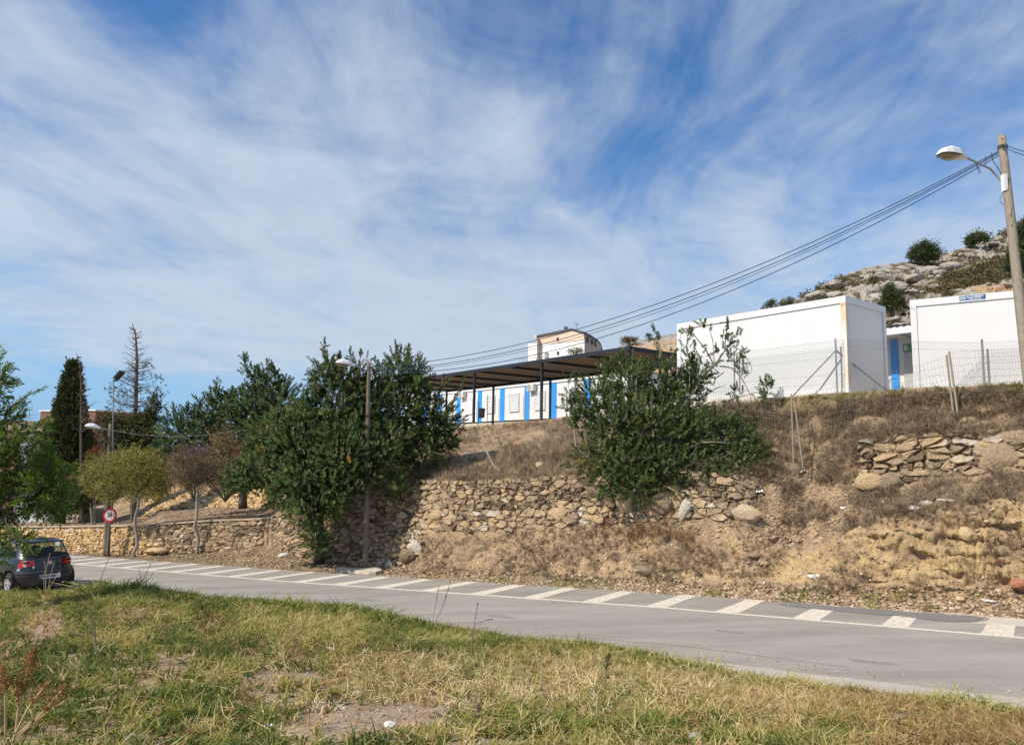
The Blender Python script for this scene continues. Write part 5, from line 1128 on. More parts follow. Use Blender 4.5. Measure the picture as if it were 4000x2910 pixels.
def leafy(label, name, cat, base, blobs, tpls, mat, dens, size, tint, tvar, trunk_r, bark, up=.5, group=None, limbs=True, extra=None, inner=.25, shell=(.72, 1.05), pods=None, trunk_top=None, forks=None, size_var=.3):
    t = thing(name, label, cat, base, group=group)
    P, Dn = crown_points(blobs, dens, shell, inner); Dn = Dn/np.linalg.norm(Dn, axis=1, keepdims=True)+UP*up+rng.normal(size=P.shape)*.28
    lowz = P[:, 2].min(); mb = MB(); k = len(P); cl = (vnoise(P, 1.1, 3, 5)-.5)*1.1
    ti = np.clip(tint+cl*tvar*1.6+rng.normal(size=k)*tvar*.6, .05, .97); sz = size*rng.uniform(1-size_var, 1+size_var, k); w = rng.integers(0, len(tpls), k)
    for i, tp_ in enumerate(tpls):
        m = w == i; scatter(mb, tp_, P[m], Dn[m], sz[m], ti[m])
    if extra:
        for a, b, kk, wd_ in extra:          # shoots: (from, to, count, width)
            a, b = np.asarray(a), np.asarray(b); tt = rng.uniform(0, 1, kk)**.8; L = np.linalg.norm(b-a)
            Q = a+(b-a)*tt[:, None]+rng.normal(size=(kk, 3))*wd_*(1.15-tt)[:, None]; dd = (b-a)/L+rng.normal(size=(kk, 3))*.35
            scatter(mb, tpls[0], Q, dd, size*rng.uniform(.7, 1.05, kk), np.clip(tint+rng.normal(size=kk)*tvar, .05, .97))
    if pods:
        kk = pods; i = rng.integers(0, k, kk); scatter(mb, CLUST[0], P[i], Dn[i], size*.28, 1.02)
    mb.build('foliage', mat, t)
    mb = MB(); base = np.asarray(base, float)
    cc = np.mean([b[0] for b in blobs], 0); tt = np.asarray(trunk_top) if trunk_top is not None else base+(cc-base)*.55
    starts = [tt]
    tube(mb, limb_path(base-UP*.3, tt, .04, 8), np.linspace(trunk_r*1.15, trunk_r*.7, 8), 9)
    if limbs:
        for c, r in blobs:
            r0 = trunk_r*min(.62, .25+.3*max(r)/2); Lp = limb_path(tt, c, .10, 8); tube(mb, Lp, np.linspace(r0, r0*.25, 8), 6)
            for _ in range(7):
                d = rng.normal(size=3); d /= np.linalg.norm(d); d[2] = abs(d[2])*.8; st_ = Lp[rng.integers(3, 8)]
                tube(mb, limb_path(st_, c+d*np.asarray(r)*.92, .12, 5), np.linspace(r0*.35, .008, 5), 4)
    if extra:
        for a, b, kk, wd_ in extra: tube(mb, limb_path(np.asarray(a), np.asarray(b), .05, 5), np.linspace(.03, .008, 5), 4)
    mb.build('trunk', bark, t, smooth=True)
    return t
def E(x, y, Yd): return PY(x, y, Yd)

# big dark carob in the middle
Yc = 24.6
bl1 = px_blobs([(1450, 1590, 95, .8, 95), (1300, 1620, 95, .4, 110), (1590, 1570, 85, 1.2, 95), (1690, 1640, 85, 1.4, 85), (1740, 1710, 45, 1.4, 50), (1170, 1740, 105, .2, 95), (1340, 1760, 120, -.1, 120), (1500, 1740, 110, .6, 110), (1640, 1750, 95, 1., 60),
                (1040, 1830, 95, .3, 80), (950, 1880, 60, .2, 50), (1170, 1880, 110, -.4, 90), (1310, 1890, 95, -.6, 80), (1210, 1990, 80, -.9, 65), (1300, 1960, 60, -.8, 50), (1240, 2080, 34, -1.0, 50), (1240, 2140, 26, -1.1, 34), (1430, 1850, 60, -.2, 55), (1270, 1480, 48, .5, 70), (1560, 1450, 45, 1., 70), (1620, 1490, 48, 1, 55), (1475, 1500, 45, 1, 50), (1110, 1930, 60, -.1, 45), (1340, 1480, 40, .5, 50), (1400, 1500, 40, .5, 60), (1200, 1620, 50, .3, 60), (1545, 1895, 26, -.1, 45), (1020, 1740, 45, .4, 45), (1120, 1650, 60, .8, 60), (1060, 1700, 60, .8, 60), (1400, 1680, 80, .3, 80)], Yc)
ex = [(E(1290, 1480, Yc+.4), E(1268, 1352, Yc+.4), 26, .12), (E(1320, 1500, Yc), E(1330, 1405, Yc), 14, .1), (E(1395, 1500, Yc+.2), E(1372, 1388, Yc+.2), 12, .09), (E(1405, 1500, Yc+.2), E(1412, 1380, Yc+.2), 12, .08), (E(1240, 1570, Yc), E(1228, 1470, Yc), 14, .1), (E(1560, 1470, Yc+1), E(1550, 1350, Yc+1), 22, .12),
      (E(1590, 1480, Yc+1), E(1598, 1365, Yc+1), 18, .1), (E(1630, 1500, Yc+1), E(1640, 1400, Yc+1), 16, .1), (E(1480, 1480, Yc+1), E(1475, 1405, Yc+1), 12, .09), (E(1440, 1470, Yc+1), E(1436, 1400, Yc+1), 8, .08), (E(1195, 1620, Yc), E(1187, 1530, Yc), 9, .06), (E(1520, 1500, Yc+1), E(1508, 1420, Yc+1), 12, .1), (E(1700, 1560, Yc+1.2), E(1745, 1490, Yc+1.2), 12, .12), (E(1760, 1600, Yc+1.2), E(1815, 1480, Yc+1.4), 7, .06)]
T0 = on_bank(1235, 2175, .5, 3); T0 = RP(17.9, 18.0, .25)
leafy('largest dark green glossy tree, behind the middle lamp pole, overhanging the wall', 'carob_tree', 'tree', T0, bl1, CAROB, m_leaf, 50, .33, .48, .25, .17, m_bark, extra=ex, inner=.30, pods=26, trunk_top=PY(1250, 1960, Yc-.3))
# carob further back, left
Yc2 = 33.
bl2 = px_blobs([(700, 1690, 60, 0, 75), (770, 1690, 75, 0, 85), (850, 1640, 75, .4, 95), (930, 1640, 85, .4, 100), (1010, 1600, 80, .4, 90), (1090, 1600, 75, .2, 100), (1140, 1690, 90, 0, 90), (1020, 1700, 90, 0, 80), (900, 1760, 80, 0, 60), (660, 1760, 50, 0, 60), (1040, 1490, 42, .3, 42), (1180, 1760, 80, 0, 60)], Yc2)
ex = [(E(1010, 1540, Yc2), E(955, 1408, Yc2), 34, .16), (E(1040, 1520, Yc2), E(1012, 1450, Yc2), 16, .12), (E(1095, 1540, Yc2), E(1068, 1440, Yc2), 22, .14), (E(1110, 1560, Yc2), E(1118, 1500, Yc2), 12, .1), (E(860, 1570, Yc2), E(846, 1510, Yc2), 12, .12), (E(890, 1580, Yc2), E(900, 1540, Yc2), 9, .12), (E(820, 1610, Yc2), E(815, 1560, Yc2), 8, .1), (E(770, 1630, Yc2), E(772, 1592, Yc2), 8, .1), (E(715, 1640, Yc2), E(720, 1600, Yc2), 8, .1), (E(690, 1640, Yc2), E(680, 1605, Yc2), 6, .1), (E(950, 1570, Yc2), E(940, 1535, Yc2), 9, .12)]
leafy('dark glossy tree stepping down to the left behind the largest tree, one leaning top shoot', 'carob_tree', 'tree', PY(950, 1960, Yc2), bl2, CAROB, m_leaf, 20, .46, .40, .18, .18, m_bark, extra=ex, inner=.28)
# carob bush on the right, open and twiggy
Yc3 = 20.0
bl3 = px_blobs([(2330, 1560, 90, .9, 80), (2450, 1490, 95, 1., 80), (2570, 1500, 85, 1., 75), (2660, 1560, 80, .9, 80), (2400, 1650, 110, .4, 90), (2540, 1650, 130, .5, 110), (2680, 1680, 110, .4, 90), (2800, 1700, 90, .3, 90), (2330, 1790, 80, .1, 60), (2460, 1800, 110, 0, 80), (2600, 1830, 100, -.1, 70), (2740, 1820, 90, 0, 70), (2860, 1810, 75, .2, 80), (2360, 1880, 50, -.4, 40), (2480, 1900, 65, -.5, 55), (2640, 1900, 55, -.4, 35), (2890, 1700, 45, .4, 50), (2900, 1790, 60, -.3, 55), (2830, 1850, 60, -.5, 45), (2740, 1890, 50, -.5, 35), (2940, 1740, 40, 0, 50), (2720, 1470, 40, .8, 60), (2280, 1640, 35, .5, 40)], Yc3)
rb = PN(2600, 1930, 18.95)
bush = leafy('wide dark glossy bush hanging over the stone wall before the left white cabin', 'carob_bush', 'bush', rb, bl3, CAROB, m_leaf, 52, .27, .48, .24, .13, m_gbark, inner=.3, shell=(.6, 1.12), trunk_top=PY(2590, 1800, Yc3+.3),
    extra=[(E(2580, 1440, Yc3+1), E(2562, 1290, Yc3+1), 18, .11), (E(2600, 1450, Yc3+1), E(2640, 1370, Yc3+1), 12, .10), (E(2420, 1430, Yc3+1), E(2418, 1390, Yc3+1), 7, .08), (E(2350, 1440, Yc3+1), E(2345, 1400, Yc3+1), 4, .05)])
# open side branches with terminal leaf bunches
mbB, mbL = MB(), MB()
def twig(pts, r0, heads, s=.31):
    P = [PY(x, y, Yc3+.75) for x, y in pts]; Q = np.array(P); t = np.linspace(0, 1, len(Q)); tt = np.linspace(0, 1, 4*len(Q)); Q = np.stack([np.interp(tt, t, Q[:, i]) for i in range(3)], -1)
    for _ in range(2): Q[1:-1] = (Q[:-2]+2*Q[1:-1]+Q[2:])/4
    tube(mbB, Q, np.linspace(r0, r0*.35, len(Q)), 5)
    for x, y, kk in heads:
        c = PY(x, y, Yc3+.75); d0 = rng.normal(size=(kk, 3))*.55+UP*.8; scatter(mbL, CAROB[rng.integers(0, 4)], c+rng.normal(size=(kk, 3))*np.array([.08, .08, .12])-UP*.12, d0, s*rng.uniform(.7, 1.05, kk), np.clip(.52+rng.normal(size=kk)*.12, .1, .9))
twig([(2660, 1580), (2720, 1490), (2790, 1430), (2830, 1370), (2870, 1330)], .055, [(2780, 1410, 7), (2850, 1360, 8), (2870, 1300, 6)])
twig([(2790, 1430), (2760, 1370), (2720, 1320), (2690, 1280)], .03, [(2685, 1295, 10), (2700, 1400, 8), (2680, 1355, 8), (2730, 1345, 6)])
twig([(2790, 1420), (2785, 1330), (2765, 1270), (2755, 1255)], .015, [(2754, 1256, 6)])
twig([(2830, 1370), (2835, 1310), (2842, 1270)], .02, [(2841, 1270, 5), (2838, 1308, 8), (2845, 1345, 9), (2798, 1342, 5)])
twig([(2860, 1350), (2905, 1375), (2935, 1430), (2938, 1455), (2915, 1462), (2890, 1430)], .013, [(2900, 1380, 9), (2885, 1420, 7), (2905, 1445, 8)])
twig([(2810, 1430), (2860, 1435), (2900, 1480), (2930, 1540), (2935, 1570)], .024, [])
twig([(2790, 1480), (2820, 1460), (2832, 1450)], .03, [(2770, 1470, 7)])
twig([(2740, 1560), (2790, 1520), (2835, 1503)], .022, [])
twig([(2800, 1600), (2850, 1560), (2930, 1540), (2970, 1530), (3000, 1490)], .02, [(2880, 1520, 9), (2870, 1560, 7), (2985, 1525, 9), (2995, 1490, 9), (2975, 1555, 7), (3000, 1505, 6)])
twig([(2640, 1600), (2690, 1540), (2720, 1470)], .04, [(2730, 1460, 12), (2700, 1480, 12), (2670, 1430, 8), (2720, 1410, 8)])
twig([(2450, 1700), (2330, 1640), (2290, 1580), (2245, 1490), (2240, 1480)], .022, [(2240, 1490, 9), (2225, 1545, 8), (2220, 1620, 8)])
twig([(2400, 1700), (2300, 1660), (2240, 1630)], .02, [(2240, 1640, 12), (2215, 1590, 8), (2265, 1570, 8)])
twig([(2420, 1760), (2320, 1740), (2262, 1760)], .02, [(2262, 1755, 10), (2280, 1700, 8)])
mbB.build('branch', m_gbark, bush, smooth=True); mbL.build('outer_leaves', m_leaf, bush)

# cypress, its dead neighbour, and the half dead conifer
Yy = 42.
cyb = PY(225, 2020, Yy); cy = thing('cypress_tree', 'tall dark cone-shaped cypress in front of the brown brick building', 'tree', cyb)
kk = 5200; prof_y = np.array([1412, 1450, 1500, 1580, 1660, 1750, 1850, 1950, 2010]); prof_w = np.array([1, 9, 17, 32, 50, 72, 92, 92, 60]); cxs = np.array([278, 282, 281, 274, 268, 266, 266, 262, 258])
yy = 1422+590*rng.uniform(0, 1, kk)**.70; wv = np.interp(yy, prof_y, prof_w); an = rng.uniform(0, 6.28, kk); ra = np.where(rng.uniform(size=kk) < .3, rng.uniform(.3, .9, kk), rng.uniform(.8, 1.08, kk))*(.84+.36*vnoise(np.stack([np.cos(an)*1.5, np.sin(an)*1.5, yy*.02], -1), 1.4, 3, 3))
cc = np.stack([PY(x, y, Yy) for x, y in zip(np.interp(yy, prof_y, cxs), yy)]); rm = (wv*ra*Yy/F)
P = cc+np.stack([np.cos(an)*rm, np.sin(an)*rm, 0*rm], -1); dn = np.stack([np.cos(an)*.7, np.sin(an)*.7, np.full(kk, 1.1)], -1)+rng.normal(size=(kk, 3))*.2
side = (np.cos(an)*.5-np.sin(an)*.5); brown = np.clip((P[:, 0]-cc[:, 0])/1.5, 0, 1)*np.clip((yy-1650)/150, 0, 1)
mb = MB(); ti = np.clip(.45+rng.normal(size=kk)*.12+(vnoise(P, .9, 3, 8)-.5)*.5+brown*.35, .05, .98); w = rng.integers(0, 3, kk)
for i in range(3): m = w == i; scatter(mb, CYPS[i], P[m], dn[m], .46*rng.uniform(.7, 1.2, m.sum()), ti[m])
mb.build('foliage', m_cyp, cy); mb = MB(); tube(mb, [PY(230, 2060, Yy)-UP*.4, PY(235, 1950, Yy), PY(270, 1600, Yy)], [.36, .33, .05], 8); mb.build('trunk', m_bark, cy, smooth=True)
def dead_tree(t, pts, Yd, r0, r1, seed, y_lo, y_hi, lmax, right=True, left=True, name='trunk', mat=None, cnt=60, droop=.1, rise=.2):
    r = np.random.default_rng(seed); P = np.array([PY(x, y, Yd) for x, y in pts]); mb = MB(); tube(mb, P, np.linspace(r0, r1, len(P)), 7)
    zs = P[:, 2]
    for i in range(cnt):
        f = r.uniform(0, 1); py = y_lo+(y_hi-y_lo)*f; x = np.interp(-py, [-p[1] for p in pts], [p[0] for p in pts]); c = PY(x, py, Yd)
        a = r.uniform(0, 6.28); 
        if not left and math.cos(a) < 0 and r.uniform() < .85: a = math.pi-a
        L = lmax*(.18+.82*(1-f))*r.uniform(.45, 1.0); d = np.array([math.cos(a), math.sin(a), rise+r.normal()*.15])
        q = [c, c+d*L*.4-UP*.03*L, c+d*L*.75+UP*.02*L, c+d*L+UP*(.14*L)]; tube(mb, q, [.022+.012*L/lmax, .016, .011, .006], 3, cap=False)
        for _ in range(int(4+6*L/lmax)):
            s_ = r.uniform(.25, 1); st_ = c+d*L*s_+UP*.1*L*s_*s_; dd = d*.5+r.normal(size=3)*.6; tube(mb, [st_, st_+dd*L*.14, st_+dd*L*.26-UP*.02], [.009, .007, .004], 3, cap=False)
    return mb.build(name, mat or m_gbark, t, smooth=False)
dt = thing('dead_tree', 'bare dead conifer spire rising beside the cypress', 'tree', PY(320, 2030, Yy-2.2))
dead_tree(dt, [(318, 2030), (316, 1700), (317, 1500), (311, 1420), (299, 1378)], Yy-2.2, .075, .008, 3, 1690, 1392, 1.0, left=False, cnt=70, rise=.35, mat=m_bark)
Yh = 40.
hc = thing('conifer_tree', 'tallest tree at left, bare spire on top and ragged dark leaves below', 'tree', PY(530, 2035, Yh))
dead_tree(hc, [(520, 2040), (527, 1700), (531, 1550), (535, 1400), (530, 1310), (516, 1263)], Yh, .17, .014, 5, 1640, 1285, 1.75, cnt=120, rise=.18, mat=m_bark)
blh = px_blobs([(470, 1700, 65, 0, 85), (560, 1680, 75, 0, 85), (600, 1600, 30, 0, 70), (520, 1760, 90, 0, 80), (430, 1650, 35, 0, 50), (620, 1780, 70, 0, 70), (455, 1800, 60, 0, 60), (580, 1830, 70, 0, 60)], Yh)
P, dn = crown_points(blh, 20, (.5, 1.15), .4); mb = MB(); w = rng.integers(0, 3, len(P)); ti = np.clip(.36+rng.normal(size=len(P))*.16+(P[:, 2]-P[:, 2].mean())*.05, .05, .95)
for i in range(3): m = w == i; scatter(mb, CLUST[i], P[m], dn[m]+UP*.2, .36*rng.uniform(.7, 1.3, m.sum()), ti[m])
for x, y, kk, s_ in ((570, 1428, 22, .35), (455, 1525, 34, .45), (620, 1483, 16, .3), (550, 1515, 10, .25), (600, 1560, 40, .6), (460, 1600, 20, .4), (485, 1540, 14, .3)):
    c = PY(x, y, Yh); scatter(mb, CLUST[0], c+rng.normal(size=(kk, 3))*s_*.6, rng.normal(size=(kk, 3)), .20, np.clip(.5+rng.normal(size=kk)*.15, 0, .95))
mb.build('foliage', m_cyp, hc)

# yellow-olive round tree and the thin bare ones by the low wall
def small_tree(label, tb, tt_, blobs, Y0, mat, dens, size, tint, r0, bark=m_gbark, tp=SMALLC, inner=.35, **k):
    return leafy(label, 'young_tree', 'tree', tb, px_blobs(blobs, Y0), tp, mat, dens, size, tint, .17, r0, bark, trunk_top=tt_, inner=inner, shell=(.45, 1.28), up=.2, **k)
Yo = 29.6; tb = PR(534, 2172)+UP*.05; Yo = tb[1]
small_tree('round tree with dense yellow-olive leaves in front of the steps', tb, PY(543, 1950, Yo), [(480, 1830, 75, .3, 65), (560, 1820, 90, 0, 75), (400, 1840, 70, .5, 60), (440, 1900, 80, .2, 55), (540, 1900, 90, 0, 55), (610, 1870, 55, .2, 60), (360, 1880, 45, .4, 50), (500, 1790, 50, .3, 40), (620, 1920, 40, 0, 35)], Yo, m_oliv, 60, .22, .52, .07)
tb = PR(776, 2172)+UP*.1; Yk = tb[1]
small_tree('thin nearly bare young tree with brown twigs before the shaded low wall', tb, PY(770, 1900, Yk), [(720, 1850, 75, 0, 55), (790, 1830, 75, .2, 60), (850, 1870, 50, 0, 40), (700, 1790, 40, .3, 40)], Yk, m_tan, 60, .19, .42, .065)
mb = MB(); r_ = np.random.default_rng(9); tr = bpy.data.objects[-1] if False else None
def twigs(root, base, n, Lm, seed, mat, spread=.8, r0=.018):
    r = np.random.default_rng(seed); mb = MB()
    for i in range(n):
        a = r.uniform(0, 6.28); d = np.array([math.cos(a)*spread, math.sin(a)*spread, 1.]); d /= np.linalg.norm(d); L = Lm*r.uniform(.6, 1)
        p = [base, base+d*L*.4+r.normal(size=3)*.05*L, base+d*L*.75+r.normal(size=3)*.07*L, base+d*L]; tube(mb, p, [r0, r0*.7, r0*.4, .004], 4, cap=False)
        for _ in range(12):
            s_ = r.uniform(.3, 1); st_ = base+d*L*s_; dd = d*.6+r.normal(size=3)*.5; tube(mb, [st_, st_+dd*L*.12, st_+dd*L*.26], [.009, .006, .003], 3, cap=False)
    return mb.build('twigs', mat, root)
twigs(bpy.data.objects['young_tree.001'], PY(770, 1900, Yk), 22, 1.4, 5, m_bark, spread=1.0)
tb = on_bank(362, 2046, 4, 6); Y3 = tb[1]
small_tree('thin grey trunk tree with sparse olive leaves on the terrace left of the speed sign', tb, PY(345, 1900, Y3), [(340, 1840, 45, 0, 60), (300, 1870, 35, .2, 40), (365, 1800, 30, 0, 40)], Y3, m_oliv, 24, .2, .42, .065)
for i, (x, y, r_, s_) in enumerate([(372, 1760, 26, .3), (365, 1855, 24, .3)]):
    bs = PY(x, y+60, 33.5+i); t = thing('shrub', ['dark red-leaved bunch above the olive tree, left of the mast', 'dark red-leaved bunch inside the left side of the olive tree'][i], 'shrub', bs)
    P, dn = crown_points(px_blobs([(x, y, r_, 0, 22)], 31.2 if i else 33.5), 60, (.4, 1.1), .5); mb = MB(); scatter(mb, SMALLC[0], P, dn, .16, np.clip(.5+rng.normal(size=len(P))*.2, 0, 1)); mb.build('foliage', m_redleaf, t)
    tube(mb := MB(), [PY(x, y, 33.5), PY(x, 2050, 33.5)], .02, 5); mb.build('stem', m_bark, t)
# mauve and brown thicket between the trees
def thicket(label, blobs, Y0, mat, dens, size, tint, base, seed, nm='shrub', tw=0):
    t = thing(nm, label, 'shrub', base); P, dn = crown_points(px_blobs(blobs, Y0), dens, (.4, 1.15), .5); mb = MB(); w = rng.integers(0, 3, len(P))
    ti = np.clip(tint+rng.normal(size=len(P))*.16+(vnoise(P, 1.5, 3, seed)-.5)*.5, .02, .98)
    for i in range(3): m = w == i; scatter(mb, SMALLC[i], P[m], dn[m]+UP*.4, size*rng.uniform(.6, 1.2, m.sum()), ti[m])
    mb.build('foliage', mat, t)
    if tw: twigs(t, np.asarray(base), tw, np.linalg.norm(PY(blobs[0][0], blobs[0][1], Y0)-base)*1.35, seed, m_bark, .7)
    return t
thicket('mauve-tinted flowering twiggy shrub between the olive tree and the big tree', [(750, 1780, 65, 0, 50), (700, 1800, 40, 0, 35), (800, 1770, 40, 0, 35)], 31, m_pink, 55, .16, .42, PY(760, 1960, 31), 5, tw=22)
thicket('brown twiggy thicket left of the largest tree above the upper rock wall', [(870, 1720, 70, 0, 70), (820, 1840, 80, 0, 70), (900, 1820, 80, 0, 80), (960, 1760, 60, 0, 60), (740, 1880, 60, 0, 40)], 30.2, m_tan, 48, .19, .36, PY(880, 1960, 30.2), 6, tw=30)
thicket('small crimson-leaved bunch at the left edge of the largest tree', [(920, 1768, 26, 0, 18)], 27, m_redleaf, 60, .11, .6, PY(925, 1850, 27), 7)
thicket('dark green bushes under the cypress behind the terrace', [(250, 1960, 90, 0, 50), (330, 1930, 60, 0, 60), (160, 1980, 60, 0, 50), (420, 1900, 60, 0, 60), (640, 1870, 50, 2, 60)], 38, m_cyp, 20, .45, .22, PY(260, 2040, 38), 8, 'bush')

# fresh green tree at the left edge, nearest the viewer
Yg = 12.5
blg = px_blobs([(-50, 1500, 60, 0, 90), (-30, 1640, 70, 0, 60), (60, 1720, 80, 0, 45), (-60, 1850, 120, 0, 90), (110, 1830, 110, .3, 60), (30, 1950, 120, .2, 75), (190, 1840, 50, .3, 45), (200, 1950, 55, .3, 60), (-10, 2050, 70, 0, 55), (60, 2110, 34, -.3, 30), (-100, 2060, 80, 0, 90), (220, 1890, 30, .3, 45), (-30, 2170, 34, -.2, 40), (-60, 1740, 80, 0, 80), (150, 1920, 60, 0, 50), (100, 2165, 14, -.2, 12)], Yg)
ex = [(E(20, 1620, Yg), E(138, 1530, Yg), 12, .05), (E(-10, 1560, Yg), E(22, 1430, Yg), 14, .08), (E(0, 1500, Yg), E(40, 1490, Yg), 8, .05), (E(40, 1660, Yg), E(85, 1600, Yg), 9, .06), (E(60, 1720, Yg), E(170, 1650, Yg), 12, .07), (E(60, 1740, Yg), E(120, 1690, Yg), 8, .05), (E(150, 1720, Yg), E(180, 1690, Yg), 5, .04), (E(10, 2130, Yg), E(120, 2090, Yg), 12, .06), (E(-30, 2220, Yg), E(5, 2240, Yg), 8, .07)]
leafy('bright green narrow-leaved tree at the left edge overhanging the parked car', 'leafy_tree', 'tree', on_field(-60, 2400), blg, WILLOW, m_leaf2, 95, .21, .56, .26, .07, m_bark, up=.15, extra=ex, inner=.35, trunk_top=PY(-70, 1950, Yg))

# pines and bushes on the hill
def hill_tree(label, base, blobs, Y0, mat, dens, size, tint, nm='pine_tree', cat='tree'):
    t = thing(nm, label, cat, base); P, dn = crown_points(px_blobs(blobs, Y0), dens*1.2, (.4, 1.25), .3); mb = MB(); w = rng.integers(0, 3, len(P)); ti = np.clip(tint+rng.normal(size=len(P))*.12+(vnoise(P, .6, 3, 8)-.5)*.5, .05, .95)
    for i in range(3): m = w == i; scatter(mb, PINES[i], P[m], dn[m]+UP*.3, size*rng.uniform(.7, 1.3, m.sum()), ti[m])
    mb.build('foliage', mat, t); mb = MB(); c = np.mean([b[0] for b in px_blobs(blobs, Y0)], 0); tube(mb, limb_path(np.asarray(base)-UP*.5, c, .05, 5), [.2, .17, .13, .09, .05], 6)
    for b in px_blobs(blobs, Y0): tube(mb, limb_path(c-UP*.5, b[0], .1, 4), [.08, .06, .04, .02], 4)
    mb.build('trunk', m_bark, t, smooth=True); return t
hill_tree('round pine standing on the ridge of the rocky hill', PY(3605, 1032, 100), [(3585, 985, 28, 0, 24), (3625, 975, 32, 0, 26), (3570, 1005, 24, 0, 16), (3645, 995, 26, 0, 20), (3610, 960, 22, 0, 14), (3610, 1008, 35, 0, 14)], 100, m_pine, 5.5, 1.1, .42)
hill_tree('pine higher on the ridge, left of the right lamp pole', PY(3800, 965, 110), [(3800, 935, 22, 0, 20), (3825, 925, 20, 0, 14), (3850, 932, 14, 0, 9), (3790, 945, 16, 0, 14)], 110, m_pine, 5.5, 1.2, .40)
hill_tree('bushy pine low on the rocky slope between the two white cabins', PY(3485, 1215, 62), [(3470, 1150, 26, 0, 28), (3490, 1180, 34, 0, 26), (3450, 1195, 26, 0, 18), (3515, 1185, 26, 0, 20), (3480, 1125, 14, 0, 14)], 62, m_pine, 11, .75, .45)
hill_tree('dark pine behind the right lamp pole at the frame edge', PY(4010, 1060, 70), [(3970, 1010, 30, 0, 40), (4010, 960, 40, 0, 60), (3950, 1040, 22, 0, 20), (4030, 1020, 50, 0, 50), (3990, 900, 20, 0, 20)], 70, m_pine, 9, .8, .38)
hill_tree('small grey-green bush on the low skyline, left one of the pair', PY(3005, 1203, 74), [(3005, 1188, 20, 0, 12), (3020, 1182, 14, 0, 10)], 74, m_pine, 12, .5, .5, 'shrub', 'shrub')
hill_tree('small grey-green bush on the low skyline, right one of the pair', PY(3075, 1192, 76), [(3060, 1185, 16, 0, 10), (3085, 1172, 14, 0, 14)], 76, m_pine, 12, .5, .5, 'shrub', 'shrub')
hill_tree('orange-brown bush on the orange mound behind the canopy', PY(2455, 1345, 75), [(2445, 1330, 20, 0, 12), (2472, 1326, 18, 0, 10)], 75, nmat('orange_brown_leaf', [(.1, (.05, .035, .01)), (.6, (.16, .10, .02)), (1., (.26, .15, .03))], scale=1, attr=.8, rough=.8, trans=.1), 22, .42, .5, 'shrub', 'shrub')
hill_tree('small dark bush on the orange mound beside the bare tree top', PY(2535, 1325, 75.5), [(2535, 1312, 16, 0, 9)], 75.5, m_pine, 22, .35, .4, 'shrub', 'shrub')
hill_tree('pale green bush before the far white and peach house', PY(2250, 1385, 70), [(2235, 1375, 18, 0, 10), (2262, 1370, 20, 0, 11)], 70, m_pine, 12, .45, .6, 'shrub', 'shrub')
# dwarf scrub over the hill: one mass
k = 5200; i = rng.integers(0, len(HF), k*4); px_, py_ = HP[0][i], HP[1][i]; hx = HLL.reshape(-1)[i]
keepm = (px_ > 2380) & (px_ < 4100) & (hx < 1.02) & (rng.uniform(size=k*4) < np.clip((.52-nb.reshape(-1)[i])*2.2+scrubm.reshape(-1)[i]*1.4+.04+(wd1.reshape(-1)[i] > .72)*.35, 0, 1)) & (ocm.reshape(-1)[i] < .45)
i = i[keepm][:k]; P = HF[i]; sc_ = np.linalg.norm(P-CAM, axis=1)/90
mb = MB(); m_hs = nmat('hill_scrub', [(.0, (.05, .048, .022)), (.4, (.115, .098, .048)), (.75, (.17, .14, .07)), (1., (.19, .15, .09))], scale=.3, detail=4, rough=.9, attr=.8, spec=.1)
for j in range(3):
    m = np.arange(len(P)) % 3 == j; scatter(mb, make_cluster(40, .3, .14, 90+j, up=.8), P[m]+UP*.12, np.tile(UP, (m.sum(), 1))+rng.normal(size=(m.sum(), 3))*.2, .75*sc_[m]*rng.uniform(.5, 1.5, m.sum()), np.clip(.45+rng.normal(size=m.sum())*.2, 0, 1))
mb.build('hill_scrub', m_hs, kind='stuff')

# ------------------------------------------------------------------ ground cover
TUFT_D = [make_tuft(14, 1., .014, .85, 100+i, .4) for i in range(4)]
TUFT_G = [make_tuft(8, 1., .055, 1.0, 110+i, .9) for i in range(4)]
TUFT_S = [make_tuft(9, 1., .045, 1.3, 120+i, 1.1) for i in range(4)]
def cover(name, mat, P, tpls, size, tint, tvar, nz=None, lean=.25, smin=.6, smax=1.3, add_dir=None):
    mb = MB(); w = rng.integers(0, len(tpls), len(P)); k = len(P); ti = np.clip(tint+rng.normal(size=k)*tvar+(vnoise(P, 1.2, 4, 77)-.5)*tvar*3, .02, .98); sz = size*rng.uniform(smin, smax, k)
    dr = np.tile(UP, (k, 1))+rng.normal(size=(k, 3))*lean
    if add_dir is not None: dr = dr+add_dir
    for i, tp_ in enumerate(tpls): m = w == i; scatter(mb, tp_, P[m], dr[m], sz[m], ti[m])
    return mb.build(name, mat, None, kind='stuff')
def keep(P, fn): x, y = proj(P); return P[rng.uniform(size=len(P)) < fn(x, y)]
def ell(x, y, cx, cy, rx, ry): return np.exp(-(((x-cx)/rx)**2+((y-cy)/ry)**2))
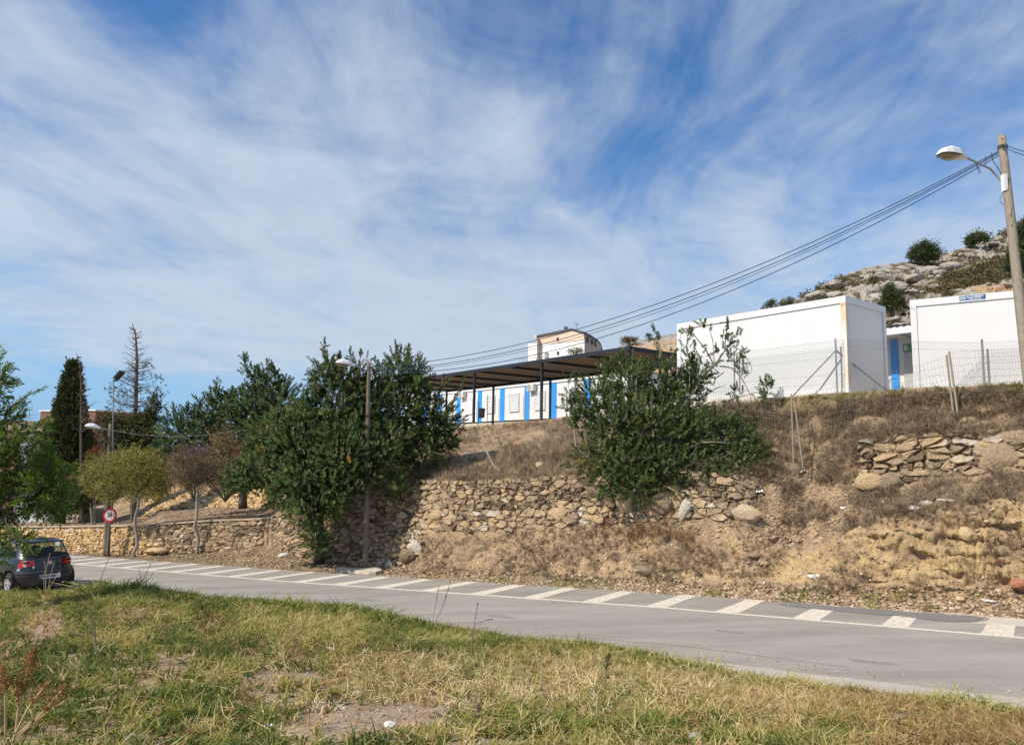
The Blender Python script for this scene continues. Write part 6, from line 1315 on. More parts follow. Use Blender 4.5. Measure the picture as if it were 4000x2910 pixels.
# dry slopes above and below the walls
P = np.concatenate([bank_random(13000, 1480, 3000, 4.03, 5.85), bank_random(7500, 2950, 4060, 3.9, 5.55), bank_random(700, 3050, 3360, 2.6, 4.2), bank_random(900, 3300, 4060, 2.1, 2.9)])
P = keep(P, lambda x, y: np.clip(.34+2.6*(vnoise(np.stack([x, y*1.6, 0*x], -1), .011, 4, 4)-.40)-.5*ell(x, y, 3180, 1900, 90, 150), 0, 1))
cover('dry_scrub', m_scrub, P, TUFT_D, .27, .40, .19, lean=.5, add_dir=-N*.25)
P = keep(bank_random(5200, 1640, 4060, .9, 2.95), lambda x, y: np.clip((vnoise(np.stack([x, y, 0*x], -1), .01, 3, 14)-.42)*4+.12+.7*ell(x, y, 2500, 2080, 330, 50)-1.*ell(x, y, 3620, 2170, 300, 100), 0, 1))
cover('dry_tufts', m_scrub, P, TUFT_D, .16, .30, .17, lean=.6, add_dir=-N*.3)
P = np.concatenate([PN(x, y, 18.05)[None]+rng.normal(size=(11, 3))*.17 for x, y in ((2470, 2070), (2490, 2080), (2560, 2080), (2600, 2090), (2640, 2110), (2680, 2100), (2350, 2090))])
cover('brown_grass_clumps', nmat('rusty_grass', [(0, (.12, .06, .03)), (.5, (.24, .135, .065)), (1, (.36, .26, .14))], attr=.8, rough=.9, trans=.1), P, TUFT_D, .30, .55, .28, lean=.4)
P = keep(bank_random(2200, 2900, 4060, 5.3, 5.95), lambda x, y: .35*ell(x, y, 3050, 1575, 160, 30)+.6*ell(x, y, 3960, 1530, 90, 50)+.5*ell(x, y, 3240, 1560, 120, 20)+.1)
cover('green_weeds', m_grass, P, TUFT_G, .13, .62, .14, lean=.3)
P = keep(bank_random(9000, 1640, 4060, .12, 1.1), lambda x, y: np.clip((vnoise(np.stack([x, y, 0*x], -1), .01, 3, 24)-.5)*3, 0, .5)); cover('verge_weeds', m_grass, P, TUFT_G, .06, .62, .2, lean=.6)
P = keep(bank_random(900, 2000, 3300, .8, 2.6), lambda x, y: .9*(ell(x, y, 2660, 2215, 50, 18)+ell(x, y, 2900, 2240, 40, 20)+ell(x, y, 2225, 2080, 25, 15)+ell(x, y, 3050, 2190, 60, 30))); cover('green_sprigs', m_grass, P, TUFT_G, .10, .40, .12, lean=.5)
# pebbles, rubble and leaf litter
def pebbles(name, P, smin, smax, mat, tint, tvar, pw=2.5, fl=.6):
    mb = MB(); k = len(P); s_ = smin+(smax-smin)*rng.uniform(0, 1, k)**pw; w = rng.integers(0, 3, k)
    for i in range(3): m = w == i; scatter(mb, rock_tpl(200+i, ICO0, fl, .3), P[m]+UP*(s_[m]*.15)[:, None], np.tile(UP, (m.sum(), 1))+rng.normal(size=(m.sum(), 3))*.3, s_[m], np.clip(tint+rng.normal(size=m.sum())*tvar, 0, 1))
    return mb.build(name, mat, None, kind='stuff')
P = np.concatenate([bank_random(2200, 640, 1660, 1.0, 3.0), bank_random(10000, 900, 4080, .05, 1.2), bank_random(4500, 1640, 4080, 1.1, 3.0), bank_random(2500, 2950, 3360, 2.2, 4.5), bank_random(1500, 1500, 4060, 4.1, 5.2), bank_random(5000, -60, 1150, 4.02, 5.4)])
P = keep(P, lambda x, y: 1-.75*ell(x, y, 3620, 2170, 330, 110)); pebbles('bank_rubble', P, .008, .06, m_gravel, .40, .18, 4.2)
P = np.concatenate([bank_random(22000, 300, 4080, .03, 1.15), bank_random(5000, 1640, 4080, 1.1, 2.9), bank_random(6000, -60, 1200, 4.02, 5.3), bank_random(7000, 640, 1660, 1.0, 3.0), bank_random(5000, 1060, 3400, 4.0, 4.5)]); mb = MB(); lf = (np.array([[-.5, 0, 0], [0, .28, .1], [.5, 0, 0], [0, -.28, .12]]), np.array([[0, 1, 2, 3]]))
P = keep(P, lambda x, y: .35+.65*(x < 1640)); k = len(P); scatter(mb, lf, P+UP*.012, np.tile(UP, (k, 1))+rng.normal(size=(k, 3))*.45, rng.uniform(.035, .085, k), np.clip(.45+rng.normal(size=k)*.22, 0, 1)); mb.build('leaf_litter', m_scrub, kind='stuff')

# grit lying along both road edges
k = 2600; sg_ = rng.uniform(-6, 26, k); side_ = rng.uniform(size=k) < .5; dn_ = np.where(side_, 1.9-np.abs(rng.normal(size=k))*.22, -3.75+np.abs(rng.normal(size=k))*.3)
pebbles('road_grit', RP(sg_, line(sg_)+dn_, .004), .004, .022, m_gravel, .45, .2, 3.)
# near field
def dens_bare(x, y): return np.clip(1.25*ell(x, y, 1520, 2800, 330, 62)+1.1*ell(x, y, 1080, 2650, 260, 28)+ell(x, y, 1330, 2870, 230, 60)+.8*ell(x, y, 420, 2890, 330, 40)+1.*ell(x, y, 3450, 2800, 120, 14)+.8*ell(x, y, 2000, 2900, 180, 30)+1.*ell(x, y, 2900, 2860, 260, 26)+.6*ell(x, y, 3700, 2880, 300, 40)+.7*ell(x, y, 1250, 2740, 230, 18), 0, 1)
def strawz(x, y): return np.clip(1.0*ell(x, y, 1750, 2700, 700, 60)+.9*ell(x, y, 2350, 2660, 520, 80)+.8*ell(x, y, 2950, 2780, 400, 90)+.5*ell(x, y, 1300, 2590, 260, 60)+.8*np.clip((x-3100)/500, 0, 1)+.2, 0, 1)
def greenz(x, y): return np.clip(1.1-.85*strawz(x, y)-.35*np.clip((x-2500)/900, 0, 1)+.5*ell(x, y, 1180, 2520, 180, 30)+.4*ell(x, y, 2500, 2800, 330, 60)+.5*(x < 1000), .05, 1)
P0 = field_random(46000, -60, 4120, 1.8, 3.12, .72); nzf = lambda x, y: vnoise(np.stack([x, y*2.2, 0*x], -1), .006, 4, 6)
Pg = keep(P0, lambda x, y: np.clip(greenz(x, y)*(1-dens_bare(x, y))*(.15+2.2*(nzf(x, y)-.25)), 0, 1))
x_, y_ = proj(Pg); yel = np.clip((nzf(x_, y_*1.3)-.5)*1.2, -.25, .3)+.2*strawz(x_, y_)+.10*(y_ < 2520)
mb = MB(); k = len(Pg); w = rng.integers(0, 4, k); ti = np.clip(.44-.10*np.clip((1900-x_)/1500, 0, 1)+yel+rng.normal(size=k)*.18, .03, .97); szg = rng.uniform(.05, .115, k)*(1+.25*(y_ < 2450))*np.where(ell(x_, y_, 2000, 2700, 900, 200) > .5, .9, 1)
dr = np.tile(UP, (k, 1))+rng.normal(size=(k, 3))*.30
for i in range(4): m = w == i; scatter(mb, TUFT_G[i], Pg[m], dr[m], szg[m], ti[m])
mb.build('field_grass', m_grass, kind='stuff')
Ps = keep(field_random(40000, -60, 4120, 1.8, 3.12, .75), lambda x, y: np.clip((strawz(x, y)+.22)*(1-.92*dens_bare(x, y))*(.15+1.9*(nzf(x+900, y)-.28)), 0, 1)); x_, y_ = proj(Ps); k = len(Ps)
mb = MB(); w = rng.integers(0, 4, k); ti = np.clip(.50+rng.normal(size=k)*.18-.28*np.clip((x_-3050)/500, 0, 1)-.15*(y_ < 2560)+.15*ell(x_, y_, 2000, 2700, 900, 90), .02, .98); dr = np.tile(UP, (k, 1))+rng.normal(size=(k, 3))*.5
for i in range(4): m = w == i; scatter(mb, TUFT_S[i], Ps[m], dr[m], rng.uniform(.05, .125, m.sum()), ti[m])
mb.build('dry_straw', m_straw, kind='stuff')
# taller uneven clumps along the crest
Pc = field_random(1500, -60, 4120, 2.86, 3.06); hn = vnoise(Pc, 1.1, 3, 61); m0 = hn > .50; Pc = Pc[m0]; hn = hn[m0]; x_, y_ = proj(Pc); k = len(Pc); mb = MB(); w = rng.integers(0, 4, k)
for i in range(4): m = w == i; scatter(mb, TUFT_G[i], Pc[m], np.tile(UP, (m.sum(), 1))+rng.normal(size=(m.sum(), 3))*.25, (.09+.5*(hn[m]-.5))*rng.uniform(.7, 1.3, m.sum())*np.where(x_[m] < 1600, 1.25, .9), np.clip(.5+.25*(x_[m] > 2300)+rng.normal(size=m.sum())*.16, .05, .97))
mb.build('crest_grass', m_grass, kind='stuff')
# broad-leaf weeds
Pw = keep(field_random(5000, -60, 4100, 1.85, 3.0, .8), lambda x, y: .10+.7*ell(x, y, 1200, 2540, 170, 30)+.7*ell(x, y, 1680, 2640, 90, 40)+.6*ell(x, y, 2400, 2800, 350, 60)+.3*ell(x, y, 900, 2700, 400, 100)+.5*ell(x, y, 3300, 2860, 200, 30))
Pw = keep(Pw, lambda x, y: 1-.8*dens_bare(x, y)); mb = MB(); k = len(Pw); scatter(mb, make_cluster(14, .9, .4, 130, up=.6), Pw+UP*.02, np.tile(UP, (k, 1)), rng.uniform(.03, .06, k), np.clip(.22+rng.normal(size=k)*.12, 0, .6)); mb.build('broadleaf_weeds', m_grass, kind='stuff')
Pf = keep(field_random(2500, -60, 2400, 1.85, 2.8), lambda x, y: .06+.4*ell(x, y, 1000, 2760, 300, 50)+.3*ell(x, y, 1280, 2570, 80, 30)); mb = MB(); k = len(Pf); scatter(mb, (ICO0[0]*np.array([1, 1, .5]), ICO0[1]), Pf+UP*rng.uniform(.04, .09, k)[:, None], np.tile(UP, (k, 1)), rng.uniform(.003, .006, k), .5); mb.build('tiny_white_flowers', m_wink, kind='stuff')
P = keep(field_random(26000, -60, 4100, 1.85, 2.9), lambda x, y: np.clip(.06+1.0*dens_bare(x, y), 0, 1)); pebbles('field_gravel', P, .003, .019, nmat('grey_gravel', [(.0, (.15, .12, .10)), (.4, (.28, .235, .20)), (.75, (.40, .36, .33)), (1., (.58, .56, .53))], scale=20, attr=.8, rough=.9), .40, .20, 3.)

# single stones one can point to
def loose(label, px, py, s, tint, where='bank', asp=(1.3, 1, .7), lo=0, hi=7, mat=None, cat='stone', nm='loose_stone'):
    P = on_bank(px, py, lo, hi) if where == 'bank' else on_field(px, py); V, Fc = rock_tpl(int(px) % 31, ICO1, 1., .26); V = V*np.array(asp)*s
    a = random.uniform(-.6, .6); c, sn = math.cos(a), math.sin(a); W = np.stack([V[:, 0]*c-V[:, 1]*sn, V[:, 0]*sn+V[:, 1]*c, V[:, 2]], -1)+P+UP*s*asp[2]*.35
    return tag(MB().add(W, Fc, tint).build(nm, mat or m_stone), label, cat)
m_wst = plain('pale_stone', (.60, .57, .53), .9, .15, 20, bump=.4, bscale=60)
loose('white stone on the grey slope below the right terrace wall', 3570, 1990, .10, 1, mat=m_wst); loose('flat white slab fragment on the grey slope right of the white stone', 3700, 1957, .13, 1, asp=(1.7, .8, .3), mat=m_wst)
loose('pale rounded stone above the white stone on the slope', 3620, 1973, .11, .9, mat=m_wst); loose('bluish white rubble heap at the foot of the bank, left piece', 3172, 2258, .08, 1, mat=m_wst); loose('bluish white rubble heap at the foot of the bank, right piece', 3198, 2252, .07, 1, mat=m_wst, asp=(1.2, .8, .6))
loose('small yellow stone on the verge beside the repaired asphalt', 3752, 2340, .07, .75, mat=m_ochre_stone); loose('pale flat chip on the verge above the concrete repair', 3862, 2345, .11, 1, asp=(1.6, .7, .25), mat=m_wst)
loose('big reddish boulder at the right edge on the verge', 3985, 2290, .17, .25, mat=plain('red_rock', (.38, .17, .10), .9, .2, 9, bump=.6)); loose('round ochre boulder set in the rock cut', 3775, 2098, .15, .7, mat=m_ochre_stone, lo=.9, hi=2.4, asp=(1.1, .8, 1))
loose('grey-brown boulder on the lower bank under the bush', 2520, 2235, .17, .38, asp=(1.4, .8, .9)); loose('brownish boulder low on the bank left of the gully', 2945, 2175, .14, .4); loose('pale boulder beside the brownish one on the bank', 2990, 2205, .12, .62, mat=m_stone)
loose('small pale stone near the foot of the bank under the gully', 2890, 2235, .09, .85); loose('porous yellow stone lying in the dry grass above the long wall', 2118, 1826, .19, .78, mat=m_ochre_stone, lo=4, hi=5); loose('salmon-coloured stone patch in the dry slope below the school', 2025, 1742, .18, .97, mat=plain('salmon_rock', (.46, .24, .15), .9, .2, 9, bump=.5), lo=4.1, hi=6)
loose('grey flat stone on the verge left of the tree trunk', 1112, 2172, .19, .8, asp=(1.3, .7, .5), mat=m_wst); loose('white stone at the foot of the tall shaded wall', 1380, 2198, .09, .97); loose('pale block stack beside the paired fence posts', 3790, 1650, .17, .8, lo=4.2, hi=5.6, asp=(1.6, .8, .6)); loose('pale rock above the terrace wall right of the fence posts', 3840, 1668, .15, .85, lo=4.1, hi=5.6)
loose('flat white stone in the near field right of the gravel patch', 1865, 2812, .028, 1, 'field', mat=m_wst); loose('square cream stone lying on the gravel patch', 1520, 2838, .03, .9, 'field', mat=m_wst); loose('bluish slab stone at the bottom of the field right of centre', 2325, 2885, .045, .8, 'field', asp=(1.4, .9, .3), mat=plain('blue_grey_stone', (.3, .33, .4), .8, .1, 20))
loose('grey broken stone near the bottom of the field', 2720, 2895, .05, .8, 'field', mat=plain('grey_rock', (.33, .32, .31), .9, .2, 20, bump=.5)); loose('cream block beside the grey broken stone in the field', 2855, 2900, .035, .8, 'field', mat=m_ochre_stone); loose('long pale chip of stone in the right part of the field', 3430, 2855, .04, 1, 'field', asp=(1.8, .5, .3), mat=m_wst)
def scrap(label, px, py, s, mat, where='bank', lo=0, hi=7):
    P = (on_bank(px, py, lo, hi) if where == 'bank' else on_field(px, py))+UP*s*.5; n = 6; V = []; r = np.random.default_rng(int(px))
    for i in range(n):
        for j in range(n): V.append(P+s*(np.array([i/n-.5, (j/n-.5)*.6, 0])*2+r.normal(size=3)*.22))
    return tag(MB().add(V, [(i*n+j, (i+1)*n+j, (i+1)*n+j+1, i*n+j+1) for i in range(n-1) for j in range(n-1)]).build('litter_scrap', mat), label, 'litter')
scrap('crumpled white plastic bag in the gully right of the bush', 2966, 1930, .12, m_wink, lo=2, hi=4.5); scrap('small blue wrapper on the bank right of the bush', 3137, 1990, .08, plain('wrapper_blue', (.05, .08, .2), .5)); scrap('thin white plastic strip on the dry slope under the terrace wall', 3298, 1990, .08, m_wink); scrap('white and pink paper at the foot of the leaning post pair', 3140, 1852, .13, plain('wrapper_white', (.7, .6, .62), .6), lo=3)
scrap('crumpled white and blue wrapper in the near grass', 1050, 2845, .035, m_wink, 'field')
# tall dry weeds at the edge of the field
def weed(label, base, tips, r0=.004, heads=None, hm=None, mat=None):
    t = thing('dry_weed', label, 'weed', base); mb = MB(); Yd = base[1]; mh = MB()
    for pts, hk in tips:
        P = [base]+[PY(x, y, Yd) for x, y in pts]; hang(mb, P, r0, 4)
        if hk:
            a, b = P[-2], P[-1]; big_ = hk > 45; hk = int(hk*(5 if big_ else 1)); tt = rng.uniform(.2, 1, hk); env = np.sin(np.clip((tt-.15)/.9, 0, 1)*math.pi)[:, None]*(2.1 if big_ else 1.2); Q = a+(b-a)*tt[:, None]+rng.normal(size=(hk, 3))*.007*r0/.004*env; scatter(mh, (ICO0[0]*np.array([1, .6, 1.4]), ICO0[1]), Q, rng.normal(size=(hk, 3)), (.0032 if big_ else r0)*rng.uniform(.7, 1.7, hk), .5)
    mb.build('stem', mat or m_scrub_p, t)
    if mh.n: mh.build('seed_head', hm or m_scrub_d, t, kind='stuff')
m_scrub_p = plain('weed_stem', (.24, .18, .13), .9, .2); m_scrub_d = plain('weed_head', (.13, .085, .06), .9, .2); m_strawp = plain('weed_straw', (.48, .36, .19), .9, .15)
weed('tall pair of dark seeded stalks in front of the road stripes', on_field(1690, 2455), [([(1698, 2380), (1716, 2285)], 22), ([(1735, 2360), (1762, 2255)], 34), ([(1735, 2360), (1742, 2322)], 8)])
weed('branched dark dry weed right of the tall stalks', on_field(1838, 2590), [([(1845, 2480), (1855, 2430), (1866, 2352)], 10), ([(1848, 2440), (1890, 2422), (1926, 2418)], 12), ([(1845, 2450), (1815, 2455)], 6), ([(1845, 2460), (1910, 2450)], 0)])
weed('thin straw stalks leaning in front of the sunlit part of the low wall', on_field(545, 2315), [([(560, 2260), (590, 2200)], 3), ([(550, 2270), (545, 2225)], 4), ([(575, 2270), (600, 2235)], 3)], r0=.005)
weed('single long thin stalk leaning across the road beside the car', on_field(375, 2325), [([(400, 2240), (430, 2170), (470, 2090)], 4)], r0=.005)
weed('pale twiggy weed standing in front of the car number plate', on_field(180, 2345), [([(178, 2230), (196, 2160)], 4), ([(180, 2225), (172, 2190)], 3), ([(200, 2240), (212, 2195)], 3), ([(195, 2290), (235, 2230)], 3), ([(170, 2280), (175, 2230)], 6)], r0=.007, mat=plain('pale_twig', (.38, .29, .22), .9))
weed('dark bushy-headed weed in the field right of centre', on_field(2362, 2700), [([(2365, 2620), (2378, 2552)], 60)], r0=.006, hm=m_cyp)
weed('small dark flower head on a reddish stalk by the gravel patch', on_field(1822, 2870), [([(1845, 2810), (1875, 2745)], 34)], r0=.004)
weed('tall rust-brown dock plume at the left of the field', on_field(60, 2870), [([(70, 2760), (135, 2530)], 150), ([(75, 2780), (62, 2650)], 30)], r0=.0065, hm=m_dock, mat=m_strawp)
weed('rust-brown dock plume at the very left edge', on_field(18, 2880), [([(22, 2720), (10, 2600)], 70)], r0=.006, hm=m_dock, mat=m_strawp)
weed('low rust-brown dock plumes leaning right at the lower left', on_field(40, 2900), [([(110, 2760), (190, 2665)], 50), ([(150, 2800), (258, 2675)], 60), ([(80, 2850), (250, 2740)], 5), ([(200, 2890), (380, 2890)], 0)], r0=.006, hm=m_dock, mat=m_strawp)
weed('thin dark twig weed at the left of the field', on_field(380, 2600), [([(375, 2500), (345, 2400)], 4), ([(370, 2480), (300, 2480), (240, 2430)], 4), ([(378, 2540), (370, 2450)], 8)], r0=.004)
weed('rust-speckled stalk at the lower centre-left of the field', on_field(1205, 2850), [([(1208, 2790), (1210, 2740)], 20), ([(1265, 2820), (1280, 2700)], 26)], r0=.0045, hm=m_dock, mat=m_strawp)
# old stone press on the terrace
base = on_bank(385, 2040, 4.6, 6.); ps = thing('stone_press', 'old round stone press of stacked millstones on the terrace behind the speed sign', 'millstone', base); Yp = base[1]+1.2
mb = MB(); m_ms = plain('millstone', (.33, .28, .22), .95, .2, 6, bump=.5, bscale=20)
def rings(name, prof, cx, mat):
    an = np.linspace(0, 6.2832, 29)[:-1]; k = 28; V = []
    for r, py in prof: c_ = PY(cx, py, Yp); V += [c_+np.array([r*math.cos(a), r*math.sin(a), 0]) for a in an]
    MB().add(V, [(j*k+i, j*k+(i+1) % k, (j+1)*k+(i+1) % k, (j+1)*k+i) for j in range(len(prof)-1) for i in range(k)]+[tuple(range((len(prof)-1)*k, len(prof)*k))]).build(name, mat, ps)
rings('base_ring', [(1.02, 2048), (1.0, 2022)], 380, m_ms); rings('basin', [(1.04, 2021.9), (1.04, 2019), (.98, 2018.5), (.92, 1990), (.75, 1985)], 380, m_ms); rings('millstone', [(.62, 1998), (.62, 1986)], 372, m_wst); rings('millstone', [(.55, 2006), (.55, 2000)], 374, m_wst)
loose('small upright pale marker stone at the foot of the cypress trunk', 288, 2038, .3, .9, lo=4.3, hi=6, asp=(.5, .4, 1.3), mat=m_wst)
tag(frame_part(None, 'wall_box', PN(240, 2112, 16.62), -DH/np.linalg.norm(DH), N, UP, m_wink) if False else frame_part(None, 'wall_box', PN(220, 2124, 16.6)-UP*.0, -DH/np.linalg.norm(DH), N, [(0, .42, -.05, .10, -.05, .25)], m_wink), 'small white box against the low golden wall above the car roof', 'box')

# ------------------------------------------------------------------ parked car
m_car = nmat('dark_blue_grey_paint', [(.3, (.010, .014, .021)), (.7, (.013, .018, .026))], scale=2, rough=.32, spec=.5, metal=.25, coat=.8)
m_plast = plain('bumper_plastic', (.030, .031, .036), .45, .1)
m_trim = plain('black_trim', (.012, .012, .013), .5)
m_chrome = plain('bright_metal', (.62, .63, .65), .22, .04, metal=.9)
m_alloy = plain('alloy_wheel', (.55, .56, .58), .35, .05, metal=.6)
m_tl = plain('tail_light_red', (.42, .008, .008), .15, .1, spec=.6, coat=.6)
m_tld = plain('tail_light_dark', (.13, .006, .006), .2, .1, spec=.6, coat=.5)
m_tlw = plain('reverse_lens', (.55, .42, .36), .2, .1)
m_seat = plain('seat_cloth', (.02, .022, .028), .9)
m_plw = plain('plate_white', (.58, .60, .62), .5, .04); m_plb = plain('plate_blue', (.03, .14, .36), .5)
g = bpy.data.materials.new('car_glass'); g.use_nodes = True; nt = g.node_tree; b_ = nt.nodes['Principled BSDF']; b_.inputs['Base Color'].default_value = (.02, .04, .05, 1); b_.inputs['Roughness'].default_value = .03; b_.inputs['Specular IOR Level'].default_value = .8
tr_ = nt.nodes.new('ShaderNodeBsdfTransparent'); tr_.inputs[0].default_value = (.78, .86, .84, 1); ms = nt.nodes.new('ShaderNodeMixShader'); ms.inputs[0].default_value = .22; nt.links.new(tr_.outputs[0], ms.inputs[1]); nt.links.new(b_.outputs[0], ms.inputs[2]); nt.links.new(ms.outputs[0], nt.nodes['Material Output'].inputs[0]); m_glass = g
hd_ = D/np.linalg.norm(D); lf_ = -N/np.linalg.norm(N); up_ = np.cross(hd_, lf_)
# steer a little: heading turned so that rear and left side show as in the photograph
yaw = R(-1.5); hd_, lf_ = hd_*math.cos(yaw)+lf_*math.sin(yaw), lf_*math.cos(yaw)-hd_*math.sin(yaw)
rw = PR(40, 2318)                                     # ground contact of the rear left wheel
O = rw-lf_*.71-hd_*.66+UP*.0                          # middle of the rear end on the ground
car = thing('parked_car', 'dark blue-grey hatchback parked at the roadside on the left, seen from behind', 'car', O)
T_ = lambda P: O+np.asarray(P)[..., 0:1]*hd_+np.asarray(P)[..., 1:2]*lf_+np.asarray(P)[..., 2:3]*up_
def cadd(mb, V, f, t=.5): mb.add(T_(np.array(V, float)), f, t); return mb
def plan(z, kind='low'):
    """outline of the body at height z: rear x, front x, half width"""
    zs = [.17, .30, .45, .56, .66, .80, .92, .96, 1.10, 1.25, 1.36, 1.405, 1.42]
    xr = [.16, .05, .00, .02, .06, .08, .12, .16, .26, .37, .47, .62, .9]
    xf = [3.70, 3.82, 3.86, 3.84, 3.80, 3.72, 3.30, 2.98, 2.72, 2.50, 2.30, 2.1, 1.8]
    hw = [.72, .79, .815, .82, .82, .80, .765, .745, .69, .635, .585, .54, .42]
    return [np.interp(z, zs, a) for a in (xr, xf, hw)]
TH = np.linspace(0, 2*math.pi, 145)[:-1]
def ringz(z, grow=0., n=3.6, nf=None):
    xr, xf, hw = plan(z); cx = (xr+xf)/2; hx = (xf-xr)/2+grow; c, s_ = np.cos(TH), np.sin(TH); pw = 2/np.where(c < 0, 5.2, 4.2)
    return np.stack([cx+hx*np.sign(c)*np.abs(c)**pw, (hw+grow)*np.sign(s_)*np.abs(s_)**(2/np.where(c < 0, 3.0, 3.2)), np.full(len(TH), z)], -1)
def shell(name, zs, test, mat, grow=0., smooth=True, parent=car):
    zs = list(zs); Rg = np.array([ringz(z, grow) for z in zs]); k = len(TH); V = Rg.reshape(-1, 3).copy(); f = []
    # wheel arches cut as circles
    for cxw in (.66, 3.12):
        dx = V[:, 0]-cxw; dz = V[:, 2]-.29; r = np.hypot(dx, dz); near = (np.abs(V[:, 1]) > .5) & (r < .36)
    for j in range(len(zs)-1):
        for i in range(k):
            q = [j*k+i, j*k+(i+1) % k, (j+1)*k+(i+1) % k, (j+1)*k+i]; c = V[q].mean(0)
            if any(math.hypot(c[0]-cxw, c[2]-.29) < .345 and abs(c[1]) > .45 for cxw in (.66, 3.12)): continue
            if test(c): f.append(tuple(q))
    if not f: return None
    for cxw in (.66, 3.12):
        dx = V[:, 0]-cxw; dz = V[:, 2]-.29; r = np.hypot(dx, dz); nr = (np.abs(V[:, 1]) > .45) & (r > .27) & (r < .365) & (V[:, 2] > .17); s_ = .35/np.maximum(r, 1e-3)
        V[nr, 0] = cxw+dx[nr]*s_[nr]; V[nr, 2] = .29+dz[nr]*s_[nr]
    return cadd(MB(), V, f).build(name, mat, parent, smooth=smooth)
zlow = np.concatenate([np.linspace(.17, .56, 12), np.linspace(.60, .92, 9), [.94, .96]])
shell('body', zlow, lambda c: True, m_car)
# deck: bonnet and closing surface at the belt line
Rb = ringz(.96); ctr = Rb.mean(0); Vd = np.vstack([Rb, Rb*np.array([.9, .9, 1])+np.array([.15, 0, .0]), [[2.2, 0, .96]]]); kk = len(TH)
zup = np.array([.96, .985, 1.02, 1.06, 1.12, 1.18, 1.24, 1.30, 1.335, 1.36, 1.385, 1.405])
def is_rear(c): xr = plan(c[2])[0]; return c[0] < xr+.10+.0*abs(c[1])
def glass_rear(c): hw = plan(c[2])[2]; return is_rear(c) and 1.0 < c[2] < 1.325 and abs(c[1]) < hw-.10
def glass_front(c): xf = plan(c[2])[1]; hw = plan(c[2])[2]; return c[0] > xf-.25 and .99 < c[2] < 1.35 and abs(c[1]) < hw-.06
def glass_side(c): xr, xf, hw = plan(c[2]); x0 = .50+(c[2]-.96)*.75; x1 = xf-.22; return abs(c[1]) > hw-.12 and .99 < c[2] < 1.33 and x0 < c[0] < x1 and not (1.62 < c[0] < 1.69)
isg = lambda c: glass_rear(c) or glass_front(c) or glass_side(c)
shell('pillars', zup, lambda c: not isg(c), m_car)
shell('rear_window', zup, glass_rear, m_glass, grow=-.006); shell('windscreen', zup, glass_front, m_glass, grow=-.006); shell('side_windows', zup, glass_side, m_glass, grow=-.006)
Rt = ringz(1.405); Rt2 = Rt.copy(); Rt2[:, :2] = (Rt[:, :2]-Rt[:, :2].mean(0))*.7+Rt[:, :2].mean(0); Rt2[:, 2] = 1.428; cadd(MB(), np.vstack([Rt, Rt2]), [(i, (i+1) % kk, kk+(i+1) % kk, kk+i) for i in range(kk)]+[tuple(range(kk, 2*kk))]).build('roof', m_car, car, smooth=True)
# bonnet
V = []; 
for x, z in ((2.9, .965), (3.2, .93), (3.5, .87), (3.75, .78)):
    for y in np.linspace(-.72, .72, 9): V.append((x, y, z+.03*(1-(y/.72)**2)))
cadd(MB(), V, [(j*9+i, j*9+i+1, (j+1)*9+i+1, (j+1)*9+i) for j in range(3) for i in range(8)]).build('bonnet', m_car, car, smooth=True)
# floor and dark interior
mb = MB(); 
def cbox(mb, x0, x1, y0, y1, z0, z1): 
    P = [(x, y, z) for z in (z0, z1) for x, y in ((x0, y0), (x1, y0), (x1, y1), (x0, y1))]; cadd(mb, P, BF)
cbox(mb, .35, 3.6, -.68, .68, .19, .24); cbox(mb, .15, .75, -.60, .60, .82, .86); mb.build('interior_floor', m_trim, car)
for y, x in ((-.36, .95), (.36, .95), (-.36, 1.9), (.36, 1.9)):
    mb = MB(); cbox(mb, x, x+.14, y-.24, y+.24, .5, .98); cbox(mb, x, x+.5, y-.24, y+.24, .45, .55)
    V, Fc = ICO2; mb.add(T_(V*np.array([.07, .13, .10])+np.array([x+.06, y, 1.09])), Fc); cbox(mb, x+.04, x+.07, y-.03, y+.03, .95, 1.04); mb.build('seat', m_seat, car)
# bumper
zb = np.linspace(.20, .575, 10)
shell('rear_bumper', zb, lambda c: c[0] < .42, m_plast, grow=.028); shell('bumper_strip', [.545, .56, .575, .59, .60], lambda c: c[0] < .36, plain('bumper_strip', (.07, .07, .08), .35), grow=.042)
shell('front_bumper', zb, lambda c: c[0] > 3.3, m_plast, grow=.02)
shell('side_strip', [.50, .53, .56], lambda c: abs(c[1]) > .7 and 1.0 < c[0] < 2.8, m_plast, grow=.014)
def is_side_y(c, lo, hi, sgn): return lo < c[1]*sgn < hi
zt_ = np.linspace(.70, .895, 9)
for sgn in (1, -1):
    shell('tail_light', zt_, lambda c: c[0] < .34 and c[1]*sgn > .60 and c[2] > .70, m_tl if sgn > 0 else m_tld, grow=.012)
    shell('tail_light', np.linspace(.725, .885, 7), lambda c: c[0] < .3 and .36 < c[1]*sgn < .53, m_tl, grow=.012)
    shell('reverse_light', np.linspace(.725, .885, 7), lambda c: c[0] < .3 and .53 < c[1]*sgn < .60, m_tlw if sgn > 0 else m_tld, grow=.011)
    shell('corner_reflector', np.linspace(.62, .69, 3), lambda c: c[0] < .36 and c[1]*sgn > .66, m_chrome, grow=.008)
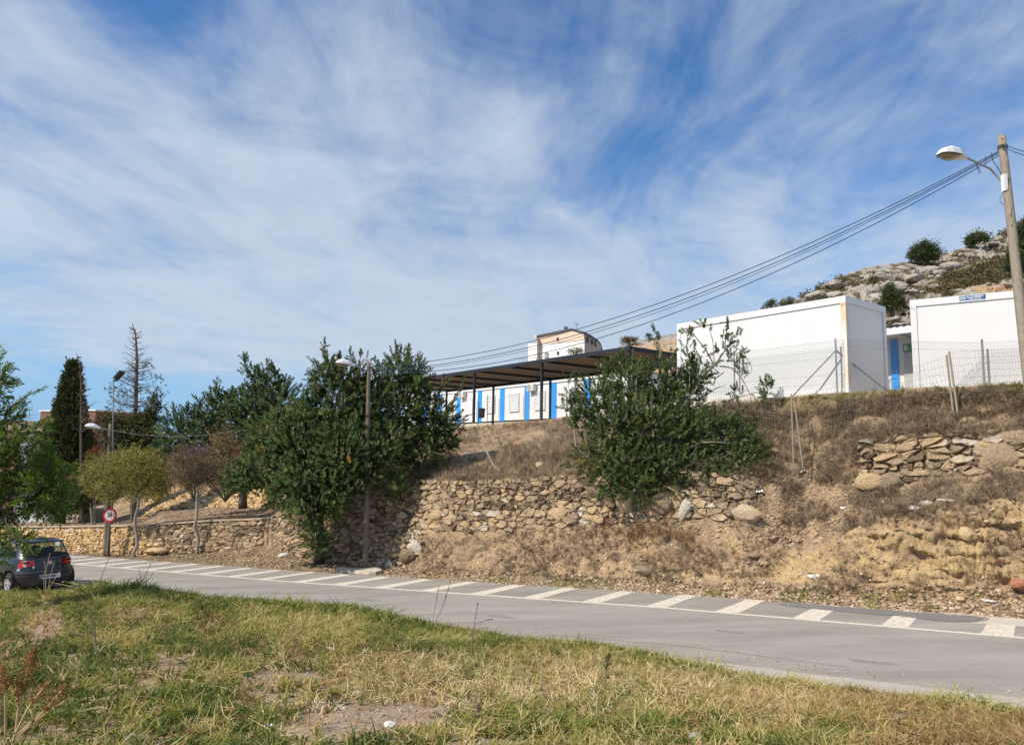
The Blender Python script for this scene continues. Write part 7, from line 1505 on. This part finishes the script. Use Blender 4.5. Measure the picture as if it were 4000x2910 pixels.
# hatch seams
mb = MB()
for sgn in (1, -1):
    P = [T_(np.array([plan(z)[0]-.004+.0, sgn*(plan(z)[2]-.19 if z < .9 else plan(z)[2]-.1), z])) for z in np.linspace(.60, .70, 4)]; tube(mb, P, .005, 4)
P = [T_(np.array([plan(.605)[0]-.012, y, .605])) for y in np.linspace(-.6, .6, 9)]; tube(mb, P, .006, 4); mb.build('hatch_seam', m_trim, car)
P = [T_(np.array([.055+.02*abs(y), y, .972])) for y in np.linspace(-.63, .63, 11)]
mb = MB(); tube(mb, [T_(np.array([plan(.975)[0]-.008, y, .972])) for y in np.linspace(-.60, .60, 11)], .012, 5); tube(mb, [T_(np.array([plan(1.34)[0]-.02+.02*abs(y), y, 1.352])) for y in np.linspace(-.5, .5, 11)], .02, 5); mb.build('window_trim', m_trim, car)
mb = MB(); tube(mb, [T_(np.array([plan(1.0)[0]-.02, .05, 1.0])), T_(np.array([plan(1.02)[0]-.02, -.3, 1.05]))], .008, 4); mb.build('wiper', m_trim, car)
mb = MB(); tube(mb, [T_(np.array([.75, 0, 1.42])), T_(np.array([.45, 0, 1.60]))], .006, 4); mb.build('aerial', m_trim, car)
# emblem: slanted silver S made of three bars
ex_ = -lf_; xe = plan(.80)[0]-.018
mb = MB()
for dz, dy0, dy1 in ((.034, -.055, .065), (.0, -.06, .06), (-.034, -.065, .055)):
    cbox(mb, xe-.006, xe+.02, -dy1, -dy0, .80+dz-.011, .80+dz+.011)
cbox(mb, xe-.006, xe+.02, .03, .055, .80, .84); cbox(mb, xe-.006, xe+.02, -.055, -.03, .76, .80); mb.build('emblem', m_chrome, car)
# plate
zp0, zp1 = .375, .485; xp = -.036; cyp = .0
mb = MB(); cbox(mb, xp-.004, xp+.02, -.26, .26, zp0, zp1); pl_ = mb.build('number_plate', m_plw, car)
mb = MB(); cbox(mb, xp-.006, xp-.0045, .215, .26, zp0, zp1); mb.build('country_band', m_plb, pl_)
text(pl_, '0839 BSF', T_(np.array([xp-.0065, .205, (zp0+zp1)/2])), -lf_, up_, .088, m_ink, name='plate_number', bold=.003, sx=1.08, ext=.001)
text(car, 'SE', T_(np.array([xe+.008, .42, .655])), -lf_, up_, .03, m_chrome, name='badge_lettering'); 
text(car, 'TDI', T_(np.array([xe+.012, -.38, .655])), -lf_, up_, .03, m_chrome, name='badge_lettering')
mb = MB(); V, Fc = ICO1; mb.add(T_(V*np.array([.006, .028, .026])+np.array([xe, .40, .705])), Fc); mb.build('paw_sticker', m_wink, car)
# door seams, handle, mirror
mb = MB(); 
for x in (1.64, 2.65): tube(mb, [T_(np.array([x, plan(z)[2]+.002, z])) for z in np.linspace(.3, .95, 8)], .005, 4)
mb.build('door_seam', m_trim, car)
mb = MB(); cbox(mb, 1.72, 1.88, .795, .83, .80, .83); cbox(mb, .88, 1.02, .795, .83, .80, .83); mb.build('door_handle', m_plast, car)
for sgn in (1, -1):
    mb = MB(); V, Fc = ICO2; mb.add(T_(V*np.array([.07, .10, .07])+np.array([2.62, sgn*.86, 1.0])), Fc); mb.build('mirror', m_plast, car, smooth=True)
# wheels
def wheel(x, y, sgn):
    an = np.linspace(0, 6.2832, 33)[:-1]; k = 32; root = None; V = []
    prof = [(.20, .0), (.27, .0), (.288, -.02), (.288, -.15), (.27, -.17), (.18, -.17)]
    for r, o in prof: V += [(x+r*math.cos(a), y+sgn*o, .288+r*math.sin(a)) for a in an]
    ty = cadd(MB(), V, [(j*k+i, j*k+(i+1) % k, (j+1)*k+(i+1) % k, (j+1)*k+i) for j in range(len(prof)-1) for i in range(k)]).build('wheel', m_black, car, smooth=False)
    V = []; prof = [(.205, .002), (.19, -.004), (.18, -.10), (.02, -.11)]
    for r, o in prof: V += [(x+r*math.cos(a), y+sgn*o, .288+r*math.sin(a)) for a in an]
    mb = cadd(MB(), V, [(j*k+i, j*k+(i+1) % k, (j+1)*k+(i+1) % k, (j+1)*k+i) for j in range(len(prof)-1) for i in range(k)])
    for q in range(6):
        a = q*math.pi/3; c0, s0_ = math.cos(a), math.sin(a); t0 = np.array([-s0_, 0, c0]); d0 = np.array([c0, 0, s0_]); P = []
        for r, w, o in ((.03, .035, -.012), (.19, .026, -.006)):
            for sg2 in (-1, 1): P.append(np.array([x, y+sgn*o, .288])+d0*r+t0*w*sg2)
        P += [p-np.array([0, sgn*.03, 0]) for p in P]; cadd(mb, P, [(0, 1, 3, 2), (4, 6, 7, 5), (0, 2, 6, 4), (1, 5, 7, 3), (0, 4, 5, 1), (2, 3, 7, 6)])
    cadd(mb, [(x+.05*math.cos(a), y-sgn*.004, .288+.05*math.sin(a)) for a in an[::4]], [tuple(range(8))]); mb.build('rim', m_alloy, ty)
for x in (.66, 3.12):
    for sgn in (1, -1): wheel(x, sgn*.80, sgn)
for x in (.66, 3.12):
    for sgn in (1, -1):
        mb = MB(); an = np.linspace(-.3, math.pi+.3, 20); V = [(x+.36*math.cos(a), sgn*yy_, .29+.36*math.sin(a)) for yy_ in (.79, .52) for a in an]; cadd(mb, V, [(i, i+1, 20+i+1, 20+i) for i in range(19)]); V = [(x, sgn*.52, .29)]+[(x+.36*math.cos(a), sgn*.52, .29+.36*math.sin(a)) for a in an]; cadd(mb, V, [(0, i+1, i+2) for i in range(19)]); mb.build('wheel_well', m_trim, car)
mb = MB(); tube(mb, [T_(np.array([.0, -.35, .22])), T_(np.array([.4, -.35, .24]))], .028, 8); mb.build('exhaust', m_chrome, car)
